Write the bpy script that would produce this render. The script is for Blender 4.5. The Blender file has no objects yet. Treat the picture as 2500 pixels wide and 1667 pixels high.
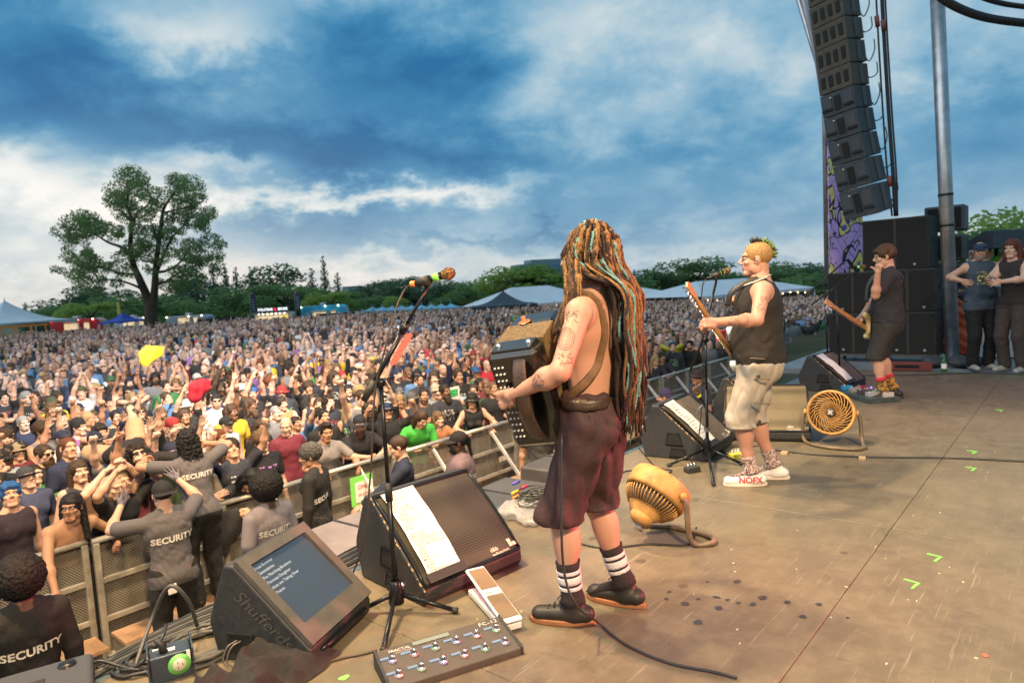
import bpy, bmesh, math, random
import numpy as np
from mathutils import Vector, Matrix, Euler, Quaternion, noise as mnoise
random.seed(7); RNG = np.random.default_rng(7)
sc = bpy.context.scene
COL = sc.collection
R = math.radians
# ------------------------------------------------------------------ camera
# world: x runs along the stage front, y points out over the audience, ground z=0, stage deck z=S
S = 1.78
CZ = S + 1.52
F = 2500 * 24 / 36
_d = np.array([.649, .761]) / math.hypot(.649, .761)
_rho = math.atan(.06)
_p = math.atan((833.5 - 702) * math.cos(_rho) / F)
def _rot(v):                                   # heading frame -> world frame
    return np.array([v[0] * _d[0] + v[1] * _d[1], -v[0] * _d[1] + v[1] * _d[0], v[2]])
_f0 = np.array([0, math.cos(_p), -math.sin(_p)]); _u0 = np.array([0, math.sin(_p), math.cos(_p)]); _r0 = np.array([1., 0, 0])
CF = _rot(_f0); CR = _rot(math.cos(_rho) * _r0 - math.sin(_rho) * _u0); CU = _rot(math.cos(_rho) * _u0 + math.sin(_rho) * _r0)
CP = np.array([0, 0, CZ])
HF = _rot(np.array([0, 1., 0])); HR = _rot(np.array([1., 0, 0]))     # level forward / right
def ray(x, y): return CF + CR * (x - 1250) / F - CU * (y - 833.5) / F
def G(x, y, z=S):                              # photo pixel -> point on the level plane z
    d = ray(x, y); return CP + d * (z - CZ) / d[2]
def ATY(x, y, Y):                              # photo pixel -> point on the plane world y = Y
    d = ray(x, y); return CP + d * Y / d[1]
def ATX(x, y, X):
    d = ray(x, y); return CP + d * X / d[0]
def AT(x, y, dist):                            # photo pixel -> point at level distance dist in front of the camera
    d = ray(x, y); return CP + d * dist / (d @ HF)
cam = bpy.data.objects.new('camera', bpy.data.cameras.new('camera'))
COL.objects.link(cam); sc.camera = cam
_m = Matrix(((CR[0], CU[0], -CF[0], 0), (CR[1], CU[1], -CF[1], 0), (CR[2], CU[2], -CF[2], CZ), (0, 0, 0, 1)))
cam.matrix_world = _m
cam.data.lens = 24; cam.data.sensor_width = 36; cam.data.sensor_fit = 'HORIZONTAL'
cam.data.clip_start = .05; cam.data.clip_end = 6000
cam.data.dof.use_dof = True; cam.data.dof.focus_distance = 3.3; cam.data.dof.aperture_fstop = 3.5
sc.render.resolution_x, sc.render.resolution_y = 1024, 682
sc.render.engine = 'CYCLES'
sc.cycles.use_denoising = True
sc.cycles.max_bounces = 6; sc.cycles.diffuse_bounces = 3; sc.cycles.glossy_bounces = 3
sc.cycles.transparent_max_bounces = 12; sc.cycles.transmission_bounces = 4
sc.cycles.sample_clamp_indirect = 4
sc.cycles.caustics_reflective = False; sc.cycles.caustics_refractive = False
vs = sc.view_settings
vs.view_transform = 'Standard'; vs.look = 'None'; vs.exposure = 0.0; vs.gamma = 1.0; vs.use_curve_mapping = False
# ------------------------------------------------------------------ world: dusk sky with broken cloud
world = bpy.data.worlds.new('World'); sc.world = world; world.use_nodes = True
wn, wl = world.node_tree.nodes, world.node_tree.links
wn.clear()
def N(nodes, typ, **kw):
    n = nodes.new(typ)
    for k, v in kw.items():
        if k.startswith('i_'):
            key = k[2:]; n.inputs[int(key) if key.isdigit() else key.replace('_', ' ')].default_value = v
        else: setattr(n, k, v)
    return n
def math_n(nodes, links, op, a, b=None, c=None, clamp=False):
    n = nodes.new('ShaderNodeMath'); n.operation = op; n.use_clamp = clamp
    for i, v in enumerate((a, b, c)):
        if v is None: continue
        if isinstance(v, (int, float)): n.inputs[i].default_value = v
        else: links.new(v, n.inputs[i])
    return n.outputs[0]
def mixc(nodes, links, f, a, b, mode='MIX'):
    n = nodes.new('ShaderNodeMix'); n.data_type = 'RGBA'; n.blend_type = mode
    for i, v in ((0, f), (6, a), (7, b)):
        if isinstance(v, (int, float)): n.inputs[i].default_value = v
        elif isinstance(v, (tuple, list)): n.inputs[i].default_value = (*v[:3], 1)
        else: links.new(v, n.inputs[i])
    return n.outputs[2]
def ramp(nodes, links, fac, stops, interp='LINEAR'):
    n = nodes.new('ShaderNodeValToRGB'); n.color_ramp.interpolation = interp
    e = n.color_ramp.elements
    while len(e) < len(stops): e.new(.5)
    for el, (p, c) in zip(e, stops):
        el.position = p; el.color = (*c, 1) if len(c) == 3 else c
    links.new(fac, n.inputs[0]); return n.outputs[0]
SUN_DIR = (AT(480, 700, 1) - CP); SUN_DIR /= np.linalg.norm(SUN_DIR)
SUN_AZ = math.atan2(SUN_DIR[0], SUN_DIR[1])
SKY_MASSES = ((980, 170, 200, 105, -.50), (300, 290, 420, 85, -.36), (820, 390, 340, 60, -.42), (60, 90, 200, 150, -.24), (1500, 430, 330, 60, -.20), (1850, 250, 260, 120, -.08), (2350, 330, 220, 110, -.14), (1250, 590, 330, 22, -.20), (250, 600, 130, 30, -.10), (780, 520, 130, 14, -.14), (640, 560, 160, 18, -.10),
    (520, 90, 210, 50, .26), (250, 30, 120, 40, .16), (1330, 100, 210, 80, .16), (1250, 260, 130, 50, .14), (90, 440, 160, 75, .52), (560, 398, 120, 36, .60), (1000, 470, 340, 32, .56), (600, 480, 180, 30, .30), (120, 620, 330, 80, .34), (1600, 640, 900, 26, .26), (2420, 560, 220, 40, .20), (2100, 150, 160, 60, .10), (900, 640, 400, 26, .30), (420, 500, 120, 40, .25))
def build_sky():
    M = lambda *a, **k: math_n(wn, wl, *a, **k)
    tc = N(wn, 'ShaderNodeTexCoord'); sep = N(wn, 'ShaderNodeSeparateXYZ'); wl.new(tc.outputs['Generated'], sep.inputs[0])
    X, Y, Z = sep.outputs
    zc = M('MAXIMUM', Z, 0.0)
    # the level compass direction away from the camera heading, and the height over the horizon
    fw = M('ADD', M('MULTIPLY', X, float(HF[0])), M('MULTIPLY', Y, float(HF[1])))
    rt = M('ADD', M('MULTIPLY', X, float(HR[0])), M('MULTIPLY', Y, float(HR[1])))
    az = M('ARCTAN2', rt, fw)
    # cloud deck: direction projected on a level sheet
    inv = M('DIVIDE', 1.0, M('ADD', zc, .46))
    comb = N(wn, 'ShaderNodeCombineXYZ')
    wl.new(M('MULTIPLY', rt, inv), comb.inputs[0]); wl.new(M('MULTIPLY', fw, inv), comb.inputs[1])
    def nz(scale, detail, rough, off, dist=0.0, sc_=(1, 1, 1)):
        mp = N(wn, 'ShaderNodeMapping'); mp.inputs['Location'].default_value = off; mp.inputs['Scale'].default_value = sc_
        wl.new(comb.outputs[0], mp.inputs[0])
        n = N(wn, 'ShaderNodeTexNoise', i_Scale=scale, i_Detail=detail, i_Roughness=rough, i_Distortion=dist)
        wl.new(mp.outputs[0], n.inputs['Vector']); return n.outputs['Fac']
    big = nz(.55, 6, .5, (3.3, 1.9, .4), .4, (.9, 1.1, 1)); mid = nz(3.0, 9, .56, (9.1, 4.2, 2.2), .2, (.95, 1.0, 1)); fine = nz(8.0, 9, .60, (1.7, 7.7, 5.1), .15, (1, 1, 1))
    shape = M('ADD', M('ADD', M('MULTIPLY', big, .30), M('MULTIPLY', mid, .46)), M('MULTIPLY', fine, .24))
    waz = M('ADD', az, M('MULTIPLY', M('SUBTRACT', mid, .5), .30)); wz = M('ADD', Z, M('MULTIPLY', M('SUBTRACT', fine, .5), .12))
    # the broad light and dark masses of the cloud deck: photo pixel -> compass angle and height, half widths, weight
    tot = M('MULTIPLY', M('SUBTRACT', shape, .5), 2.0)
    for px, py, wx, wy, w in SKY_MASSES:
        d = ray(px, py); d = d / np.linalg.norm(d); a0 = math.atan2(d @ HR, d @ HF)
        da = M('DIVIDE', M('SUBTRACT', waz, float(a0)), wx / F); de = M('DIVIDE', M('SUBTRACT', wz, float(d[2])), wy / F)
        g = M('POWER', 2.718, M('MULTIPLY', M('ADD', M('MULTIPLY', da, da), M('MULTIPLY', de, de)), -1.0)); tot = M('ADD', tot, M('MULTIPLY', g, w))
    f = M('ADD', tot, .48, clamp=True)
    cloud = ramp(wn, wl, f, ((0.0, (.016, .150, .35)), (.20, (.040, .225, .44)), (.40, (.115, .33, .53)), (.56, (.27, .475, .63)), (.72, (.52, .645, .71)), (1.0, (.95, .94, .91))))
    # towards the horizon: pale grey, a little pink
    hz = M('POWER', 2.718, M('MULTIPLY', zc, -15.0))
    pale = mixc(wn, wl, M('MULTIPLY', f, 1.0), (.33, .47, .57), (.74, .75, .73))
    col = mixc(wn, wl, M('MULTIPLY', hz, .85, clamp=True), cloud, pale)
    sky = N(wn, 'ShaderNodeTexSky', sky_type='NISHITA', sun_disc=False)
    sky.sun_elevation = R(4.0); sky.sun_rotation = SUN_AZ; sky.altitude = 100
    bg1 = N(wn, 'ShaderNodeBackground', i_Strength=.0035); wl.new(sky.outputs[0], bg1.inputs[0])
    bg2 = N(wn, 'ShaderNodeBackground', i_Strength=1.0); wl.new(col, bg2.inputs[0])
    add = N(wn, 'ShaderNodeAddShader'); wl.new(bg1.outputs[0], add.inputs[0]); wl.new(bg2.outputs[0], add.inputs[1])
    out = N(wn, 'ShaderNodeOutputWorld'); wl.new(add.outputs[0], out.inputs[0])
build_sky()
sun = bpy.data.objects.new('sun', bpy.data.lights.new('sun', 'SUN')); COL.objects.link(sun)
sun.data.energy = 1.5; sun.data.angle = R(60); sun.data.color = (1, .97, .92)
_sd = Vector(-HR * .85 - HF * .45 + np.array([0, 0, .85])).normalized()      # diffuse glow through the cloud, high on the left
sun.rotation_euler = (-_sd).to_track_quat('-Z', 'Y').to_euler()
# ------------------------------------------------------------------ materials
MATS = {}
def mat(name, col=(.5, .5, .5), rough=.6, metal=0.0, var=0.0, vscale=8.0, bump=0.0, bscale=60.0, spec=.5, emit=None, estr=1.0, col2=None, coat=0.0, sheen=0.0, alpha=1.0, coords='Object', vdetail=5):
    if name in MATS: return MATS[name]
    m = bpy.data.materials.new(name); m.use_nodes = True; MATS[name] = m
    n, l = m.node_tree.nodes, m.node_tree.links
    b = n['Principled BSDF']
    b.inputs['Base Color'].default_value = (*col, 1); b.inputs['Roughness'].default_value = rough
    b.inputs['Metallic'].default_value = metal; b.inputs['Specular IOR Level'].default_value = spec
    if coat: b.inputs['Coat Weight'].default_value = coat
    if sheen: b.inputs['Sheen Weight'].default_value = sheen
    if alpha < 1: b.inputs['Alpha'].default_value = alpha
    if emit: b.inputs['Emission Color'].default_value = (*emit, 1); b.inputs['Emission Strength'].default_value = estr
    if var or col2 or bump:
        tc = N(n, 'ShaderNodeTexCoord')
        if var or col2:
            t = N(n, 'ShaderNodeTexNoise', i_Scale=vscale, i_Detail=vdetail, i_Roughness=.6); l.new(tc.outputs[coords], t.inputs['Vector'])
            c2 = col2 or tuple(c * (1 - var) for c in col)
            c1 = col if col2 else tuple(min(1, c * (1 + var)) for c in col)
            fr = ramp(n, l, t.outputs['Fac'], ((.33, c2), (.66, c1))); l.new(fr, b.inputs['Base Color'])
            rr = math_n(n, l, 'ADD', math_n(n, l, 'MULTIPLY', t.outputs['Fac'], .25), rough - .12); l.new(rr, b.inputs['Roughness'])
        if bump:
            t2 = N(n, 'ShaderNodeTexNoise', i_Scale=bscale, i_Detail=4); l.new(tc.outputs[coords], t2.inputs['Vector'])
            bp = N(n, 'ShaderNodeBump', i_Strength=bump, i_Distance=.01); l.new(t2.outputs['Fac'], bp.inputs['Height']); l.new(bp.outputs[0], b.inputs['Normal'])
    return m
# ------------------------------------------------------------------ object helpers
def link(o, parent=None):
    COL.objects.link(o)
    if parent is not None: o.parent = parent
    return o
def tag(o, label=None, cat=None, group=None, kind=None):
    if label: o['label'] = label
    if cat: o['category'] = cat
    if group: o['group'] = group
    if kind: o['kind'] = kind
    return o
def thing(name, label, cat, loc=(0, 0, 0), rz=0.0, group=None, rot=None, scale=None):
    o = bpy.data.objects.new(name, None); o.empty_display_size = .1
    COL.objects.link(o); o.location = [float(v) for v in loc]; o.rotation_euler = rot if rot else (0, 0, rz)
    if scale: o.scale = (scale,) * 3
    return tag(o, label, cat, group)
def np_mesh(name, verts, faces, smooth=True):
    me = bpy.data.meshes.new(name)
    verts = np.ascontiguousarray(verts, np.float32); faces = np.ascontiguousarray(faces, np.int32)
    nf, k = faces.shape
    me.vertices.add(len(verts)); me.vertices.foreach_set('co', verts.ravel())
    me.loops.add(nf * k); me.loops.foreach_set('vertex_index', faces.ravel())
    me.polygons.add(nf); me.polygons.foreach_set('loop_start', np.arange(0, nf * k, k, dtype=np.int32))
    me.polygons.foreach_set('use_smooth', np.full(nf, smooth, bool))
    me.update(calc_edges=True)
    return me
def set_col(me, name, arr):
    a = me.attributes.new(name, 'FLOAT_COLOR', 'POINT')
    full = np.ones((len(me.vertices), 4), np.float32); full[:, :arr.shape[1]] = arr
    a.data.foreach_set('color', full.ravel())
class MB:
    """collects simple solids; build() makes ONE mesh object of them"""
    def __init__(s): s.v = []; s.f = []; s.sm = []
    def add(s, vs, fs, smooth=False):
        o = len(s.v); s.v += [tuple(map(float, v)) for v in vs]; s.f += [tuple(i + o for i in f) for f in fs]; s.sm += [smooth] * len(fs); return s
    def box(s, c, d, rot=None):
        x, y, z = d[0] / 2, d[1] / 2, d[2] / 2
        vs = [Vector((a * x, b * y, e * z)) for a in (-1, 1) for b in (-1, 1) for e in (-1, 1)]
        if rot is not None: vs = [rot @ v for v in vs]
        c = Vector(c)
        return s.add([v + c for v in vs], [(0, 1, 3, 2), (4, 6, 7, 5), (0, 4, 5, 1), (2, 3, 7, 6), (0, 2, 6, 4), (1, 5, 7, 3)])
    def tube(s, pts, r, n=8, close=False, cap=True, flat=1.0):
        P = [Vector(p) for p in pts]; k = len(P); rs = r if isinstance(r, (list, tuple)) else [r] * k
        vs = []; up = None
        for i, p in enumerate(P):
            if close: t = (P[(i + 1) % k] - P[i - 1])
            else: t = P[min(i + 1, k - 1)] - P[max(i - 1, 0)]
            t = t.normalized() if t.length > 1e-9 else Vector((0, 0, 1))
            if up is None:
                up = Vector((0, 0, 1)) if abs(t.z) < .9 else Vector((1, 0, 0))
            a = t.cross(up); a = a.normalized() if a.length > 1e-6 else t.orthogonal().normalized()
            b = a.cross(t).normalized(); up = b
            for j in range(n):
                w = 2 * math.pi * j / n; vs.append(p + (a * math.cos(w) + b * math.sin(w) * flat) * rs[i])
        fs = []
        for i in range(k if close else k - 1):
            o1, o2 = i * n, ((i + 1) % k) * n
            for j in range(n): fs.append((o1 + j, o1 + (j + 1) % n, o2 + (j + 1) % n, o2 + j))
        s.add(vs, fs, True)
        if cap and not close:
            o = len(s.v) - len(vs)
            s.f += [tuple(o + j for j in range(n))[::-1], tuple(o + (k - 1) * n + j for j in range(n))]; s.sm += [False, False]
        return s
    def bar(s, a, b, w, h=None, up=(0, 0, 1)):
        a, b = Vector(a), Vector(b); t = (b - a).normalized(); x = t.cross(Vector(up))
        x = x.normalized() if x.length > 1e-6 else t.orthogonal().normalized(); y = x.cross(t); h = h or w
        vs = [p + x * (i * w / 2) + y * (j * h / 2) for p in (a, b) for i in (-1, 1) for j in (-1, 1)]
        return s.add(vs, [(0, 1, 3, 2), (4, 6, 7, 5), (0, 4, 5, 1), (2, 3, 7, 6), (0, 2, 6, 4), (1, 5, 7, 3)])
    def lathe(s, prof, n=24, M=None, smooth=True):
        vs = []
        for r, z in prof:
            for j in range(n):
                w = 2 * math.pi * j / n; v = Vector((r * math.cos(w), r * math.sin(w), z)); vs.append(M @ v if M else v)
        fs = []
        for i in range(len(prof) - 1):
            for j in range(n): fs.append((i * n + j, i * n + (j + 1) % n, (i + 1) * n + (j + 1) % n, (i + 1) * n + j))
        return s.add(vs, fs, smooth)
    def prism(s, outline, z0, z1, M=None):
        n = len(outline); vs = [Vector((x, y, z)) for z in (z0, z1) for x, y in outline]
        if M: vs = [M @ v for v in vs]
        fs = [tuple(range(n))[::-1], tuple(range(n, 2 * n))] + [(i, (i + 1) % n, n + (i + 1) % n, n + i) for i in range(n)]
        return s.add(vs, fs)
    def mesh(s, name):
        me = bpy.data.meshes.new(name); me.from_pydata(s.v, [], s.f); me.polygons.foreach_set('use_smooth', s.sm); me.update(); return me
    def build(s, name, m, parent=None, bevel=0, seg=2, smooth_all=False):
        me = s.mesh(name); me.materials.append(m); o = bpy.data.objects.new(name, me); link(o, parent)
        if bevel:
            md = o.modifiers.new('bevel', 'BEVEL'); md.width = bevel; md.segments = seg; md.limit_method = 'ANGLE'; md.angle_limit = R(35)
        return o
def fix_normals(o):
    bm = bmesh.new(); bm.from_mesh(o.data); bmesh.ops.recalc_face_normals(bm, faces=bm.faces); bm.to_mesh(o.data); bm.free(); return o
def part(name, me, m, parent, loc=None, M=None):
    if m and not me.materials: me.materials.append(m)
    o = bpy.data.objects.new(name, me); link(o, parent)
    if M is not None: o.matrix_local = M
    if loc: o.location = loc
    return o
def copy_tree(o, parent=None):
    c = o.copy(); COL.objects.link(c); c.parent = parent
    for ch in o.children: copy_tree(ch, c)
    return c
# lettering: font outlines turned into meshes once, then placed on the things that carry them
_txt = {}
def text_mesh(s, bold=.0, extrude=.0, shear=0.0, spacing=1.0, align='CENTER'):
    k = (s, bold, extrude, shear, spacing, align)
    if k not in _txt:
        cu = bpy.data.curves.new('lettering', 'FONT'); cu.body = s; cu.offset = bold; cu.extrude = extrude; cu.shear = shear
        cu.space_character = spacing; cu.align_x = align; cu.align_y = 'CENTER'; cu.resolution_u = 3
        o = bpy.data.objects.new('lettering', cu); COL.objects.link(o)
        dg = bpy.context.evaluated_depsgraph_get(); me = bpy.data.meshes.new_from_object(o.evaluated_get(dg))
        bpy.data.objects.remove(o); _txt[k] = me
    return _txt[k].copy()
def text(s, m, parent, M, size, **kw):
    me = text_mesh(s, **kw); me.transform(Matrix.Scale(size, 4)); me.materials.clear(); me.materials.append(m)
    o = bpy.data.objects.new('lettering', me); link(o, parent); o.matrix_local = M; return o
def frame(o, x, y):
    """matrix with origin o, local x along x, local y along y (orthogonalised)"""
    x = Vector(x).normalized(); z = x.cross(Vector(y)).normalized(); y = z.cross(x)
    return Matrix(((x.x, y.x, z.x, o[0]), (x.y, y.y, z.y, o[1]), (x.z, y.z, z.z, o[2]), (0, 0, 0, 1)))
def curve_pts(pts, n=6):
    """Catmull-Rom through pts"""
    P = [Vector(p) for p in pts]; P = [P[0] * 2 - P[1]] + P + [P[-1] * 2 - P[-2]]; out = []
    for i in range(1, len(P) - 2):
        for j in range(n):
            t = j / n; a, b, c, d = P[i - 1:i + 3]
            out.append(.5 * ((2 * b) + (c - a) * t + (2 * a - 5 * b + 4 * c - d) * t * t + (3 * b - a - 3 * c + d) * t ** 3))
    out.append(P[-2]); return out
# ------------------------------------------------------------------ smooth solids: blended distance fields meshed by surface nets
def cap(a, b, ra, rb=None, lab='skin', k=.02, w=None, s=1.0, op=1):
    return dict(t='c', a=np.array(a, float), b=np.array(b, float), ra=ra, rb=ra if rb is None else rb, lab=lab, k=k, w=None if w is None else np.array(w, float), s=s, op=op)
def ell(c, r, lab='skin', k=.02, Rm=None, op=1):
    return dict(t='e', c=np.array(c, float), r=np.array(r, float), lab=lab, k=k, R=None if Rm is None else np.array(Rm, float), op=op)
def plane(n, d): return dict(t='p', n=unit(n), d=d, lab='', k=.004, op=2)
def sd(p, pr):
    if pr['t'] == 'p': return p @ pr['n'] - pr['d']
    if pr['t'] == 'c':
        a, b = pr['a'], pr['b']; ab = b - a; L2 = max(ab @ ab, 1e-12)
        q = p - a
        t = np.clip((q @ ab) / L2, 0, 1)
        q = q - t[..., None] * ab
        if pr['w'] is not None:
            w = pr['w']; cw = q @ w; q = q + (cw * (1 / pr['s'] - 1))[..., None] * w
            return (np.sqrt((q * q).sum(-1)) - (pr['ra'] + (pr['rb'] - pr['ra']) * t)) * min(1, pr['s'])
        return np.sqrt((q * q).sum(-1)) - (pr['ra'] + (pr['rb'] - pr['ra']) * t)
    q = p - pr['c']
    if pr['R'] is not None: q = q @ pr['R']
    k0 = np.sqrt(((q / pr['r']) ** 2).sum(-1)); k1 = np.sqrt(((q / pr['r'] ** 2) ** 2).sum(-1))
    return k0 * (k0 - 1) / np.maximum(k1, 1e-9)
def bbox(pr, m):
    if pr['t'] == 'c':
        r = max(pr['ra'], pr['rb']) * max(1, pr['s'])
        return np.minimum(pr['a'], pr['b']) - r - m, np.maximum(pr['a'], pr['b']) + r + m
    r = pr['r'].max() if pr['R'] is not None else pr['r']
    return pr['c'] - r - m, pr['c'] + r + m
def sdf_at(prims, p):
    v = np.full(p.shape[:-1], 9.)
    for pr in prims: v = blend(v, sd(p, pr), pr)
    return v
def blend(v, d, pr):
    k = pr['k']
    if pr['op'] == 1:
        h = np.clip(.5 + .5 * (v - d) / k, 0, 1); return v + (d - v) * h - k * h * (1 - h)
    if pr['op'] == -1:
        h = np.clip(.5 - .5 * (v + d) / k, 0, 1); return v + (-d - v) * h + k * h * (1 - h)
    return np.maximum(v, d)                      # op 2: keep only what lies inside d
_E = [((0, 0, 0), (1, 0, 0)), ((0, 1, 0), (1, 1, 0)), ((0, 0, 1), (1, 0, 1)), ((0, 1, 1), (1, 1, 1)), ((0, 0, 0), (0, 1, 0)), ((1, 0, 0), (1, 1, 0)), ((0, 0, 1), (0, 1, 1)), ((1, 0, 1), (1, 1, 1)), ((0, 0, 0), (0, 0, 1)), ((1, 0, 0), (1, 0, 1)), ((0, 1, 0), (0, 1, 1)), ((1, 1, 0), (1, 1, 1))]
def nets(val, org, h):
    ins = val < 0
    c = np.zeros(tuple(n - 1 for n in val.shape), np.int8)
    for i in (0, 1):
        for j in (0, 1):
            for k in (0, 1): c += ins[i:ins.shape[0] - 1 + i, j:ins.shape[1] - 1 + j, k:ins.shape[2] - 1 + k]
    act = (c > 0) & (c < 8); ijk = np.argwhere(act)
    if len(ijk) == 0: return np.zeros((0, 3)), np.zeros((0, 4), int)
    idx = np.full(act.shape, -1, np.int64); idx[act] = np.arange(len(ijk))
    acc = np.zeros((len(ijk), 3)); cnt = np.zeros(len(ijk))
    for a, b in _E:
        a, b = np.array(a), np.array(b)
        va = val[tuple((ijk + a).T)]; vb = val[tuple((ijk + b).T)]
        x = (va < 0) != (vb < 0); t = np.where(x, va / np.where(x, va - vb, 1), 0)
        acc[x] += (a + (b - a) * t[:, None])[x]; cnt[x] += 1
    V = org + (ijk + acc / cnt[:, None]) * h
    Fs = []
    for ax in range(3):
        sl0 = [slice(None)] * 3; sl1 = [slice(None)] * 3; sl0[ax] = slice(0, -1); sl1[ax] = slice(1, None)
        e = np.argwhere(ins[tuple(sl0)] != ins[tuple(sl1)])
        o1, o2 = (ax + 1) % 3, (ax + 2) % 3
        ok = (e[:, o1] > 0) & (e[:, o2] > 0) & (e[:, o1] < act.shape[o1]) & (e[:, o2] < act.shape[o2]); e = e[ok]
        d1 = np.zeros(3, int); d1[o1] = 1; d2 = np.zeros(3, int); d2[o2] = 1
        q = np.stack([idx[tuple((e - d1 - d2).T)], idx[tuple((e - d2).T)], idx[tuple(e.T)], idx[tuple((e - d1).T)]], 1)
        fl = ~ins[tuple(e.T)]; q[fl] = q[fl][:, ::-1]; Fs.append(q)
    return V, np.concatenate(Fs)
def solid(prims, h):
    """-> verts, quads, index of the nearest primitive per vert"""
    adds = [p for p in prims if p['op'] == 1]
    lo = np.min([bbox(p, 2.5 * h)[0] for p in adds], 0); hi = np.max([bbox(p, 2.5 * h)[1] for p in adds], 0)
    n = np.ceil((hi - lo) / h).astype(int) + 1
    val = np.full(n, .25)
    for p in prims:
        if p['op'] == 2: i0 = np.zeros(3, int); i1 = n
        else:
            a, b = bbox(p, p['k'] + 2.5 * h)
            i0 = np.clip(np.floor((a - lo) / h).astype(int), 0, n); i1 = np.clip(np.ceil((b - lo) / h).astype(int) + 1, 0, n)
        if np.any(i1 <= i0): continue
        g = np.stack(np.meshgrid(*[lo[i] + np.arange(i0[i], i1[i]) * h for i in range(3)], indexing='ij'), -1)
        s_ = tuple(slice(i0[i], i1[i]) for i in range(3))
        val[s_] = blend(val[s_], sd(g, p), p)
    V, Q = nets(val, lo, h)
    D = np.stack([sd(V, p) for p in adds], 1)
    return V, Q, [adds[i]['lab'] for i in D.argmin(1)]
# ------------------------------------------------------------------ people
def rotm(yaw=0, pitch=0, roll=0):
    """yaw about z (left +), pitch forward about x (bow +), roll sideways about y; degrees"""
    return np.array(Matrix.Rotation(R(yaw), 3, 'Z') @ Matrix.Rotation(R(-pitch), 3, 'X') @ Matrix.Rotation(R(roll), 3, 'Y'))
def unit(v): v = np.asarray(v, float); return v / max(np.linalg.norm(v), 1e-9)
def ik(s, t, l1, l2, hint):
    s, t, hint = np.array(s, float), np.array(t, float), np.array(hint, float)
    d = t - s; L = np.linalg.norm(d); L = max(L, abs(l1 - l2) + .01)
    u = d / L
    if L > (l1 + l2) * .995: L = (l1 + l2) * .995; t = s + u * L
    a = (l1 * l1 - l2 * l2 + L * L) / (2 * L); hgt = math.sqrt(max(l1 * l1 - a * a, 0))
    w = hint - u * (hint @ u); w = unit(w)
    return s + u * a + w * hgt, t
def head_prims(H, Rh, f=1.0, jaw=1.0, mouth=0.0, lod=0, lab='skin'):
    P = lambda x, y, z: H + Rh @ (np.array([x, y, z]) * f)
    e = lambda c, r, lb=lab, k=.018, op=1: ell(P(*c), np.array(r) * f, lb, k, Rh, op)
    c = lambda a, b, ra, rb=None, lb=lab, k=.012, op=1: cap(P(*a), P(*b), ra * f, None if rb is None else rb * f, lb, k, op=op)
    pr = [e((0, -.018, .036), (.074, .094, .083)), e((0, .022, -.045), (.057 * jaw, .066, .074))]
    if lod >= 2: return pr + [e((0, .09, -.015), (.014, .022, .02))]
    pr += [c((-.022 * jaw, .062, -.098), (.022 * jaw, .062, -.098), .020), e((-.052 * jaw, .0, -.065), (.014, .035, .03)), e((.052 * jaw, .0, -.065), (.014, .035, .03))]
    for s in (-1, 1):
        pr += [e((s * .031, .084, .009), (.017, .012, .011), k=.010, op=-1), c((s * .012, .083, .030), (s * .043, .068, .030), .0105, k=.012),
               e((s * .042, .058, -.022), (.022, .022, .016)), e((s * .079, -.006, -.004), (.010, .024, .031), k=.006), e((s * .077, .006, -.004), (.008, .012, .016), k=.005, op=-1)]
    pr += [c((0, .084, .014), (0, .107, -.022), .0085, .0115, k=.010), e((-.012, .094, -.028), (.010, .011, .008), k=.006), e((.012, .094, -.028), (.010, .011, .008), k=.006),
           c((-.020, .079, -.053 + mouth * .006), (.020, .079, -.053 + mouth * .006), .0075, lb='lip', k=.005), c((-.017, .078, -.064 - mouth * .03), (.017, .078, -.064 - mouth * .03), .0085, lb='lip', k=.005)]
    if mouth > 0: pr += [e((0, .090, -.060 - mouth * .012), (.021, .02, .005 + mouth * .016), 'mouth', k=.004, op=-1), e((0, .068, -.060 - mouth * .012), (.02, .008, .004 + mouth * .016), 'mouth', k=.002)]
    for s in (-1, 1): pr += [e((s * .031, .0725, .008), (.0125, .0113, .0070), 'white', k=.002), e((s * .031, .0805, .008), (.0055, .005, .0058), 'eye', k=.001)]
    for s in (-1, 1): pr += [c((s * .014, .0905, .030), (s * .044, .0745, .033), .0045, lb='brow', k=.002)]
    return pr
CURL = dict(open=(.05, .03, .05, .1), relaxed=(.3, .38, .42, .45), fist=(1, 1, 1, 1), point=(.03, 1, 1, 1), horns=(.03, 1, 1, .05), grip=(.72, .74, .76, .76), flat=(.15, .15, .15, .18), peace=(.03, .03, 1, 1), thumb=(1, 1, 1, 1))
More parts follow.
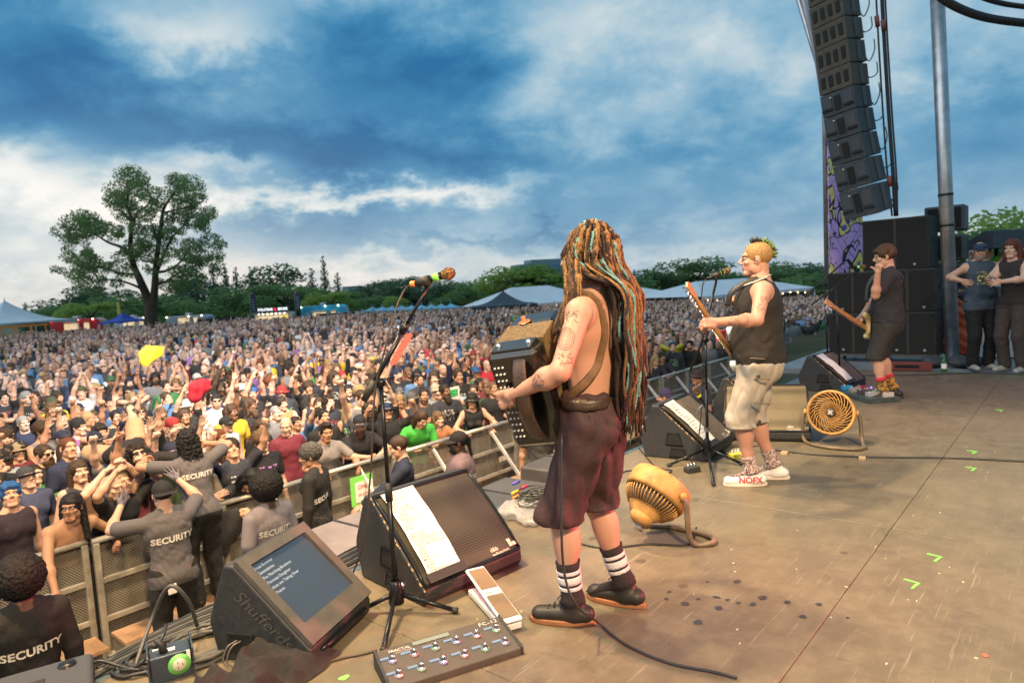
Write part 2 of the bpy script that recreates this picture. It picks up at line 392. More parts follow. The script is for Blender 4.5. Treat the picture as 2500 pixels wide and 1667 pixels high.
def hand_prims(w, d, n, side, pose='relaxed', f=1.0, lab='skin', fat=1.0):
    """w wrist, d along the forearm, n out of the palm, side +1 right hand"""
    d = unit(d); n = unit(n - d * (np.asarray(n) @ d)); sv = np.cross(n, d) * side      # towards the thumb
    P = lambda a, b, c: w + (d * a + sv * b + n * c) * f
    cu = CURL[pose]; g = fat * f
    pr = [cap(P(-.025, 0, 0), P(.02, 0, 0), .027 * g, .028 * g, lab, .012), cap(P(.03, .018, 0), P(.082, .024, 0), .021 * g, .019 * g, lab, .012, n, .62), cap(P(.03, -.016, 0), P(.078, -.024, 0), .021 * g, .018 * g, lab, .012, n, .62), ell(P(.03, .026, .008), np.array((.02, .02, .02)) * g, lab, .012)]
    spread = .16 if pose in ('open',) else .03
    for i, (o, L) in enumerate(((.030, .040), (.010, .045), (-.010, .042), (-.029, .034))):
        c0 = cu[i]; a1 = R(78) * c0; a2 = R(88) * c0 + a1 + R(6)
        sd_ = unit(d + sv * spread * (1.5 - i))
        v1 = sd_ * math.cos(a1) + n * math.sin(a1); v2 = sd_ * math.cos(a2) + n * math.sin(a2)
        b = P(.088 - abs(i - 1.2) * .004, o, -.002); m = b + v1 * L * f; m2 = m + v2 * L * .95 * f
        pr += [cap(b, m, .0098 * g, .0086 * g, lab, .004), cap(m, m2, .0086 * g, .0072 * g, lab, .003)]
    if pose in ('fist', 'point', 'horns', 'grip', 'peace'): t1, t2, t3 = P(.028, .030, .006), P(.062, .040, .022), P(.080, .018, .036)
    elif pose == 'thumb': t1, t2, t3 = P(.03, .028, 0), P(.045, .062, 0), P(.05, .092, -.004)
    else: t1, t2, t3 = P(.025, .028, .004), P(.055, .052, .012), P(.082, .064, .014)
    return pr + [cap(t1, t2, .0125 * g, .0108 * g, lab, .006), cap(t2, t3, .0108 * g, .0085 * g, lab, .004)]
DEF = dict(lean=0, roll=0, twist=0, pelvis=(0, 0, .95), hip_yaw=0, bw=1.0, belly=0.0, bulk=1.0, head=(0, 0, 0), top='tee', bottom='trousers', mouth=0.0, jaw=1.0,
           L=(-.27, .02, .82), Rr=(.27, .02, .82), eL=(-.4, -.6, 0), eR=(.4, -.6, 0), hL='relaxed', hR='relaxed', nL=(.8, .3, 0), nR=(-.8, .3, 0), fL=(-.11, 0, .09), fR=(.11, 0, .09), yL=8, yR=-8,
           glove=False, bust=0.0, sleeve=.62, hem=.0, neck=1.0, shoe=1.0)
def person_prims(spec, lod=0):
    q = dict(DEF); q.update(spec); bw, bk, be = q['bw'], q['bulk'], q['belly']
    P0 = np.array(q['pelvis'], float); Rp = rotm(q['hip_yaw']); Rt = rotm(q['hip_yaw'] + q['twist'], q['lean'], q['roll'])
    T = lambda x, y, z: P0 + Rt @ np.array([x, y, z])
    fy = Rt[:, 1]; bare = q['top'] == 'none'; ts = 'skin' if bare else 'shirt'
    loose = 0 if bare else .008
    pr = []
    pr += [cap(T(0, 0, .06), T(0, .004, .36), (.138 + be * .25) * bk, (.158 + loose) * bk * bw, ts, .05, fy, .70 + be * .8),
           cap(T(-.07 * bw, .0, .40), T(.07 * bw, .0, .40), (.110 + loose) * bk, None, ts, .05, fy, .84),
           cap(T(-.135 * bw, -.008, .465), T(.135 * bw, -.008, .465), (.054 + loose) * bk, None, ts, .05)]
    if be: pr += [ell(T(0, .045 + be * .22, .13), (np.array((.13, .09, .14)) * (1 + be * 1.3)), ts, .06, Rt)]
    if q['bust']: pr += [ell(T(s * .07, .10, .30), np.array((.062, .055, .06)) * q['bust'], ts, .03, Rt) for s in (-1, 1)]
    else: pr += [ell(T(s * .065, .085, .36), (.075, .03, .055), ts, .04, Rt) for s in (-1, 1)]
    if not bare and lod == 0: pr += [cap(T(0, .0, .03 - q['hem']), T(0, .0, .12), (.150 + be * .28) * bk, (.138 + be * .26) * bk, ts, .02, fy, .76 + be * .75)]
    ps = 'pants'
    pr += [cap(P0 + Rp @ [-.065, 0, -.02], P0 + Rp @ [.065, 0, -.02], .112 * bk, None, ps, .04, Rp[:, 1], .86), ell(P0 + Rp @ [-.068, -.052, -.045], (.085, .075, .085), ps, .04, Rp), ell(P0 + Rp @ [.068, -.052, -.045], (.085, .075, .085), ps, .04, Rp)]
    # neck and head
    N0 = T(0, -.012, .50); Rh = rotm(*[a + b for a, b in zip((q['hip_yaw'] + q['twist'] * .6, q['lean'] * .35, q['roll'] * .3), q['head'])])
    H = T(0, .012, .565) + Rh @ np.array([0, .012, .118])
    nk = q['neck']
    pr += [cap(N0, H + Rh @ np.array([0, -.03, -.05]), .060 * nk, .055 * nk, 'skin', .025)]
    if lod < 2: pr += [cap(T(s * .10 * bw, -.02, .49), T(s * .035, -.025, .545), .045 * bk, .035, 'skin' if bare or q['top'] == 'tank' else ts, .04) for s in (-1, 1)]
    hands = []
    for s, t, eh, hp, nn in ((-1, q['L'], q['eL'], q['hL'], q['nL']), (1, q['Rr'], q['eR'], q['hR'], q['nR'])):
        sh = T(s * .182 * bw, -.012, .462)
        el, wr = ik(sh, t, .285, .255, eh)
        sleeved = {'tee': q['sleeve'], 'long': 2, 'jacket': 2, 'tank': 0, 'none': 0}[q['top']]
        a = .0 if sleeved else 0
        sl = 'sleeve' if not bare else 'arm'
        pr += [ell(sh, np.array((.058, .058, .06)) * (bk ** .5), 'arm' if not sleeved else sl, .03)]
        pr += [cap(sh, el, .052 * bk ** .5, .041, 'arm' if sleeved < 2 else sl, .02), cap(el, wr, .041, .029, 'arm' if sleeved < 2 else sl, .015), ell(el + (wr - el) * .28, (.046, .046, .046), 'arm' if sleeved < 2 else sl, .03)]
        if 0 < sleeved < 2: pr += [cap(sh, sh + (el - sh) * sleeved, .064 * bk ** .5, .066 * bk ** .5, sl, .012)]
        if sleeved == 2: pr += [cap(sh, el, .066, .056, sl, .02), cap(el, wr - unit(wr - el) * .02, .056, .045, sl, .02)]
        if hp: hands.append(hand_prims(wr, wr - el, np.array(nn, float), s, hp, 1.0, 'glove' if q['glove'] else 'skin') if lod == 0 else ([ell(wr + unit(wr - el) * .06, (.045, .045, .055), 'arm', .01)] if lod == 1 else [ell(wr + unit(wr - el) * .05, (.05, .05, .06), 'arm', .01)]))
    for s, ft, yaw in ((-1, q['fL'], q['yL']), (1, q['fR'], q['yR'])):
        hip = P0 + Rp @ np.array([s * .092, 0, -.045]); ft = np.array(ft, float)
        fd = rotm(yaw) @ np.array([0, 1, 0])
        kn, an = ik(hip, ft, .417, .412, fd + np.array([0, 0, .15]))
        bt = q['bottom']
        pr += [cap(hip, kn, .090 * bk ** .5, .058, 'leg' if bt != 'trousers' else ps, .03), cap(kn, an, .052, .038, 'leg' if bt != 'trousers' else ps, .02), ell(kn + (an - kn) * .28 - fd * .020, (.053, .058, .10), 'leg' if bt != 'trousers' else ps, .03)]
        if bt == 'trousers': pr += [cap(hip, kn, .105 * bk ** .5, .082, ps, .03), cap(kn, an + (0, 0, .01), .080, .072, ps, .02)]
        elif bt == 'shorts': pr += [cap(hip, kn + (kn - hip) * .02, .108 * bk ** .5, .098, ps, .03)]
        sh_ = q['shoe']
        toe = an + fd * .155 * sh_ + np.array([0, 0, -.052])
        pr += [cap(an + np.array([0, 0, -.042]) - fd * .05, toe, .046, .040, 'shoe', .02, np.array([0, 0, 1.]), .85), cap(an + (0, 0, .02), an + np.array([0, 0, -.04]), .044, .05, 'shoe', .02)]
    return pr, hands, H, Rh
LABS = ('skin', 'shirt', 'pants', 'shoe', 'eye', 'lip', 'print', 'white', 'mouth', 'glove', 'brow')
def vnormals(V, Q):
    a, b, c, d = (V[Q[:, i]] for i in range(4)); n = np.cross(c - a, d - b); N_ = np.zeros_like(V)
    for i in range(4): np.add.at(N_, Q[:, i], n)
    return N_ / np.maximum(np.linalg.norm(N_, axis=1), 1e-9)[:, None]
def wob(V, f, seed=0):
    s = np.random.default_rng(seed); o = np.zeros(len(V))
    for i in range(5):
        w = s.normal(size=3) * f * (1 + .5 * i); o += np.sin(V @ w + s.uniform(0, 6.28)) / (1 + .5 * i)
    return o / 2.4
def group_weights(V, prims, h):
    g = {}
    for p in prims:
        if p['op'] != 1: continue
        d = sd(V, p); g[p['lab']] = np.minimum(g.get(p['lab'], 9), d)
    labs = list(g); D = np.stack([g[k] for k in labs], 1); out = {}
    for i, k in enumerate(labs):
        o = np.delete(D, i, 1).min(1) if len(labs) > 1 else np.full(len(V), 9.)
        out[k] = np.clip(.5 + (o - D[:, i]) / (2.5 * h), 0, 1)
    return out
def person_mesh(name, spec, h=.02, hh=.0075, hd=.0065, lod=0, folds=.004, cut=None, seed=0):
    body, hands, H, Rh = person_prims(spec, lod)
    q = dict(DEF); q.update(spec)
    hp = head_prims(H, Rh, 1.0, q['jaw'], q['mouth'], lod) + [cap(H + Rh @ np.array([0, -.02, -.05]), H + Rh @ np.array([0, -.035, -.13]), .054 * q['neck'], .056 * q['neck'], 'skin', .02)]
    Vs, Qs, W = [], [], {k: [] for k in LABS}; off = 0
    for prs, hs in [(body, h), (hp, hd)] + [(x, hh) for x in hands]:
        V, Q, _ = solid(prs, hs)
        if len(V) == 0: continue
        w = group_weights(V, prs, hs)
        if prs is body and folds:
            nrm = vnormals(V, Q); cl = np.clip(w.get('shirt', 0) * 1.0 + w.get('pants', 0), 0, 1)
            Vw = V * np.array([1, 1, .8]); fo = np.abs(wob(Vw + .03 * wob(V, 9, seed + 5)[:, None], 22, seed)) * 1.3 - .5
            V = V + nrm * (cl * folds * (fo * 1.6 + .4))[:, None]
        if prs is body:
            Rt = rotm(q['hip_yaw'] + q['twist'], q['lean'], q['roll']); up = 'skin' if q['top'] == 'none' else 'shirt'
            zt = (V - np.array(q['pelvis'])) @ Rt[:, 2] + (.06 + q['hem'] if up == 'shirt' else -.075)
            tot = np.clip(w.get(up, 0) + w.get('pants', 0), 0, 1); nz0 = np.abs(zt) < .12; sh_ = np.clip(.5 + zt / (2.5 * hs), 0, 1)
            both = (nz0 | (zt < 0)) & (tot > .5)
            for kk, vv in ((up, sh_), ('pants', np.clip(1.25 - sh_, 0, 1))):
                a_ = np.array(w.get(kk, np.zeros(len(V)))); a_[both] = vv[both]; w[kk] = a_
            if 'sleeve' in w: w['shirt'] = np.maximum(w.get('shirt', 0), w['sleeve'])
        for k in LABS: W[k].append(w.get(k, np.zeros(len(V))))
        Vs.append(V); Qs.append(Q + off); off += len(V)
    V = np.concatenate(Vs); Q = np.concatenate(Qs); W = {k: np.concatenate(v) for k, v in W.items()}
    if cut is not None:
        keep = V[:, 2] > cut; fk = keep[Q].all(1); Q = Q[fk]; used = np.zeros(len(V), bool); used[Q.ravel()] = True
        mp = np.cumsum(used) - 1; V = V[used]; Q = mp[Q]; W = {k: v[used] for k, v in W.items()}
    return V, Q, W, H, Rh, (body, hp)
def body_object(name, V, Q, W, parent=None, m=None):
    me = np_mesh(name, V, Q)
    set_col(me, 'reg', np.stack([W['shirt'], W['pants'], np.maximum(W['shoe'], W['glove'])], 1))
    set_col(me, 'face', np.stack([np.maximum(np.maximum(W['eye'], W['mouth'] * .9), W['brow'] * .5), W['lip'], W['white']], 1))
    me.materials.append(m or BODY); o = bpy.data.objects.new(name, me); link(o, parent); return o
def make_body_mat():
    m = bpy.data.materials.new('person_surface'); m.use_nodes = True; n, l = m.node_tree.nodes, m.node_tree.links; b = n['Principled BSDF']
    A = lambda nm, ty='OBJECT': N(n, 'ShaderNodeAttribute', attribute_name=nm, attribute_type=ty).outputs['Color' if ty == 'OBJECT' or True else 'Vector']
    M = lambda *a, **k: math_n(n, l, *a, **k)
    def sep(nm):
        s = N(n, 'ShaderNodeSeparateColor'); l.new(A(nm, 'GEOMETRY'), s.inputs[0]); return s.outputs
    sharp = lambda x: M('ADD', M('MULTIPLY', M('SUBTRACT', x, .5), 7.0), .5, clamp=True)
    rg, fc = sep('reg'), sep('face'); tc = N(n, 'ShaderNodeTexCoord')
    def nz(s, d=4):
        t = N(n, 'ShaderNodeTexNoise', i_Scale=s, i_Detail=d, i_Roughness=.6); l.new(tc.outputs['Object'], t.inputs['Vector']); return t.outputs['Fac']
    n1, n2, n3 = nz(9), nz(55), nz(220, 2)
    skin = mixc(n, l, M('MULTIPLY', M('SUBTRACT', n1, .35), .9, clamp=True), A('skin'), mixc(n, l, 1.0, A('skin'), (1.06, .72, .62), 'MULTIPLY'))
    skin = mixc(n, l, M('MULTIPLY', sharp(fc[1]), .55), skin, mixc(n, l, 1.0, A('skin'), (.75, .35, .33), 'MULTIPLY'))
    skin = mixc(n, l, sharp(fc[2]), skin, (.42, .38, .35)); skin = mixc(n, l, sharp(fc[0]), skin, (.018, .012, .010))
    cl = mixc(n, l, M('MULTIPLY', n2, .6), A('shirt'), mixc(n, l, 1.0, A('shirt'), (.72, .72, .74), 'MULTIPLY'))
    pn = mixc(n, l, M('MULTIPLY', n2, .6), A('pants'), mixc(n, l, 1.0, A('pants'), (.7, .7, .72), 'MULTIPLY'))
    # printed motif on the chest: broken blocks of ink inside a patch
    vo = N(n, 'ShaderNodeTexVoronoi', i_Scale=34.0); l.new(tc.outputs['Object'], vo.inputs['Vector'])
    pc = N(n, 'ShaderNodeSeparateXYZ'); l.new(tc.outputs['Object'], pc.inputs[0])
    ax = M('ABSOLUTE', pc.outputs[0]); az = M('ABSOLUTE', M('SUBTRACT', pc.outputs[2], 1.27))
    inb = M('MULTIPLY', M('MULTIPLY', M('LESS_THAN', ax, .11), M('LESS_THAN', az, .085)), M('GREATER_THAN', pc.outputs[1], .06))
    ink = M('MULTIPLY', inb, M('LESS_THAN', M('ADD', vo.outputs['Distance'], M('MULTIPLY', n2, .4)), .62))
    cl = mixc(n, l, M('MULTIPLY', ink, N(n, 'ShaderNodeAttribute', attribute_name='printed', attribute_type='OBJECT').outputs['Fac']), cl, A('print_colour'))
    c = mixc(n, l, sharp(rg[0]), skin, cl); c = mixc(n, l, sharp(rg[1]), c, pn); c = mixc(n, l, sharp(rg[2]), c, A('shoes'))
    l.new(c, b.inputs['Base Color'])
    cloth = M('MAXIMUM', sharp(rg[0]), sharp(rg[1]), clamp=True)
    l.new(M('ADD', M('MULTIPLY', cloth, .36), M('ADD', M('MULTIPLY', n2, .3), .33)), b.inputs['Roughness'])
    b.inputs['Subsurface Weight'].default_value = 0.0; b.inputs['Specular IOR Level'].default_value = .35
    hgt = M('ADD', M('MULTIPLY', n3, .3), M('MULTIPLY', nz(26, 5), M('MULTIPLY', cloth, 1.6)))
    bp = N(n, 'ShaderNodeBump', i_Strength=.5, i_Distance=.006); l.new(hgt, bp.inputs['Height']); l.new(bp.outputs[0], b.inputs['Normal'])
    return m
BODY = make_body_mat()
def obj_col_mat(name, rough=.8, var=.35, scale=40, bump=.5, bscale=120, stretch=None, sheen=0.0, spec=.3):
    """surface whose colour is the object's own colour"""
    m = bpy.data.materials.new(name); m.use_nodes = True; n, l = m.node_tree.nodes, m.node_tree.links; b = n['Principled BSDF']
    oi = N(n, 'ShaderNodeObjectInfo'); tc = N(n, 'ShaderNodeTexCoord'); mp = N(n, 'ShaderNodeMapping'); mp.inputs['Scale'].default_value = stretch or (1, 1, 1)
    l.new(tc.outputs['Object'], mp.inputs[0])
    t = N(n, 'ShaderNodeTexNoise', i_Scale=scale, i_Detail=5, i_Roughness=.65); l.new(mp.outputs[0], t.inputs['Vector'])
    l.new(mixc(n, l, math_n(n, l, 'MULTIPLY', t.outputs['Fac'], 1.0), oi.outputs['Color'], mixc(n, l, 1.0, oi.outputs['Color'], (1 - var,) * 3, 'MULTIPLY')), b.inputs['Base Color'])
    b.inputs['Roughness'].default_value = rough; b.inputs['Specular IOR Level'].default_value = spec
    if bump:
        t2 = N(n, 'ShaderNodeTexNoise', i_Scale=bscale, i_Detail=4); l.new(mp.outputs[0], t2.inputs['Vector'])
        bp = N(n, 'ShaderNodeBump', i_Strength=bump, i_Distance=.008); l.new(t2.outputs['Fac'], bp.inputs['Height']); l.new(bp.outputs[0], b.inputs['Normal'])
    return m
HAIRM = obj_col_mat('hair_strands', .55, .6, 60, .8, 90, (1.6, 1.6, .35)); CURLM = obj_col_mat('hair_curls', .7, .6, 70, 1.0, 70); CAPM = obj_col_mat('cap_cloth', .85, .25, 30, .3, 200)
PLASM = obj_col_mat('gear_plastic', .35, .1, 20, 0, 60, spec=.5)
_acc = {}
def acc_mesh(kind):
    """hair, hats and face things, made once in the head's own frame (y towards the face)"""
    if kind in _acc: return _acc[kind]
    I = np.eye(3); V = Q = None; mm = HAIRM; nz_ = (.004, 60)
    cran = lambda t, dz=0: ell((0, -.020, .040 + dz), (.076 + t, .096 + t, .084 + t), 'h', .02)
    face = lambda z=-.035, y=.088: ell((0, y, z), (.072, .058, .088), 'h', .02, op=-1)
    low = ell((0, .03, -.125), (.12, .10, .085), 'h', .02, op=-1)
    if kind == 'short': pr = [cran(.008), face(-.02, .1), low, ell((0, -.03, -.15), (.15, .15, .09), op=-1, k=.02)]
    elif kind == 'buzz': pr = [cran(.004), face(-.015, .1), low, ell((0, -.03, -.15), (.15, .15, .1), op=-1, k=.02)]; nz_ = (.001, 90)
    elif kind == 'messy': pr = [cran(.016, .006), ell((0, .055, .075), (.07, .05, .03)), face(-.035, .1), low, ell((0, -.03, -.16), (.15, .15, .08), op=-1, k=.02)]; nz_ = (.011, 55)
    elif kind == 'quiff': pr = [cran(.007), ell((0, .045, .105), (.055, .05, .03)), face(-.02, .1), low, ell((0, -.03, -.15), (.15, .15, .09), op=-1, k=.02)]; nz_ = (.006, 50)
    elif kind == 'curly': pr = [cran(.024, .008), face(-.045, .115), low]; nz_ = (.013, 70); mm = CURLM
    elif kind == 'afro': pr = [ell((0, -.035, .045), (.145, .15, .145)), face(-.05, .13), low]; nz_ = (.010, 80); mm = CURLM
    elif kind == 'bob': pr = [cran(.014), cap((-.075, -.02, .02), (-.085, -.01, -.14), .032, .03), cap((.075, -.02, .02), (.085, -.01, -.14), .032, .03), cap((0, -.09, .02), (0, -.085, -.15), .06, .05, w=(0, 1, 0), s=.6), cap((-.05, -.07, 0), (-.055, -.065, -.16), .045, .04), cap((.05, -.07, 0), (.055, -.065, -.16), .045, .04), face(-.05, .1)]; nz_ = (.008, 50)
    elif kind in ('long', 'longcurl'):
        pr = [cran(.012), cap((-.075, -.03, .02), (-.095, -.035, -.30), .032, .026), cap((.075, -.03, .02), (.095, -.035, -.30), .032, .026), cap((0, -.095, .02), (0, -.115, -.38), .065, .06, w=(0, 1, 0), s=.5), cap((-.05, -.075, 0), (-.07, -.105, -.36), .045, .04), cap((.05, -.075, 0), (.07, -.105, -.36), .045, .04), face(-.05, .1)]
        nz_ = (.008, 45) if kind == 'long' else (.018, 60); mm = HAIRM if kind == 'long' else CURLM
    elif kind == 'ponytail': pr = [cran(.007), face(-.03, .098), low, cap((0, -.12, .04), (0, -.15, -.16), .028, .014)]; nz_ = (.005, 60)
    elif kind == 'beard': pr = [ell((0, .030, -.078), (.061, .062, .046)), ell((0, .088, -.041), (.028, .009, .0055)), ell((0, .075, -.020), (.040, .05, .026), op=-1, k=.01), ell((0, .100, -.059), (.024, .020, .011), op=-1, k=.008), ell((0, -.03, 0), (.09, .06, .12), op=-1, k=.01)]; nz_ = (.004, 80); mm = CURLM
    elif kind == 'bigbeard': pr = [ell((0, .036, -.090), (.063, .062, .052)), ell((0, .060, -.14), (.048, .045, .065)), ell((0, .089, -.040), (.036, .011, .009)), ell((0, .075, -.014), (.036, .05, .024), op=-1, k=.01), ell((0, .102, -.058), (.023, .018, .010), op=-1, k=.006), ell((0, -.03, 0), (.09, .055, .12), op=-1, k=.01)]; nz_ = (.008, 70); mm = CURLM
    elif kind in ('cap', 'capback'):
        s = 1 if kind == 'cap' else -1
        pr = [ell((0, -.018, .048), (.085, .104, .088), k=.02), ell((0, -.018, -.065), (.2, .2, .085), op=-1, k=.006)]
        pr += [cap((-.045, s * .095 - .012, .026), (.045, s * .095 - .012, .026), .075, None, k=.008, w=(0, 0, 1), s=.085)]
        pr += [ell((0, -.018, .138), (.010, .010, .006), k=.004)]; nz_ = (0, 1); mm = CAPM
    elif kind == 'beanie': pr = [ell((0, -.022, .050), (.086, .106, .098)), cap((-.0, -.018, .018), (.0, -.018, .03), .088, k=.008, w=(0, 1, 0), s=1.2), ell((0, -.018, -.085), (.2, .2, .085), op=-1, k=.01), ell((0, .05, -.05), (.1, .1, .07), op=-1, k=.01)]; nz_ = (.002, 60); mm = CAPM
    elif kind == 'bucket': pr = [ell((0, -.018, .05), (.088, .106, .085)), cap((0, -.01, .012), (0, -.01, .028), .14, .10, k=.01, w=(0, 0, 1), s=.22), ell((0, -.018, -.085), (.2, .2, .085), op=-1, k=.008)]; nz_ = (.003, 40); mm = CAPM
    elif kind == 'flatcap': pr = [ell((0, .005, .058), (.088, .125, .052)), cap((-.04, .10, .03), (.04, .10, .03), .045, None, k=.015, w=(0, 0, 1), s=.16), ell((0, -.02, -.065), (.2, .2, .085), op=-1, k=.008)]; nz_ = (.001, 40); mm = CAPM
    elif kind == 'bandana': pr = [ell((0, -.018, .045), (.080, .100, .085)), ell((0, -.018, -.08), (.2, .2, .1), op=-1, k=.006), cap((0, -.11, .02), (.01, -.14, -.06), .012, .02, k=.01)]; nz_ = (.002, 50); mm = CAPM
    elif kind in ('glasses', 'shades'):
        mb = MB()
        for s in (-1, 1):
            o = [(s * .032 + .0225 * math.cos(a) * (1.05), .008 + .017 * math.sin(a)) for a in np.linspace(0, 2 * math.pi, 14, endpoint=False)]
            if kind == 'shades': mb.prism(o, -.003, .003, Matrix.Translation((0, .096, 0)) @ Matrix.Rotation(R(90), 4, 'X'))
            else: mb.tube([(x, .096, z) for x, z in o], .0022, 5, close=True)
            mb.tube([(s * .053, .094, .012), (s * .08, .03, .012), (s * .079, -.02, .006)], .0025, 5)
        mb.tube([(-.01, .1, .012), (.01, .1, .012)], .002, 5)
        me = mb.mesh(kind); me.materials.append(PLASM); _acc[kind] = me; return me
    V, Q, _ = solid(pr, .0085)
    if nz_[0]:
        nr = vnormals(V, Q); V = V + nr * ((wob(V * np.array([1, 1, .45]), nz_[1], len(kind) * 7) if mm is HAIRM else np.array([mnoise.noise(v * nz_[1]) * 1.3 + mnoise.noise(v * nz_[1] * 2.1) * .7 for v in map(Vector, V)])) * nz_[0])[:, None]
    me = np_mesh(kind, V, Q); me.materials.append(mm); _acc[kind] = me; return me
ACCNAME = dict(cap='cap', capback='cap', beanie='beanie', bucket='bucket_hat', flatcap='flat_cap', bandana='bandana', beard='beard', bigbeard='beard', glasses='glasses', shades='sunglasses')
def mat4(H, Rh, f=1.0): return Matrix([[*(Rh[i] * f), H[i]] for i in range(3)] + [[0, 0, 0, 1]])
def add_acc(parent, kind, col, H, Rh, f=1.0):
    o = bpy.data.objects.new(ACCNAME.get(kind, 'hair'), acc_mesh(kind)); link(o, parent); o.matrix_local = mat4(H, Rh, f); o.color = (*col, 1); return o
SKIN = dict(pale=(.56, .36, .27), fair=(.50, .30, .21), tan=(.40, .22, .14), olive=(.34, .19, .115), brown=(.17, .085, .05), dark=(.065, .034, .022))
HAIRC = dict(black=(.012, .010, .010), dark=(.028, .018, .012), brown=(.065, .036, .020), light=(.16, .095, .045), blond=(.36, .24, .11), grey=(.28, .27, .26), red=(.16, .05, .02), green=(.05, .30, .06), blue=(.03, .12, .35), pink=(.55, .1, .25))
def person(name, label, spec, loc, rz, skin='fair', shirt=(.02, .02, .022), pants=(.03, .03, .035), shoes=(.02, .02, .02), acc=(), h=.012, hd=.0055, hh=.006, scale=1.0, group=None, printed=None, folds=.005, seed=0, cat='person'):
    t = thing(name, label, cat, loc, rz, group, scale=scale)
    V, Q, W, H, Rh, prs = person_mesh(name, spec, h, hh, hd, 0, folds, None, seed)
    b = body_object('body', V, Q, W, t); paint(b, skin, shirt, pants, shoes, printed)
    for k, c in acc: add_acc(t, k, HAIRC.get(c, c) if isinstance(c, str) else c, H, Rh)
    t['_h'] = 0; del t['_h']
    return t, b, H, Rh, prs
def paint(b, skin, shirt, pants, shoes=(.02, .02, .02), printed=None):
    b['skin'] = list(SKIN[skin] if isinstance(skin, str) else skin); b['shirt'] = list(shirt); b['pants'] = list(pants); b['shoes'] = list(shoes)
    b['printed'] = 1.0 if printed else 0.0; b['print_colour'] = list(printed or (0, 0, 0))
def cling(me, prims, direction, M, eps=.004, start=.35):
    """lay a flat lettering mesh on a body: every vertex slides along direction until it meets the surface"""
    bm = bmesh.new(); bm.from_mesh(me); bmesh.ops.triangulate(bm, faces=bm.faces[:])
    for _ in range(3):
        ed = [e for e in bm.edges if e.calc_length() > .016]
        if ed: bmesh.ops.subdivide_edges(bm, edges=ed, cuts=1); bmesh.ops.triangulate(bm, faces=bm.faces[:])
    bm.transform(M); P = np.array([v.co[:] for v in bm.verts]); d = unit(direction); P = P - d * start; acc = np.zeros(len(P))
    for _ in range(60):
        s = sdf_at(prims, P) - eps; st = np.where(np.abs(acc) > .6, 0, np.clip(s * .8, -.02, .05)); P = P + d * st[:, None]; acc += st
    miss = np.abs(sdf_at(prims, P) - eps) > .006
    for v, p in zip(bm.verts, P): v.co = p
    bm.verts.ensure_lookup_table(); bmesh.ops.delete(bm, geom=[bm.verts[i] for i in np.nonzero(miss)[0]], context='VERTS')
    bm.to_mesh(me); bm.free(); return me
# ------------------------------------------------------------------ ground, far fields
def gz(x, y):
    """height of the park: level by the stage, a slight rise under the crowd, falling to the far right"""
    r = math.hypot(x, y); return -.022 * min(max(0, x - 25), 95) + (.42 * min(1, max(0, (y - 9) / 22)) * min(1, max(0, (78 - r) / 28)) if y > 9 else 0)
def build_ground():
    xs = [-400, -60, -20] + list(range(-10, 100, 5)) + [120, 200, 400, 900, 2000]; ys = [-900, -200, -40] + list(range(-4, 100, 4)) + [120, 200, 500, 2000]
    vs = [(x, y, gz(x, y)) for y in ys for x in xs]; w = len(xs)
    fs = [(j * w + i, j * w + i + 1, (j + 1) * w + i + 1, (j + 1) * w + i) for j in range(len(ys) - 1) for i in range(w - 1)]
    m = MB(); m.add(vs, fs)
    tag(m.build('ground', mat('trodden_grass', (.075, .085, .03), .95, col2=(.13, .10, .06), vscale=.35, bump=.5, bscale=14)), kind='structure')
build_ground()
# ------------------------------------------------------------------ trees
LEAFM = {}
def leaf_mat(name, c1, c2):
    if name in LEAFM: return LEAFM[name]
    m = mat('leaves_' + name, c1, .7, col2=c2, vscale=1.3, vdetail=2); n, l = m.node_tree.nodes, m.node_tree.links; b = n['Principled BSDF']
    tr = N(n, 'ShaderNodeBsdfTranslucent'); tr.inputs[0].default_value = (c1[0] * 1.3, c1[1] * 1.4, c1[2], 1)
    ms = N(n, 'ShaderNodeMixShader', i_0=.48); l.new(b.outputs[0], ms.inputs[1]); l.new(tr.outputs[0], ms.inputs[2])
    l.new(ms.outputs[0], n['Material Output'].inputs[0]); LEAFM[name] = m; return m
BARK = mat('bark', (.07, .05, .035), .9, var=.4, vscale=6, bump=.8, bscale=20)
def leaf_cloud(rng, centres, radii, n, size, droop=0.0):
    """many small leaf faces scattered through clumps"""
    c = np.array(centres); r = np.array(radii, float); pick = rng.choice(len(c), n, p=(r ** 2 / (r ** 2).sum()))
    d = rng.normal(size=(n, 3)); d /= np.linalg.norm(d, axis=1)[:, None]
    p = c[pick] + d * (r[pick] * rng.uniform(.35, 1.05, n) ** .7)[:, None] * np.array([1, 1, .75])
    a = rng.normal(size=(n, 3)); a /= np.linalg.norm(a, axis=1)[:, None]; a[:, 2] -= droop
    b = np.cross(a, rng.normal(size=(n, 3))); b /= np.maximum(np.linalg.norm(b, axis=1), 1e-6)[:, None]
    s = size * rng.uniform(.6, 1.3, n)[:, None]; a = a * s; b = b * s * .55
    V = np.stack([p - a * .5, p + b * .5, p + a * .5, p - b * .5], 1).reshape(-1, 3)
    return V, np.arange(n * 4).reshape(-1, 4)
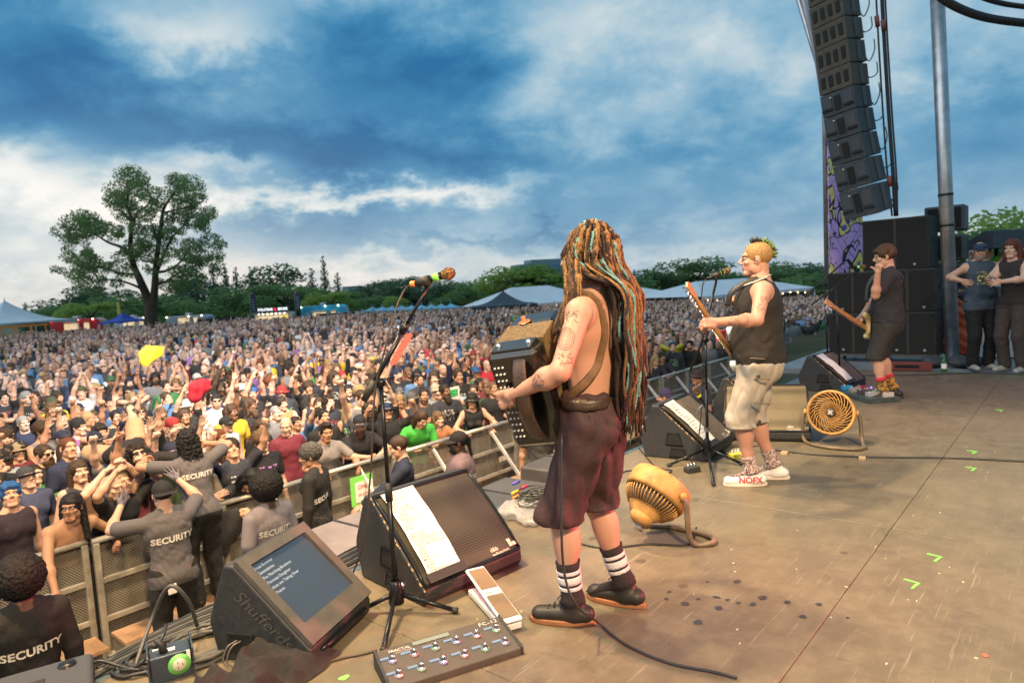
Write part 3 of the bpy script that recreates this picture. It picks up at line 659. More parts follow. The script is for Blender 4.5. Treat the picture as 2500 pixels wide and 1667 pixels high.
def tree_meshes(seed, kind):
    """-> trunk mesh and crown mesh of a tree 10 m tall standing at the origin"""
    rng = np.random.default_rng(seed); mb = MB(); cs, rs = [], []
    if kind == 'round':
        mb.tube([(0, 0, -.3), (.1, 0, 1.5), (0, .1, 4), (.1, 0, 7)], [.28, .22, .16, .05], 7)
        for i in range(16):
            a = rng.uniform(0, 6.28); z = rng.uniform(2.0, 8.7); q = 3.2 * math.sin(math.pi * min(1, (z - .6) / 9.4)) ** .7 * rng.uniform(.45, .95)
            p = (q * math.cos(a), q * math.sin(a), z); cs.append(p); rs.append(rng.uniform(1.0, 1.7)); mb.tube([(0, 0, z * .55), (p[0] * .5, p[1] * .5, z * .8), p], [.09, .05, .02], 5)
        n, s = 2600, .42
    elif kind == 'spire':
        mb.tube([(0, 0, -.3), (0, 0, 5), (0, 0, 9.5)], [.2, .12, .03], 6)
        for i in range(18):
            z = .9 + i * .5; q = 1.5 * (1 - (z / 10.4) ** 1.3) + .1; a = i * 2.4; cs.append((q * .45 * math.cos(a), q * .45 * math.sin(a), z)); rs.append(q * .8 + .15)
        n, s = 2200, .36
    elif kind == 'bush':
        mb.tube([(0, 0, -.3), (.2, 0, 2), (0, 0, 5)], [.25, .18, .06], 6)
        for i in range(16):
            a = rng.uniform(0, 6.28); q = rng.uniform(0, 3.6); cs.append((q * math.cos(a), q * math.sin(a), rng.uniform(.8, 9 - q * 1.3))); rs.append(rng.uniform(1.3, 2.1))
        n, s = 2800, .5
    V, Q = leaf_cloud(rng, cs, rs, n, s)
    t = mb.mesh('trunk'); t.materials.append(BARK); return t, np_mesh('crown', V, Q, False)
TREES = {}
def tree(kind, var, colour, loc, hgt, width, label, group='trees along the far edge of the park'):
    k = (kind, var)
    if k not in TREES: TREES[k] = tree_meshes(50 + var * 7 + len(kind), kind)
    tm, cm = TREES[k]
    ck = (kind, var, colour)
    if ck not in TREES:
        c = cm.copy(); c.materials.append(LEAFM[colour]); TREES[ck] = c
    t = thing('tree', label, 'tree', loc, random.uniform(0, 6.28), group); t.scale = (width / 7.0, width / 7.0, hgt / 10.0)
    part('trunk', tm, None, t); part('crown', TREES[ck], None, t); return t
leaf_mat('dark', (.085, .150, .085), (.048, .095, .065)); leaf_mat('mid', (.140, .225, .090), (.080, .145, .070)); leaf_mat('bright', (.26, .35, .09), (.15, .23, .07)); leaf_mat('blue', (.090, .150, .120), (.058, .105, .095)); leaf_mat('willow', (.19, .26, .11), (.10, .16, .08))
TREEDESC = dict(round='round crowned', spire='tall pointed', bush='broad bushy'); COLDESC = dict(dark='dark green', mid='mid green', bright='bright yellow green', blue='blue green')
def hz_y(px): return 691 - .06 * (px - 1435)
def build_trees():
    rng = random.Random(4)
    # pixel x of the stem, pixel y of the top, level distance, width in m, kind, colour, and what stands by it
    rows = [(60, 742, 150, 6, 'spire', 'dark', 'beside the white peaked tent'), (100, 752, 140, 8, 'bush', 'blue', 'just past the white peaked tent'), (140, 735, 135, 10, 'round', 'mid', 'behind the red food truck'),
            (185, 722, 150, 13, 'bush', 'dark', 'behind the red food truck'), (225, 706, 155, 14, 'bush', 'blue', 'behind the red food truck'), (215, 742, 120, 9, 'round', 'bright', 'behind the red food truck'), (268, 700, 160, 16, 'round', 'dark', 'left of the big lone tree'), (300, 712, 135, 12, 'bush', 'mid', 'left of the big lone tree'),
            (345, 716, 150, 14, 'bush', 'dark', 'behind the big lone tree'), (400, 716, 140, 14, 'bush', 'mid', 'behind the big lone tree'), (440, 700, 155, 12, 'round', 'dark', 'right of the big lone tree'), (480, 690, 150, 11, 'round', 'blue', 'right of the big lone tree'), (455, 732, 125, 9, 'bush', 'mid', 'right of the big lone tree'),
            (520, 664, 150, 7, 'spire', 'dark', 'left of the snack stand banners'), (548, 660, 150, 8, 'spire', 'blue', 'left of the snack stand banners'), (575, 668, 152, 8, 'spire', 'dark', 'left of the snack stand banners'), (560, 712, 130, 11, 'bush', 'mid', 'left of the snack stand banners'), (612, 668, 150, 6, 'spire', 'dark', 'left of the snack stand banners'),
            (640, 700, 140, 10, 'bush', 'dark', 'behind the snack stand'), (665, 668, 150, 13, 'round', 'dark', 'behind the snack stand'), (690, 695, 125, 13, 'round', 'mid', 'behind the snack stand'), (730, 690, 140, 11, 'bush', 'bright', 'behind the snack stand'),
            (760, 656, 155, 8, 'spire', 'blue', 'behind the blue food truck'), (790, 654, 155, 7, 'spire', 'dark', 'behind the blue food truck'), (822, 664, 152, 7, 'spire', 'blue', 'behind the blue food truck'), (770, 706, 130, 10, 'bush', 'mid', 'behind the blue food truck'), (800, 714, 120, 8, 'round', 'bright', 'behind the blue food truck'), (835, 712, 130, 9, 'bush', 'mid', 'behind the blue food truck'),
            (890, 694, 145, 12, 'bush', 'dark', 'behind the row of blue canopies'), (925, 690, 150, 12, 'round', 'dark', 'behind the row of blue canopies'), (905, 712, 125, 8, 'bush', 'mid', 'behind the row of blue canopies'), (960, 700, 140, 9, 'bush', 'blue', 'behind the row of blue canopies'), (985, 690, 140, 10, 'round', 'dark', 'behind the row of blue canopies'), (965, 722, 120, 5, 'round', 'bright', 'behind the row of blue canopies'),
            (1020, 694, 140, 11, 'bush', 'dark', 'behind the row of blue canopies'), (1060, 694, 135, 9, 'round', 'dark', 'left of the black canopy'), (1095, 684, 130, 9, 'round', 'dark', 'left of the black canopy'), (1140, 680, 120, 10, 'round', 'mid', 'behind the black canopy'), (1120, 700, 130, 9, 'bush', 'bright', 'behind the black canopy'), (1180, 690, 150, 8, 'bush', 'blue', 'behind the black canopy'),
            (1215, 694, 115, 9, 'round', 'bright', 'behind the black canopy'), (1260, 668, 110, 10, 'round', 'bright', 'behind the long white tent'), (1305, 658, 110, 11, 'round', 'bright', 'behind the long white tent'), (1350, 654, 110, 11, 'round', 'mid', 'behind the long white tent'), (1390, 652, 112, 11, 'round', 'bright', 'behind the long white tent'),
            (1440, 655, 115, 10, 'round', 'mid', 'behind the long white tent'), (1500, 660, 120, 11, 'bush', 'mid', 'behind the long white tent'), (1555, 664, 130, 12, 'bush', 'dark', 'behind the long white tent'), (1600, 654, 125, 12, 'round', 'dark', 'behind the long white tent'), (1645, 650, 125, 11, 'round', 'mid', 'behind the long white tent'), (1680, 652, 130, 11, 'bush', 'dark', 'between the two white tents'), (1720, 654, 130, 12, 'round', 'mid', 'between the two white tents'),
            (1780, 660, 140, 12, 'bush', 'dark', 'behind the small white tent'), (1830, 664, 150, 12, 'bush', 'blue', 'behind the small white tent'), (1880, 654, 145, 12, 'round', 'mid', 'behind the small white tent'), (1925, 648, 110, 10, 'round', 'mid', 'behind the small white tent'), (1960, 652, 110, 10, 'bush', 'mid', 'beside the painted banner'), (2000, 640, 110, 12, 'round', 'dark', 'beside the painted banner'),
            (2060, 640, 90, 11, 'bush', 'mid', 'behind the speaker stack'), (2120, 640, 90, 11, 'bush', 'dark', 'behind the speaker stack'), (2340, 592, 42, 6.5, 'round', 'mid', 'behind the steel pole'), (2395, 596, 45, 7, 'bush', 'dark', 'behind the raised monitor'), (2440, 545, 40, 6, 'round', 'mid', 'behind the raised monitor'), (2490, 556, 42, 7, 'round', 'bright', 'behind the raised monitor')]
    for i, (px, py, D, w, k, c, where) in enumerate(rows):
        top = AT(px, py, D); z0 = gz(top[0], top[1]); 
        tree(k, i % 3, c, (top[0], top[1], z0), (top[2] - z0) * rng.uniform(1.0, 1.34), w * rng.uniform(1.0, 1.35), f'{COLDESC[c]} {TREEDESC[k]} tree {where}')
    # a low wooded rise that closes the view behind them
    for px0, px1, py, D, nm in ((-300, 560, 722, 320, 'hill'), (300, 1500, 712, 420, 'hill'), (1350, 2700, 672, 380, 'hill')):
        mb = MB(); vs = []; n = 70
        for i in range(n + 1):
            px = px0 + (px1 - px0) * i / n; e = min(1, 6 * min(i, n - i) / n); b = AT(px, py, D)
            hgt = max(.5, b[2] * .42 * e * (.8 + .25 * mnoise.noise((i * .35, D, 0)) + .12 * mnoise.noise((i * 1.3, D, 2)))) + 1.5 * e
            for d, z in ((0, -4), (0, hgt * .5), (14, hgt * .93), (34, hgt), (90, -4)): q = AT(px, py, D + d); vs.append((q[0], q[1], z))
        k = 5; mb.add(vs, [(i * k + j, (i + 1) * k + j, (i + 1) * k + j + 1, i * k + j + 1) for i in range(n) for j in range(k - 1)], True)
        o = mb.build('hill', mat('wooded_hill', (.10, .155, .125), .95, col2=(.06, .11, .10), vscale=.12, bump=1, bscale=.4)); tag(o, kind='structure')
build_trees()
def build_big_tree():
    base = AT(365, 780, 88); z0 = 0.0
    t = thing('tree', 'tall lone willow with several stems and open crown above the crowd', 'tree', (base[0], base[1], z0))
    rx, sc_ = HR, 88 / F
    rng = np.random.default_rng(12); mb = MB(); cs, rs = [], []
    def pt(px, py, dep=0.0): q = AT(px, py, 88 + dep); return (q[0] - base[0], q[1] - base[1], q[2] - z0)
    def limb(pts, r0, r1, n=9):
        P = curve_pts([pt(*p) for p in pts], 5); k = len(P); mb.tube(P, [r0 + (r1 - r0) * i / (k - 1) for i in range(k)], n); return P
    trunk = curve_pts([(0, 0, -.3), pt(368, 760), pt(372, 735)], 4); mb.tube(trunk, [.95, .9, .85, .8, .75, .75, .72, .7, .7][:len(trunk)], 12)
    limbs = [([(366, 745), (355, 715), (340, 680), (328, 650), (318, 600), (322, 540), (310, 500), (318, 440)], .6, .06), ([(374, 745), (378, 700), (380, 660), (385, 610), (392, 560), (400, 510), (425, 470), (440, 440)], .5, .06),
             ([(360, 720), (345, 705), (310, 690), (270, 682), (240, 690)], .22, .04), ([(335, 670), (300, 668), (250, 655), (190, 650)], .22, .04), ([(318, 625), (300, 605), (265, 592), (225, 570), (170, 560)], .26, .04), ([(380, 665), (392, 640), (405, 610), (420, 580), (450, 550), (480, 520)], .3, .04), ([(382, 665), (410, 660), (440, 640), (470, 600), (505, 590)], .2, .03),
             ([(378, 690), (400, 690), (430, 670), (470, 650), (520, 645)], .2, .03), ([(320, 560), (335, 520), (360, 500), (370, 470)], .2, .03), ([(388, 590), (375, 560), (365, 530)], .2, .03), ([(320, 540), (300, 520), (285, 500)], .16, .03), ([(400, 520), (440, 510), (480, 500)], .16, .03)]
    for pts, r0, r1 in limbs: limb([(a, b, (rng.uniform(-4, 4) if i > 1 else 0) * (i / len(pts))) for i, (a, b) in enumerate(pts)], r0, r1)
    clumps = [(318, 440, 38), (290, 462, 30), (345, 455, 30), (280, 490, 28), (320, 490, 34), (360, 475, 24), (300, 520, 30), (430, 448, 30), (455, 462, 34), (480, 478, 26), (425, 485, 32), (465, 505, 34), (500, 520, 24), (395, 500, 22), (505, 550, 24), (475, 545, 30), (440, 540, 30), (400, 545, 24), (360, 530, 26), (330, 555, 28), (375, 575, 28), (415, 580, 26),
              (205, 530, 28), (180, 548, 26), (230, 545, 28), (155, 572, 22), (255, 565, 26), (170, 598, 20), (215, 580, 22), (285, 570, 22), (200, 620, 22), (165, 635, 22), (150, 655, 18), (225, 640, 26), (190, 665, 26), (255, 655, 26), (215, 690, 24), (245, 700, 20), (285, 640, 24), (280, 680, 20), (310, 600, 22), (335, 620, 24), (360, 610, 26), (330, 660, 18), (195, 705, 14),
              (520, 590, 22), (495, 600, 24), (460, 590, 26), (515, 625, 22), (480, 640, 26), (445, 625, 26), (530, 650, 18), (500, 672, 22), (460, 670, 26), (425, 655, 22), (405, 625, 22), (440, 700, 20), (475, 700, 16), (415, 700, 16), (385, 650, 14), (350, 580, 20), (400, 690, 14)]
    clumps += [((a + c) / 2 + rng.uniform(-9, 9), (b + d) / 2 + rng.uniform(-9, 9), 15) for i, (a, b, _) in enumerate(clumps) for c, d, _ in clumps[:i] if 30 < math.hypot(a - c, b - d) < 62 and rng.random() < .34]
    for a, b, r_ in clumps:
        for _ in range(2):
            q = pt(a + rng.uniform(-15, 15), b + rng.uniform(-13, 13), rng.uniform(-5, 5)); cs.append(q); rs.append(r_ * sc_ * rng.uniform(.6, 1.1))
    tm = mb.mesh('trunk'); tm.materials.append(BARK); part('trunk', tm, None, t)
    V, Q = leaf_cloud(rng, cs, rs, 46000, .27, .35); cm = np_mesh('crown', V, Q, False); cm.materials.append(LEAFM['willow']); part('crown', cm, None, t)
build_big_tree()
# ------------------------------------------------------------------ tents, canopies, trucks, building
TENT = mat('tent_vinyl', (.52, .56, .60), .5, var=.06, vscale=.5, bump=.15, bscale=1.5)
def peak_tent(name, label, px, dist, w, eave, peak, m, rz=.2, segs=7, scallop=.25, z=None, legs=True):
    c = AT(px, 760, dist); z0 = gz(c[0], c[1]); t = thing(name, label, 'tent', (c[0], c[1], z0), rz)
    vs = []; n = 24; h = w / 2
    for i in range(segs + 1):
        f_ = i / segs; zz = eave + (peak - eave) * f_ ** 2.1
        for j in range(n):
            a = 2 * math.pi * j / n; q = max(abs(math.cos(a)), abs(math.sin(a))); rr = h * (1 - f_) + .03
            edge = 0 if i else 0
            vs.append((rr * math.cos(a) / q * 1, rr * math.sin(a) / q, zz + edge))
    fs = [(i * n + j, i * n + (j + 1) % n, (i + 1) * n + (j + 1) % n, (i + 1) * n + j) for i in range(segs) for j in range(n)]
    MB().add(vs, fs, True).build('canopy', m, t)
    mb = MB(); k = 10
    for s in range(4):
        a = R(90 * s); ux, uy = math.cos(a), math.sin(a)
        row = [((-h + w * i / k), eave + .003, eave - .18 - scallop * (abs(2 * i / k - 1)) ** 2) for i in range(k + 1)]
        o = len(mb.v)
        for p_, za, zb in row:
            for zz in (za, zb): mb.v.append((ux * h - uy * p_, uy * h + ux * p_, zz))
        for i in range(k): mb.f.append((o + 2 * i, o + 2 * i + 2, o + 2 * i + 3, o + 2 * i + 1)); mb.sm.append(False)
    mb.build('valance', m, t)
    if legs:
        for sx in (-1, 1):
            for sy in (-1, 1): MB().tube([(sx * (h - .05), sy * (h - .05), 0), (sx * (h - .05), sy * (h - .05), eave)], .05, 6).build('leg', mat('tent_pole', (.6, .6, .6), .4, .8), t)
    MB().lathe([(.0, peak), (.07, peak - .02), (.04, peak + .25), (.0, peak + .5)], 8).build('finial', m, t)
    return t
def build_tents():
    t = peak_tent('tent', 'white peaked marquee with lit wooden bar under it', 14, 84, 11.0, 2.7, 5.4, TENT, .15)
    wood = mat('glowing_bar_wood', (.40, .20, .07), .6, var=.4, vscale=3, emit=(1, .5, .15), estr=.12)  # faint orange glow put into the wood, in place of lamplight on it
    for y in (-2, 1.6): 
        m = MB()
        for i in range(5): m.box((-3.5 + i * 1.7, y, 1.2), (.12, .1, 2.3))
        for z in (.3, 1.1, 2.2): m.box((0, y + .06, z), (7.4, .05, .22))
        m.build('wooden_bar', wood, t)
    peak_tent('canopy', 'small blue pop-up canopy between the red truck and the big tree', 300, 92, 4.2, 2.2, 3.3, mat('blue_canopy', (.02, .06, .42), .7), .3, 5, .1)
    peak_tent('canopy', 'black pop-up canopy standing before the long white tent', 1231, 50, 4.6, 1.95, 2.95, mat('black_canopy', (.03, .045, .06), .7), .75, 6, .1)
    # long frame tents
    def frame_tent(label, pxa, pxb, dist, ridge_py, eave_py, depth, dd=0.0):
        a, b = AT(pxa, eave_py, dist), AT(pxb, eave_py, dist + dd); L = math.hypot(*(b - a)[:2]); rz = math.atan2(b[1] - a[1], b[0] - a[0]); zc = gz(*((a + b) / 2)[:2])
        t = thing('tent', label, 'tent', (a[0], a[1], zc), rz)
        ev = (a[2] + b[2]) / 2 - zc; rg = AT((pxa + pxb) / 2, ridge_py, dist)[2] - zc + .1
        o = MB().add([(0, 0, ev), (L, 0, ev), (L, depth, ev), (0, depth, ev), (depth * .45, depth / 2, rg), (L - depth * .45, depth / 2, rg)], [(0, 1, 5, 4), (1, 2, 5), (2, 3, 4, 5), (3, 0, 4)]).build('roof', TENT, t)
        k = int(L / 3) + 1
        MB().add([(0, depth, 0), (L, depth, 0), (L, depth, ev - .02), (0, depth, ev - .02)], [(0, 1, 2, 3)]).build('back_wall', TENT, t)
        MB().add([(L, 0, 0), (L, depth, 0), (L, depth, ev - .02), (L, 0, ev - .02)], [(0, 1, 2, 3)]).build('side_wall', TENT, t)
        MB().add([(0, -.01, ev), (L, -.01, ev), (L, -.01, ev - .28), (0, -.01, ev - .28)], [(0, 1, 2, 3)]).build('valance', TENT, t)
        for i in range(k + 1): MB().tube([(L * i / k, .05, 0), (L * i / k, .05, ev)], .05, 6).build('pole', mat('tent_pole'), t)
        bulb = mat('festoon_bulb', (1, .8, .5), .4, emit=(1, .62, .25), estr=9)
        for i in range(int(L / 1.1)):
            b_ = MB(); x = .5 + i * 1.1; b_.lathe([(.0, -.06), (.045, -.03), (.045, .02), (.02, .05), (0, .06)], 8, Matrix.Translation((x, -.12, ev - .35 - .08 * math.sin(i * 1.1)))); b_.build('bulb', bulb, t)
        return t
    frame_tent('long white frame tent with a string of warm bulbs along its eave', 1225, 1470, 62, 699, 738, 8, 6)
    frame_tent('white frame tent with hipped end and blank side wall behind bassist', 1440, 1652, 70, 696, 722, 9, 4)
    frame_tent('smaller white frame tent beside the painted banner', 1715, 1990, 58, 682, 712, 9, 8)
    # row of small blue canopies and a dark fence
    blu = mat('pale_blue_canopy', (.14, .34, .46), .6, var=.1)
    for i in range(9):
        px = 910 + i * 24
        peak_tent('stall_canopy', 'small pale blue stall canopy in the row before the trees', px, 95 - i * .5, 2.6, 2.05, 2.55, blu, .2 + i * .05, 3, .05)['group'] = 'row of pale blue stall canopies'
    a, b = AT(480, 770, 100), AT(1700, 740, 88)
    t = thing('fence', 'dark screened fence along the far side of the crowd', 'fence', (0, 0, 0)); k = 26
    for i in range(k):
        p, q = a + (b - a) * i / k, a + (b - a) * (i + .97) / k; z0, z1 = gz(*p[:2]), gz(*q[:2])
        MB().add([(p[0], p[1], z0), (q[0], q[1], z1), (q[0], q[1], z1 + 1.95), (p[0], p[1], z0 + 1.95)], [(0, 1, 2, 3)]).build('screen', mat('fence_screen', (.015, .022, .022), .8), t)
        MB().tube([(p[0], p[1], z0), (p[0], p[1], z0 + 2.05)], .05, 6).build('post', mat('tent_pole'), t)
build_tents()
def truck(label, px, dist, L, H_, body, stripe, rz, sign=None, front=1):
    c = AT(px, 780, dist); z0 = gz(*c[:2]); t = thing('food_truck', label, 'food truck', (c[0], c[1], z0), rz); W_ = 2.2
    prof = [(-L / 2, .5), (L / 2 - .1, .5), (L / 2, 1.0), (L / 2 - .25, 1.5), (L / 2 - .75, H_ - .25), (L / 2 - 1.2, H_), (-L / 2, H_)]
    o = MB().prism([(x * front, z) for x, z in prof], -W_ / 2, W_ / 2, Matrix.Rotation(R(90), 4, 'X')).build('body', body, t, .05); fix_normals(o)
    lit = mat('serving_window', (.6, .5, .35), .5, var=.5, vscale=3, emit=(1, .72, .40), estr=.7)
    for x, w in ((-.8, 1.9), (1.2, .7)):
        f = MB().box((x, -W_ / 2 - .02, 1.75), (w, .05, .85)).build('serving_window', lit, t)
        MB().box((x, -W_ / 2 - .35, 2.28), (w + .15, .7, .05), Euler((R(-18), 0, 0)).to_matrix()).build('hatch', stripe, t)
        MB().box((x, -W_ / 2 - .12, 1.28), (w + .1, .24, .05)).build('shelf', mat('truck_shelf', (.5, .5, .5), .4, .7), t)
    for x in (-L / 2 + 1.1, L / 2 - 1.3):
        for y in (-1, 1):
            M_ = Matrix.Translation((x * front, y * (W_ / 2 - .12), .42)) @ Matrix.Rotation(R(90), 4, 'X')
            w = MB().lathe([(.0, -.11), (.40, -.11), (.42, -.05), (.42, .05), (.40, .11), (0, .11)], 18, M_).build('wheel', mat('tyre', (.02, .02, .02), .8), t)
            MB().lathe([(0, -.125), (.2, -.125), (.22, .125), (0, .125)], 12, M_).build('rim', mat('rim', (.5, .5, .5), .3, .9), w)
    g = MB().add([(front * (L / 2 - .26), -W_ / 2 + .15, 1.55), (front * (L / 2 - .26), W_ / 2 - .15, 1.55), (front * (L / 2 - .74), W_ / 2 - .2, H_ - .3), (front * (L / 2 - .74), -W_ / 2 + .2, H_ - .3)], [(0, 1, 2, 3)])
    for v in range(len(g.v)): g.v[v] = (g.v[v][0] + front * .02, g.v[v][1], g.v[v][2])
    g.build('windscreen', mat('truck_glass', (.03, .05, .06), .1), t)
    MB().box((-.5, 0, H_ + .2), (.8, .8, .4)).build('roof_vent', mat('truck_shelf'), t, .05)
    for i, x in enumerate((-L / 2 + .15, .1, L / 2 - 1.5)):
        MB().lathe([(0, -.1), (.12, 0), (0, .1)], 8, Matrix.Translation((x * front, -W_ / 2 - .12, H_ - .1))).build('lamp', mat('truck_lamp', (1, .9, .7), .4, emit=(1, .75, .45), estr=14), t)
    return t, W_
def build_trucks():
    yaw = math.atan2(HR[1], HR[0])
    truck('red food truck with lit hatch beside the white peaked tent', 198, 96, 7.2, 2.75, mat('red_truck_paint', (.50, .02, .03), .35, coat=.5), mat('red_truck_paint'), yaw + .1)
    t, w = truck('turquoise food truck with open hatches in front of the trees', 800, 98, 6.9, 3.1, mat('turquoise_truck_paint', (.03, .36, .52), .35, var=.25, vscale=1.2, coat=.5), mat('white_panel', (.7, .72, .75), .5), yaw)
    t, w = truck('silver van with dark windows parked right of the big tree', 470, 110, 7.5, 2.5, mat('silver_van_paint', (.22, .30, .36), .4, .2), mat('silver_van_paint'), yaw - .1)
    t, w = truck('long grey trailer parked left of the big tree trunk', 335, 112, 6.5, 2.6, mat('grey_trailer_paint', (.4, .44, .46), .5), mat('white_panel'), yaw)
    # snack stand with illuminated letters and two feather banners
    c = AT(672, 780, 97); t = thing('snack_stand', 'white trailer snack stand with a lit sign reading POUTINE & MORE', 'food stand', (c[0], c[1], gz(*c[:2])), yaw)
    wh = mat('stand_white', (.62, .62, .6), .5)
    MB().box((0, .1, 1.4), (5.2, 2.0, 1.9)).build('body', wh, t, .04)
    MB().box((-.2, -.92, 1.35), (4.4, .06, 1.1)).build('serving_window', mat('serving_window'), t)
    MB().box((1.7, -.96, 1.35), (1.0, .06, 1.2)).build('menu_board', mat('menu_board', (.7, .5, .05), .5, var=.5, vscale=4, emit=(1, .7, .1), estr=.8), t)
    MB().box((0, -1.1, 2.42), (5.4, .7, .1)).build('awning', mat('awning_grey', (.3, .36, .4), .6), t)
    for i, x in enumerate(np.linspace(-1.8, 1.8, 7)): MB().lathe([(0, -.08), (.1, 0), (0, .08)], 8, Matrix.Translation((x, -1.3, 2.25))).build('lamp', mat('truck_lamp'), t)
    sg = MB().box((0, -.6, 2.85), (4.6, .12, .62)).build('sign', mat('sign_dark', (.05, .05, .055), .5), t)
    wm = mat('sign_letters_white', (.9, .9, .9), .5, emit=(1, 1, 1), estr=1.6); rm = mat('sign_letters_red', (.8, .03, .05), .5, emit=(1, .03, .06), estr=1.5)
    Mx = Matrix.Rotation(R(90), 4, 'X')
    text('POUTINE', wm, sg, Matrix.Translation((-1.05, -.69, 2.85)) @ Mx, .50, bold=.02, align='CENTER'); text('&', rm, sg, Matrix.Translation((.32, -.69, 2.85)) @ Mx, .56, bold=.03); text('MORE', wm, sg, Matrix.Translation((1.40, -.69, 2.85)) @ Mx, .50, bold=.02)
    for s_, px in ((-1, 621), (1, 730)):
        c = AT(px, 780, 96); f = thing('feather_flag', 'tall dark feather banner with white lettering beside the snack stand', 'banner', (c[0], c[1], gz(*c[:2])), yaw, group='feather banners at the snack stand')
        MB().tube([(-.35, 0, 0), (-.35, 0, 4.5), (-.25, 0, 5.1), (.1, 0, 5.3)], .03, 6).build('pole', mat('tent_pole'), f)
        MB().add([(-.33, y, z) for y in (-.01, .01) for z in (2.6, 4.5)] + [(x, y, z) for y in (-.01, .01) for x, z in ((.40, 2.6), (.42, 5.0), (.1, 5.25), (-.22, 5.1))], [(0, 4, 5, 6, 7, 1), (2, 3, 11, 10, 9, 8), (0, 2, 8, 4), (4, 8, 9, 5), (5, 9, 10, 6), (6, 10, 11, 7), (7, 11, 3, 1), (1, 3, 2, 0)]).build('flag', mat('feather_cloth', (.05, .055, .10), .7), f)
        text('FRESH FRIES', mat('banner_ink', (.45, .45, .55), .6), f, Matrix.Translation((.03, -.02, 3.7)) @ Matrix.Rotation(R(90), 4, 'X') @ Matrix.Rotation(R(90), 4, 'Z'), .30) if False else None
        for i in range(5): MB().box((.03, -.02, 2.9 + i * .36), (.34, .01, .16)).build('lettering', mat('banner_ink', (.30, .30, .40), .6), f)
        MB().box((.08, -.02, 4.85), (.3, .01, .25)).build('emblem', mat('banner_red', (.35, .04, .05), .6), f)
    c = AT(287, 760, 94); f = thing('feather_flag', 'narrow yellow banner rising behind the blue canopy', 'banner', (c[0], c[1], 0), yaw)
    MB().tube([(0, 0, 0), (0, 0, 4.6)], .03, 6).build('pole', mat('tent_pole'), f); MB().box((.2, 0, 3.7), (.36, .02, 1.7)).build('flag', mat('yellow_cloth', (.55, .42, .02), .7), f)
    # the far office block and a shed roof among the trees
    D = 340; a, b = AT(1268, 700, D), AT(1380, 700, D + 10); yaw2 = math.atan2(b[1] - a[1], b[0] - a[0]); L = math.hypot(*(b - a)[:2])
    t = thing('office_building', 'stepped glass and brown office block rising over the far trees', 'building', (a[0], a[1], 0), yaw2)
    gl = mat('office_glass', (.08, .20, .30), .25, var=.25, vscale=.3); br = mat('office_brown', (.12, .07, .08), .8); top = AT(1330, 632, D)[2]; roof = mat('office_plant_room', (.16, .24, .28), .7)
    MB().box((L * .5, 6, (top - 5.2) / 2), (L, 12, top - 5.2)).build('lower_block', br, t); MB().box((L * .12, -.5, (top - 9) / 2), (L * .5, 14, top - 9)).build('annex', gl, t)
    MB().box((L * .52, 6, top - 3.6), (L * .97, 11, 3.2)).build('upper_block', roof, t); MB().box((L * .66, 6, top - 1), (L * .7, 9, 2.2)).build('plant_room', roof, t)
    for r_ in range(4):
        for i in range(14): MB().box((.8 + i * (L - 1.6) / 13, -.06, top - 6.6 - r_ * 2.6), ((L - 1.6) / 13 * .72, .14, 1.3)).build('window', gl, t)
    for i in range(6): MB().box((1.5 + i * (L - 3) / 5, .44, top - 3.6), ((L - 3) / 5 * .8, .12, 1.5)).build('window', gl, t)
    c = AT(858, 720, 220); t = thing('shed', 'low blue grey building seen between the far trees', 'building', (c[0], c[1], 0), yaw); tz = AT(858, 700, 220)[2]
    MB().box((0, 0, tz / 2), (4.2, 5, tz)).build('wall', mat('shed_wall', (.20, .30, .36), .6), t); MB().box((0, 0, tz + .06), (4.6, 5.4, .12)).build('roof', roof, t)
build_trucks()
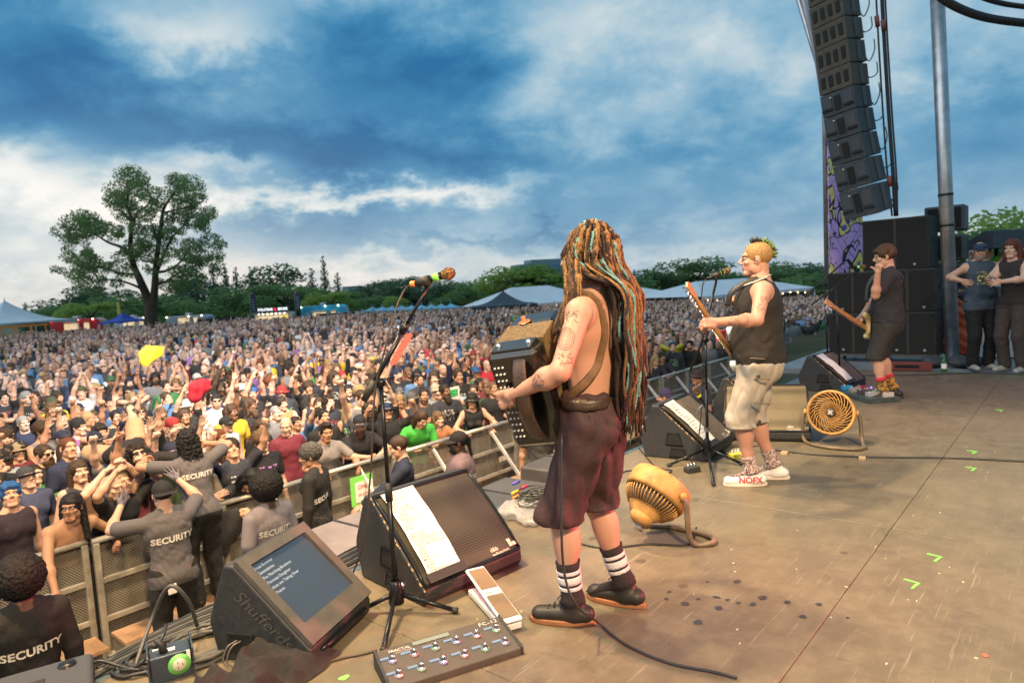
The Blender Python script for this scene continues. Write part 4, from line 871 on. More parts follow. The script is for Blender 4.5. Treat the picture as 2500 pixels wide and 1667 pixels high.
# ------------------------------------------------------------------ the stage
BLK = mat('black_paint', (.022, .022, .024), .55, var=.3, vscale=30, bump=.25, bscale=260)
BLKM = mat('black_metal', (.02, .02, .022), .32, .6, var=.2, vscale=20)
RUB = mat('black_rubber', (.018, .018, .018), .6)
STEEL = mat('bright_steel', (.55, .55, .56), .28, 1.0, var=.1, vscale=20)
GALV = mat('galvanised_steel', (.42, .43, .44), .42, .9, var=.22, vscale=5)
PAPER = mat('white_paper', (.72, .70, .66), .8, var=.05, vscale=6)
INKM = mat('black_ink', (.03, .03, .035), .8)
GAFF = mat('green_tape', (.20, .62, .11), .6)
def floor_mat():
    m = mat('worn_stage_floor', (.1, .08, .06), .5); n, l = m.node_tree.nodes, m.node_tree.links; b = n['Principled BSDF']
    tc = N(n, 'ShaderNodeTexCoord'); M = lambda *a, **k: math_n(n, l, *a, **k)
    def nz(s, d=6, r_=.6, sc_=(1, 1, 1)):
        mp = N(n, 'ShaderNodeMapping'); mp.inputs['Scale'].default_value = sc_; mp.inputs['Rotation'].default_value = (0, 0, .1); l.new(tc.outputs['Generated' if False else 'Object'], mp.inputs[0])
        t = N(n, 'ShaderNodeTexNoise', i_Scale=s, i_Detail=d, i_Roughness=r_); l.new(mp.outputs[0], t.inputs['Vector']); return t.outputs['Fac']
    a, c, e, g = nz(.9, 8, .65), nz(7, 8, .7), nz(2.2, 8, .6, (1, 5, 1)), nz(60, 3)
    base = ramp(n, l, a, ((.28, (.088, .070, .050)), (.5, (.132, .106, .072)), (.72, (.172, .140, .096))))
    base = mixc(n, l, M('MULTIPLY', M('SUBTRACT', c, .42), 1.6, clamp=True), base, (.215, .178, .126))
    base = mixc(n, l, M('MULTIPLY', M('SUBTRACT', e, .54), 1.5, clamp=True), base, (.080, .067, .054))
    # scuffs and dried drips
    v = N(n, 'ShaderNodeTexVoronoi', i_Scale=2.3, feature='F1'); l.new(tc.outputs['Object'], v.inputs['Vector'])
    sp = M('LESS_THAN', M('ADD', v.outputs['Distance'], M('MULTIPLY', c, .10)), .115); base = mixc(n, l, M('MULTIPLY', sp, .55), base, (.04, .03, .025))
    # long scuffs, plywood grain and grit
    for s_, scl, th, col, am in ((3.0, (1, 26, 1), .62, (.30, .255, .19), .6), (4.0, (22, 1.2, 1), .63, (.05, .040, .032), .6), (2.0, (9, 60, 1), .60, (.09, .075, .06), .35), (150.0, (1, 1, 1), .62, (.26, .23, .18), .5), (90.0, (1, 1, 1), .64, (.05, .043, .036), .5)):
        base = mixc(n, l, M('MULTIPLY', M('MULTIPLY', M('SUBTRACT', nz(s_, 4, .6, scl), th), 9.0, clamp=True), am), base, col)
    l.new(base, b.inputs['Base Color']); l.new(M('ADD', M('MULTIPLY', c, .34), .28), b.inputs['Roughness']); b.inputs['Specular IOR Level'].default_value = .35
    bp = N(n, 'ShaderNodeBump', i_Strength=.25, i_Distance=.004); l.new(M('ADD', g, M('MULTIPLY', c, 1.5)), bp.inputs['Height']); l.new(bp.outputs[0], b.inputs['Normal'])
    return m
FLOORM = floor_mat()
EDGE = 3.12
def build_deck():
    st = MB().box((4.0, -.94, S - .07), (14.0, 8.1, .10)).build('stage_deck', mat('deck_frame', (.05, .045, .04), .7)); tag(st, kind='structure')
    for y0, y1 in ((.878, EDGE), (-1.36, .878), (-3.6, -1.36), (-5.0, -3.6)):
        for i in range(6):
            x0 = -3 + i * 2.44 + (0 if y0 > 0 else 1.0) * 0; x1 = min(x0 + 2.44, 11.0)
            if x1 <= x0: continue
            MB().box(((x0 + x1) / 2, (y0 + y1) / 2, S - .01), (x1 - x0 - .003, y1 - y0 - .0035, .02)).build('floor_panel', FLOORM, st, .0015, 1)
    MB().box((4.0, EDGE + .012, S / 2 - .02), (14.0, .02, S - .06)).build('front_skirt', mat('stage_skirt', (.02, .02, .022), .9), st)
    MB().box((4.0, EDGE + .03, S - .03), (14.0, .05, .055)).build('edge_rail', mat('stage_edge_steel', (.10, .14, .17), .45, .5, var=.3, vscale=4), st)
    w = MB().box((13.6, -.6, S - .06), (5.15, 9.0, .08)).build('wing_deck', mat('wing_floor', (.16, .17, .18), .45, var=.3, vscale=1.5)); tag(w, kind='structure')
    # tape crosses and corners stuck on the floor
    for px, py, a in ((2445, 1003, 0), (2380, 1105, 0), (2378, 1146, 0), (2290, 1365, 0), (2235, 1430, .0)):
        p = G(px, py); m = MB(); m.box((0, 0, .0015), (.085, .012, .003)); m.box((.0365, .036, .0015), (.012, .06, .003)); o = m.build('tape_mark', GAFF)
        o.location = (p[0], p[1], S + .0008); o.rotation_euler = (0, 0, -.2); tag(o, 'green corner of gaffer tape stuck on the stage floor', 'tape', 'green tape marks on the stage floor')
    rng = random.Random(5)
    for px, py, c in [(840, 1655, 'g')] + [(1740 + rng.gauss(0, 90), 1470 + rng.gauss(0, 22), 'd') for _ in range(15)] + [(2000, 1475, 'd'), (1960, 1505, 'd'), (2070, 1508, 'd'), (2405, 1600, 'r')]:
        p = G(px, py); r_ = rng.uniform(.007, .022); 
        o = MB().add([(r_ * rng.uniform(.7, 1.2) * math.cos(a), r_ * rng.uniform(.7, 1.2) * math.sin(a) * .9, 0) for a in np.linspace(0, 6.28, 11)[:-1]], [tuple(range(10))]).build('drip_stain' if c == 'd' else 'tape_scrap', mat('dried_drip', (.040, .036, .042), .30) if c == 'd' else GAFF if c == 'g' else mat('red_scrap', (.6, .1, .06), .7))
        o.location = (p[0], p[1], S + .0025); tag(o, {'d': 'dark dried drip on the stage floor beside the accordion player', 'g': 'green scrap of tape by the black foot controller', 'r': 'small red scrap lying alone on the bare stage floor'}[c], 'stain' if c == 'd' else 'scrap', 'dark drips on the stage floor' if c == 'd' else None)
    for i in range(60):
        px, py = rng.uniform(900, 2450), rng.uniform(1150, 1660); p = G(px, py)
        if p[1] > EDGE - .1: continue
        o = MB().box((0, 0, .002), (rng.uniform(.004, .014), rng.uniform(.003, .008), .004)).build('confetti_scrap', mat('pale_scrap', (.5, .42, .3), .8)); o.location = (p[0], p[1], S + .0008); o.rotation_euler = (0, 0, rng.uniform(0, 6)); tag(o, 'tiny pale scrap of litter on the stage floor', 'litter', 'tiny scraps on the stage floor')
build_deck()
# ------------------------------------------------------------------ wedge monitors
def grille_mat(name, c1, c2, scale):
    m = mat(name, c1, .45, .3); n, l = m.node_tree.nodes, m.node_tree.links; b = n['Principled BSDF']; tc = N(n, 'ShaderNodeTexCoord')
    v = N(n, 'ShaderNodeTexVoronoi', i_Scale=scale, i_Randomness=0.0); l.new(tc.outputs['Object'], v.inputs['Vector'])
    h = math_n(n, l, 'LESS_THAN', v.outputs['Distance'], .36); nz = N(n, 'ShaderNodeTexNoise', i_Scale=5.0, i_Detail=6); l.new(tc.outputs['Object'], nz.inputs['Vector'])
    cc = mixc(n, l, nz.outputs['Fac'], c1, tuple(x * .6 for x in c1)); l.new(mixc(n, l, h, cc, c2), b.inputs['Base Color'])
    bp = N(n, 'ShaderNodeBump', i_Strength=.6, i_Distance=.003, invert=True); l.new(h, bp.inputs['Height']); l.new(bp.outputs[0], b.inputs['Normal']); return m
GRILLE = grille_mat('monitor_grille', (.075, .068, .050), (.006, .006, .006), 72)
GRILLE2 = grille_mat('dusty_monitor_grille', (.17, .13, .07), (.02, .015, .01), 90)
def wedge(label, x, y, rz, W_=.66, dp=.60, hg=.45, gm=None, setlist=False, logo=True, group=None, screen=False, z=S, chips=True):
    t = thing('stage_monitor', label, 'monitor', (x, y, z), rz, group); gm = gm or GRILLE
    prof = [(.02, 0), (0, .035), (0, .085), (dp * .70, hg), (dp * .80, hg), (dp * .99, hg * .45), (dp, hg * .36), (dp * .93, 0)]
    Mx = Matrix(((0, 0, 1, 0), (1, 0, 0, 0), (0, 1, 0, 0), (0, 0, 0, 1)))
    fix_normals(MB().prism(prof, 0, W_, Mx).build('cabinet', BLK, t, .012, 3))
    sl = Vector((0, dp * .70, hg - .085)); L = sl.length; sl.normalize(); nrm = Vector((0, -sl.z, sl.y)); o = Vector((0, 0, .085)); fr = frame(o + nrm * .004, (1, 0, 0), sl)
    if not screen:
        g = MB(); k = 9
        for i in range(k + 1):                                  # slightly bowed steel grille
            v = .015 + (L - .03) * i / k; zz = .016 * (1 - (2 * i / k - 1) ** 2) + .003
            for u in (.02, W_ - .02): g.v.append((u, v, zz))
        for i in range(k): g.f.append((2 * i, 2 * i + 1, 2 * i + 3, 2 * i + 2)); g.sm.append(True)
        part('grille', g.mesh('grille'), gm, t, M=fr)
        e = MB(); 
        for u in (.012, W_ - .012): e.tube([(u, .015 + (L - .03) * i / k, .016 * (1 - (2 * i / k - 1) ** 2) + .004) for i in range(k + 1)], .009, 6)
        for v in (.012, L - .012): e.box((W_ / 2, v, .004), (W_ - .02, .018, .012))
        part('grille_frame', e.mesh('grille_frame'), BLKM, t, M=fr)
        if logo:
            b_ = text('d&b', mat('badge_white', (.55, .50, .42), .5), t, fr @ Matrix.Translation((W_ - .20, .055, .012)), .034, bold=.006, align='LEFT'); text('audiotechnik', MATS['badge_white'], t, fr @ Matrix.Translation((W_ - .20, .030, .010)), .024, align='LEFT', bold=.004)
            part('badge', MB().box((W_ - .055, .048, .011), (.022, .022, .002)).box((W_ - .03, .048, .011), (.022, .022, .002)).box((W_ - .055, .072, .012), (.022, .022, .002)).mesh('badge'), MATS['badge_white'], t, M=fr)
    # moulded handle pockets in the side
    for yy, zz, w, h_ in () if screen else ((dp * .48, hg * .38, .15, .10), (dp * .42, hg * .13, .16, .07)):
        a = MB().prism([(yy - w / 2, zz - h_ / 2), (yy + w / 2, zz - h_ / 2), (yy + w * .36, zz + h_ / 2), (yy - w * .30, zz + h_ / 2)], -.003, .02, Mx).build('handle_pocket', mat('pocket_black', (.006, .006, .006), .7), t); fix_normals(a)
        MB().tube([(-.003, yy - w / 2, zz - h_ / 2), (-.003, yy + w / 2, zz - h_ / 2), (-.003, yy + w * .36, zz + h_ / 2), (-.003, yy - w * .30, zz + h_ / 2)], .006, 6, close=True).build('handle_rim', BLKM, t)
    for yy, zz in ((dp * .66, hg * .86), (dp * .5, .02), (.06, .05)): MB().lathe([(0, -.004), (.010, -.003), (.010, .001)], 8, Matrix.Translation((0, yy, zz)) @ Matrix.Rotation(R(-90), 4, 'Y')).build('screw', STEEL, t)
    if chips:
        rng = random.Random(int(x * 100)); c = MB()
        for i in range(26):
            f_ = rng.random(); p = o + sl * L * f_; c.box((rng.uniform(-.002, .002) + .003, p.y + .002, p.z - .004 + .001), (.006, rng.uniform(.004, .02), rng.uniform(.003, .007)), Euler((math.atan2(sl.z, sl.y), 0, 0)).to_matrix())
        c.build('worn_edge', mat('bare_wood', (.42, .26, .14), .8), t)
    if setlist:
        lines = setlist; m = MB(); k = 10; u0, w = .045, .205
        for i in range(k + 1):
            v = .03 + (L - .05) * i / k
            for u in (0, .5, 1): m.v.append((u0 + w * u + .03 * (i / k) * 0, v, .022 + .016 * (1 - (2 * i / k - 1) ** 2) + .006 * math.sin(i * .9 + u * 2) ** 2))
        for i in range(k):
            for j in range(2): m.f.append((3 * i + j, 3 * i + j + 1, 3 * i + j + 4, 3 * i + j + 3)); m.sm.append(True)
        pm = m.mesh('sheet'); po = thing('setlist', lines[0], 'paper', (0, 0, 0)); po.matrix_world = Matrix.Translation((x, y, z)) @ Matrix.Rotation(rz, 4, 'Z') @ fr
        part('sheet', pm, PAPER, po); rows = lines[1:]; n = len(rows)
        for i, s in enumerate(rows):
            v = L - .045 - (L - .09) * (i + .5) / n
            if s: text(s, INKM, po, Matrix.Translation((u0 + .012, v, .030 + .016 * (1 - (2 * v / L - 1) ** 2))), .019 if n > 20 else .021, align='LEFT', bold=.003)
        MB().box((u0 + w * .5, .035, .032), (w + .03, .05, .004)).build('tape', mat('black_gaffer', (.02, .02, .02), .6), po)
    return t, fr, L
SET = ['', 'Penultimate Show 2023', 'Sixty Percent', 'Triple stitch', 'markets', 'perfect', 'all outta angst', '72 hookers', 'The man I killed', 'Leftyland', 'records', 'Radio Radio Radio', 'Total Bummer', 'lori meyers', 'benny', 'Brews', '', 'marxist brat', 'pharmacies', 'FTK/juicehead/tobo', 'murder/bob/sorry/ pork', 'see her pee/ IQ 32', "I wanna be an alcoholic/ PTK 1", 'louise', 'idiots', 'linoleum', 'break', 'Moron bros', 'franco', 'bottles', 'Tony', 'kill all white man', 'Theme']
GA = 'floor monitors along the stage front'
wedge('large black floor monitor with bowed mesh grille beside the accordion player', 2.11, 2.45, R(-6), .66, .62, .47, setlist=['long printed setlist paper taped on the monitor beside the accordion player'] + SET[1:])
wedge('black floor monitor with setlist paper standing behind the bassist microphone', 5.17, 2.38, R(5), .66, .6, .45, mat('dusty_brown_front', (.115, .085, .06), .75, var=.25, vscale=6), setlist=['printed setlist paper lying on the monitor behind the bassist microphone'] + ['song'] * 0 + SET[1:16])
wedge('dusty tan faced floor monitor standing behind the legs of the bassist', 5.93, 2.57, R(-70), .74, .56, .46, GRILLE2)
wedge('black floor monitor with pale paper strip in front of the guitarist', 8.84, 2.25, R(-6), .62, .6, .44, mat('dusty_brown_front'), setlist=['narrow pale paper strip taped on the guitarist floor monitor'] + ['', '', ''], logo=False)
wedge('grey topped floor monitor half hidden behind the tan faced one', 6.75, 2.45, R(8), .62, .56, .46, mat('dusty_brown_front'), logo=False)
def build_prompter():
    t, fr, L = wedge('black lyric screen wedge with a sunken display and script lettering', 1.47, 2.44, R(23), .50, .50, .42, screen=True, chips=False)
    W_ = .50; dark = mat('prompter_face', (.075, .066, .058), .55, var=.15, vscale=12, bump=.2, bscale=200)
    f = MB(); a, b, c, d = .052, W_ - .052, .10, L - .045
    for x0, x1, y0, y1 in ((.004, W_ - .004, .008, c), (.004, W_ - .004, d, L + .004), (.004, a, c, d), (b, W_ - .004, c, d)): f.box(((x0 + x1) / 2, (y0 + y1) / 2, .011), (x1 - x0, y1 - y0, .022))
    part('bezel', f.mesh('bezel'), dark, t, M=fr)
    scr = part('screen', MB().box(((a + b) / 2, (c + d) / 2, .003), (b - a, d - c, .004)).mesh('screen'), mat('display_glass', (.030, .036, .045), .16, emit=(.05, .10, .17), estr=.3, spec=.8), t, M=fr)
    ink = mat('display_text', (.3, .34, .4), .5, emit=(.5, .6, .75), estr=.35)
    for i, s in enumerate(('Total Bummer', 'Generations', 'The Marching Brothers', 'Theresas Daughter', 'Idiots are Taking Over', 'Theme')): text(s, ink, scr, Matrix.Translation((a + .012, d - .022 - i * .028, .0062)), .021, align='LEFT')
    sd_ = Matrix(((0, 0, -1, -.0045), (-1, 0, 0, 0), (0, 1, 0, 0), (0, 0, 0, 1)))
    text('Shufferds', mat('script_line', (.075, .07, .065), .35), t, sd_ @ Matrix.Translation((-.22, .20, 0)) @ Matrix.Rotation(R(-0), 4, 'Z') @ Matrix.Rotation(R(-40), 4, 'Z'), .088, shear=.35, bold=-.008)
    p = MB().box((-.004, .34, .085), (.012, .13, .085)).build('socket_recess', mat('pocket_black'), t)
    MB().box((-.010, .34, .115), (.004, .10, .02)).build('socket_plate', BLKM, p)
    for k in (0, .02): MB().tube(curve_pts([(-.012, .33 + k, .10), (-.05, .35 + k, .09), (-.06, .37 + k, .03), (-.055, .33 + k * 2, .006)], 5), .004, 6).build('lead', mat('grey_lead', (.10, .09, .08), .6), t)
    part('side_grip', MB().tube([(.06, .002, .02), (.10, -.012, .03), (W_ - .10, -.012, .03), (W_ - .06, .002, .02)], .012, 6).mesh('side_grip'), BLKM, t, M=Matrix.Translation((0, -.002, .03)))
build_prompter()
# ------------------------------------------------------------------ foot controller, expression pedal, small pedals
def build_pedals():
    p0, p1 = G(915, 1632), G(1222, 1540); v = p1 - p0; rz = math.atan2(v[1], v[0]); L = float(np.hypot(*v[:2]))
    t = thing('foot_controller', 'long black foot controller with two rows of steel switches and small displays', 'pedal', (p0[0], p0[1], S), rz)
    dk = mat('controller_top', (.060, .050, .042), .5, var=.15, vscale=10, bump=.15, bscale=300); Mx = Matrix(((0, 0, 1, 0), (1, 0, 0, 0), (0, 1, 0, 0), (0, 0, 0, 1)))
    # front edge lies towards the player (-y); body rises to the back
    D_ = .225
    fix_normals(MB().prism([(-D_, 0), (-D_, .030), (0, .072), (0, 0)], 0, L, Mx).build('case', dk, t, .004, 2))
    for x in (.004, L - .004): fix_normals(MB().prism([(-D_ - .004, -.0), (-D_ - .004, .036), (.004, .078), (.004, 0)], x - .006, x + .006, Mx).build('end_cheek', BLK, t, .003, 2))
    fr = frame((0, -D_, .0305), (1, 0, 0), (0, D_, .042)); scr = mat('tiny_display', (.10, .14, .2), .3, emit=(.28, .40, .62), estr=.4)
    for r_, yy, n in ((0, .055, 6), (1, .145, 6)):
        for i in range(n):
            x = .055 + (L - .11) * i / (n - 1)
            sw = part('foot_switch', MB().lathe([(0, .030), (.0085, .029), (.0085, .018), (.006, .018), (.006, .008), (.0135, .008), (.0135, .0)], 14).mesh('foot_switch'), STEEL, t, M=fr @ Matrix.Translation((x, yy, 0)))
            ring = part('ring_light', MB().lathe([(.015, 0), (.018, .003), (.015, .004)], 14).mesh('ring_light'), mat('ring_led_%d' % ((i * 2 + r_) % 3), ((.35, .2, .2), (.25, .25, .4), (.2, .35, .2))[(i * 2 + r_) % 3], .4, emit=((.9, .15, .2), (.3, .3, 1), (.2, .9, .2))[(i * 2 + r_) % 3], estr=.16), sw)
            part('display', MB().box((x - .030, yy + .022, .002), (.040, .012, .003)).mesh('display'), scr, t, M=fr)
    part('main_display', MB().box((L * .42, .205, .002), (.16, .022, .003)).mesh('main_display'), mat('pale_display', (.16, .20, .18), .35), t, M=fr)
    lab = mat('legend_white', (.5, .48, .44), .6); text('FRACTAL', lab, t, fr @ Matrix.Translation((.10, .198, .002)), .022, bold=.008); text('AUDIO SYSTEMS', lab, t, fr @ Matrix.Translation((.115, .182, .002)), .010); text('FC-12', lab, t, fr @ Matrix.Translation((L - .07, .202, .002)), .030, bold=.01, spacing=1.2)
    MB().box((-.009, -.2, .022), (.003, .022, .02)).build('pink_tape', mat('pink_tape', (.8, .05, .25), .6), t)
    # expression pedal
    q0, q1 = G(1250, 1540), G(1165, 1450); v = q1 - q0; rz = math.atan2(v[1], v[0]) ; L2 = float(np.hypot(*v[:2])) + .03
    t = thing('expression_pedal', 'white expression pedal with brown rubber treads beside the foot controller', 'pedal', (q0[0], q0[1], S), rz); wh = mat('pedal_white', (.62, .60, .60), .4); tr = mat('tread_brown', (.17, .115, .07), .8, bump=.5, bscale=200)
    MB().box((L2 / 2 - .02, 0, .022), (L2 - .02, .095, .03)).build('base', wh, t, .006, 3)
    fp = frame((0, 0, .045), (L2, 0, .075), (0, 1, 0))
    part('treadle', MB().box((L2 / 2 - .01, 0, .008), (L2 + .01, .10, .016)).mesh('treadle'), wh, t, M=fp).modifiers.new('b', 'BEVEL').width = .006
    for x, w in ((L2 * .24, L2 * .40), (L2 * .76, L2 * .38)): part('tread', MB().box((x - .008, 0, .018), (w, .082, .004)).mesh('tread'), tr, t, M=fp)
    text('FRACTAL', INKM, t, fp @ Matrix.Translation((L2 * .5 - .01, -.0, .0185)) @ Matrix.Rotation(R(-90), 4, 'Z'), .020, bold=.004)
    for px, py, nm, lb, col in ((1690, 1152, 'switch_pedal', 'small black stomp pedal lying by the microphone stand of the bassist', (.03, .03, .03)), (1798, 1118, 'junction_box', 'small yellow junction box with white leads behind the white shoes', (.62, .52, .06))):
        p = G(px, py); t = thing(nm, lb, 'pedal', (p[0], p[1], S), -.5)
        MB().box((0, 0, .022), (.115, .07, .044)).build('case', mat(nm + '_paint', col, .45), t, .006, 2)
        for dx in (-.03, 0, .03): MB().lathe([(0, .028), (.007, .027), (.007, .0)], 10, Matrix.Translation((dx, .01, .043))).build('knob', STEEL if nm == 'switch_pedal' else mat('white_plug', (.6, .58, .55), .5), t)
    # effects board in front of the guitarist
    p0, p1 = G(2040, 962), G(2120, 985); rz = math.atan2(*(p1 - p0)[1::-1]); L = .72
    t = thing('pedalboard', 'flat case of coloured effects pedals at the feet of the guitarist', 'pedalboard', (p0[0], p0[1], S), rz)
    MB().box((L / 2, .17, .03), (L, .36, .06)).build('board', mat('board_metal', (.07, .09, .09), .4, .4, var=.3, vscale=15), t, .006)
    cols = [(.03, .25, .5), (.4, .05, .08), (.25, .25, .26), (.5, .2, .22), (.05, .05, .06), (.12, .3, .2), (.3, .3, .33), (.45, .42, .4)]
    for i in range(8):
        o = MB().box((.08 + .085 * i, .10 + .13 * (i % 2), .085), (.07, .115, .05)).build('effect_pedal', mat('effect_%d' % i, cols[i], .4), t, .004); MB().lathe([(0, .12), (.008, .118), (.008, .11)], 8, Matrix.Translation((.08 + .085 * i, .07 + .13 * (i % 2), 0))).build('knob', STEEL, o)
    MB().box((.33, .25, .115), (.012, .012, .01)).build('blue_led', mat('blue_led', (.05, .1, .9), .4, emit=(.1, .2, 1), estr=6), t)
build_pedals()
# ------------------------------------------------------------------ microphone stands
def mic(parent, a, d, L=.16, ball=.026, band=(.25, .75, .12), brass=(.22, .13, .05)):
    fr = Vector(d).to_track_quat('Z', 'Y').to_matrix().to_4x4(); fr.translation = Vector(a)
    part('microphone_body', MB().lathe([(0, 0), (.011, .0), (.012, .03), (.0165, .12), (.019, L), (0, L)], 14).mesh('microphone_body'), BLKM, parent, M=fr)
    part('microphone_grille', MB().lathe([(.019, L), (.0245, L + .012), (ball, L + .024), (ball, L + .036), (.023, L + .052), (.014, L + .062), (0, L + .065)], 18).mesh('microphone_grille'), mat('mic_mesh', brass, .4, .7, var=.4, vscale=60, bump=1, bscale=400), parent, M=fr)
    part('colour_band', MB().lathe([(.0172, L * .70), (.0188, L * .70), (.0197, L * .90), (.018, L * .90)], 14).mesh('colour_band'), mat('band_%d' % int(band[0] * 99), band, .5), parent, M=fr)
    return fr
def build_mics():
    D0 = 3.17; base = G(970, 1495); t = thing('microphone_stand', 'boom microphone stand with brass microphone next to the accordion player', 'microphone stand', base)
    L_ = lambda px, py, d: Vector(AT(px, py, d) - base)
    j = L_(930, 940, D0 - .0)
    for px, py in ((880, 1490), (1115, 1490), (935, 1588)):
        e = Vector(G(px, py, S + .015) - base); MB().tube([(0, 0, .10), e], [.012, .011], 8).build('leg', BLKM, t); MB().tube([e * .93 + Vector((0, 0, .004)), e * 1.02], .015, 8).build('foot_cap', RUB, t)
    MB().lathe([(.020, .16), (.03, .15), (.034, .10), (.038, .05), (.02, .045)], 12).build('leg_hub', BLKM, t); MB().lathe([(0, 0), (.016, 0), (.016, .02), (0, .02)], 10, Matrix.Translation((.03, 0, .12)) @ Matrix.Rotation(R(90), 4, 'Y')).build('wing_nut', STEEL, t)
    MB().tube([(0, 0, .05), j * .55], .0135, 10).build('lower_tube', BLKM, t); MB().tube([j * .53, j], .0105, 10).build('upper_tube', BLKM, t); MB().tube([j * .50, j * .58], .019, 10).build('clutch', RUB, t)
    low, top = L_(888, 978, D0 - .02), L_(1050, 690, D0 + .02); dirn = (top - low).normalized(); mid = low.lerp(top, .62)
    MB().tube([low, mid], .0125, 10).build('boom_tube', BLKM, t); MB().tube([mid, top], .008, 10).build('boom_rod', BLKM, t); MB().tube([low, low.lerp(top, .17)], .0175, 10).build('boom_grip', RUB, t)
    MB().tube([mid - dirn * .03, mid + dirn * .02], .0165, 10).build('boom_clutch', BLKM, t); MB().lathe([(0, 0), (.012, 0), (.012, .018), (0, .018)], 10, Matrix.Translation(mid - Vector(HR) * .035) @ Matrix.Rotation(R(90), 4, 'X')).build('thumb_screw', STEEL, t)
    MB().lathe([(0, -.02), (.022, -.02), (.022, .02), (0, .02)], 14, Matrix.Translation(j + Vector((0, 0, .01))) @ Vector(HF).to_track_quat('Z', 'Y').to_matrix().to_4x4()).build('swivel', BLKM, t)
    MB().tube([L_(915, 925, D0), L_(930, 980, D0)], .006, 6).build('swivel_brace', STEEL, t)
    md = (L_(1095, 668, D0 - .02) - L_(985, 700, D0 + .06)).normalized(); clipc = L_(1050, 684, D0 + .02)
    a = L_(1003, 695, D0 + .02); fr = mic(t, a, L_(1085, 671, D0) - a, .155, .030)
    MB().tube([a + md * .035 - Vector((0, 0, .002)), a + md * .10 - Vector((0, 0, .002))], .0225, 10).build('clip', RUB, t); MB().tube([a + md * .075 - Vector((0, 0, .02)), top], .013, 8).build('clip_joint', BLKM, t)
    MB().tube([a + md * .000, a + md * .026], .0150, 10).build('orange_tape', mat('orange_tape', (.75, .25, .08), .6), t)
    # picks in a red holder along the boom
    for i in range(9):
        f_ = .34 + i * .028; p = low.lerp(top, f_) + Vector(HR) * .034 - Vector((0, 0, .01)); o = MB().box((0, 0, 0), (.034, .004, .022), None); o.build('guitar_pick', mat('coral_plastic', (.75, .16, .12), .45), t).matrix_local = frame(p, Vector(HR) * .9 + Vector((0, 0, .35)), Vector(HF))
    cb = curve_pts([a, a - md * .04 - Vector((0, 0, .02)), L_(965, 760, D0), L_(935, 870, D0 - .05), L_(915, 960, D0 - .05), L_(905, 1150, D0 - .06), L_(885, 1330, D0 + .05), L_(850, 1420, D0 + .25), Vector(G(835, 1425, S + .01) - base)], 8)
    MB().tube(cb, .0045, 6).build('cable', mat('cable_brown', (.05, .038, .03), .55), t)
    # bassist
    base = G(1728, 1128); D1 = float((base - CP) @ HF); t = thing('microphone_stand', 'straight black microphone stand in front of the bassist with a drooping second microphone', 'microphone stand', base); L_ = lambda px, py, d=D1: Vector(AT(px, py, d) - base)
    for px, py in ((1632, 1135), (1812, 1132), (1742, 1182)):
        e = Vector(G(px, py, S + .015) - base); MB().tube([(0, 0, .12), e], [.012, .011], 8).build('leg', BLKM, t); MB().tube([e * .93, e * 1.02], .015, 8).build('foot_cap', RUB, t)
    MB().lathe([(.018, .20), (.032, .17), (.036, .10), (.018, .06)], 12).build('leg_hub', BLKM, t)
    pt, bt = L_(1722, 830), L_(1748, 690)
    MB().tube([(0, 0, .05), pt * .6], .014, 10).build('lower_tube', BLKM, t); MB().tube([pt * .58, pt], .0105, 10).build('upper_tube', BLKM, t)
    MB().tube([L_(1685, 905, D1 - .02), L_(1712, 838), bt], .010, 8).build('boom_rod', BLKM, t); MB().lathe([(0, -.02), (.024, -.02), (.024, .02), (0, .02)], 12, Matrix.Translation(pt) @ Vector(HF).to_track_quat('Z', 'Y').to_matrix().to_4x4()).build('swivel', BLKM, t)
    a = L_(1722, 682); mic(t, a, L_(1790, 655) - a, .15, .024, brass=(.05, .045, .04)); MB().tube([a.lerp(L_(1790, 655), .25), a.lerp(L_(1790, 655), .55)], .021, 10).build('clip', RUB, t); MB().tube([a.lerp(L_(1790, 655), .4), bt], .010, 8).build('clip_joint', BLKM, t)
    b = L_(1718, 985, D1 - .15); mic(t, b, L_(1700, 955, D1 - .17) - b, .10, .02, band=(.7, .7, .1), brass=(.04, .04, .04)); MB().tube(curve_pts([b, L_(1700, 1010, D1 - .12), L_(1722, 1045, D1 - .03), L_(1728, 1048)], 5), .005, 6).build('gooseneck', STEEL, t)
    MB().box(L_(1726, 1048), (.05, .03, .03)).build('clamp', GALV, t)
    MB().tube(curve_pts([a, L_(1715, 700), L_(1712, 760), L_(1716, 900), L_(1708, 1050), L_(1690, 1120), Vector(G(1680, 1150, S + .01) - base)], 7), .005, 6).build('cable', RUB, t)
    MB().box(L_(1760, 818, D1 + .05), (.16, .02, .07)).build('red_pouch', mat('red_pouch', (.6, .02, .03), .7), t)
    # guitarist: two stands close together
    for k, (px, py, jx, jy, mx, my, lb) in enumerate(((2024, 940, 2012, 690, 1990, 745, 'thin black stand with a boom falling to the left before the guitarist'), (2052, 948, 2040, 700, 2120, 648, 'black boom stand reaching up to the face of the guitarist'))):
        base = G(px, py); D2 = float((base - CP) @ HF); t = thing('microphone_stand', lb, 'microphone stand', base); L_ = lambda a, b, d=D2: Vector(AT(a, b, d) - base)
        for dx, dy in ((-.3, .1), (.28, .12), (.02, -.3)): MB().tube([(0, 0, .14), (dx, dy, .014)], .012, 7).build('leg', BLKM, t)
        jn = L_(jx, jy + 0); MB().tube([(0, 0, .05), jn], .012, 8).build('tube', BLKM, t)
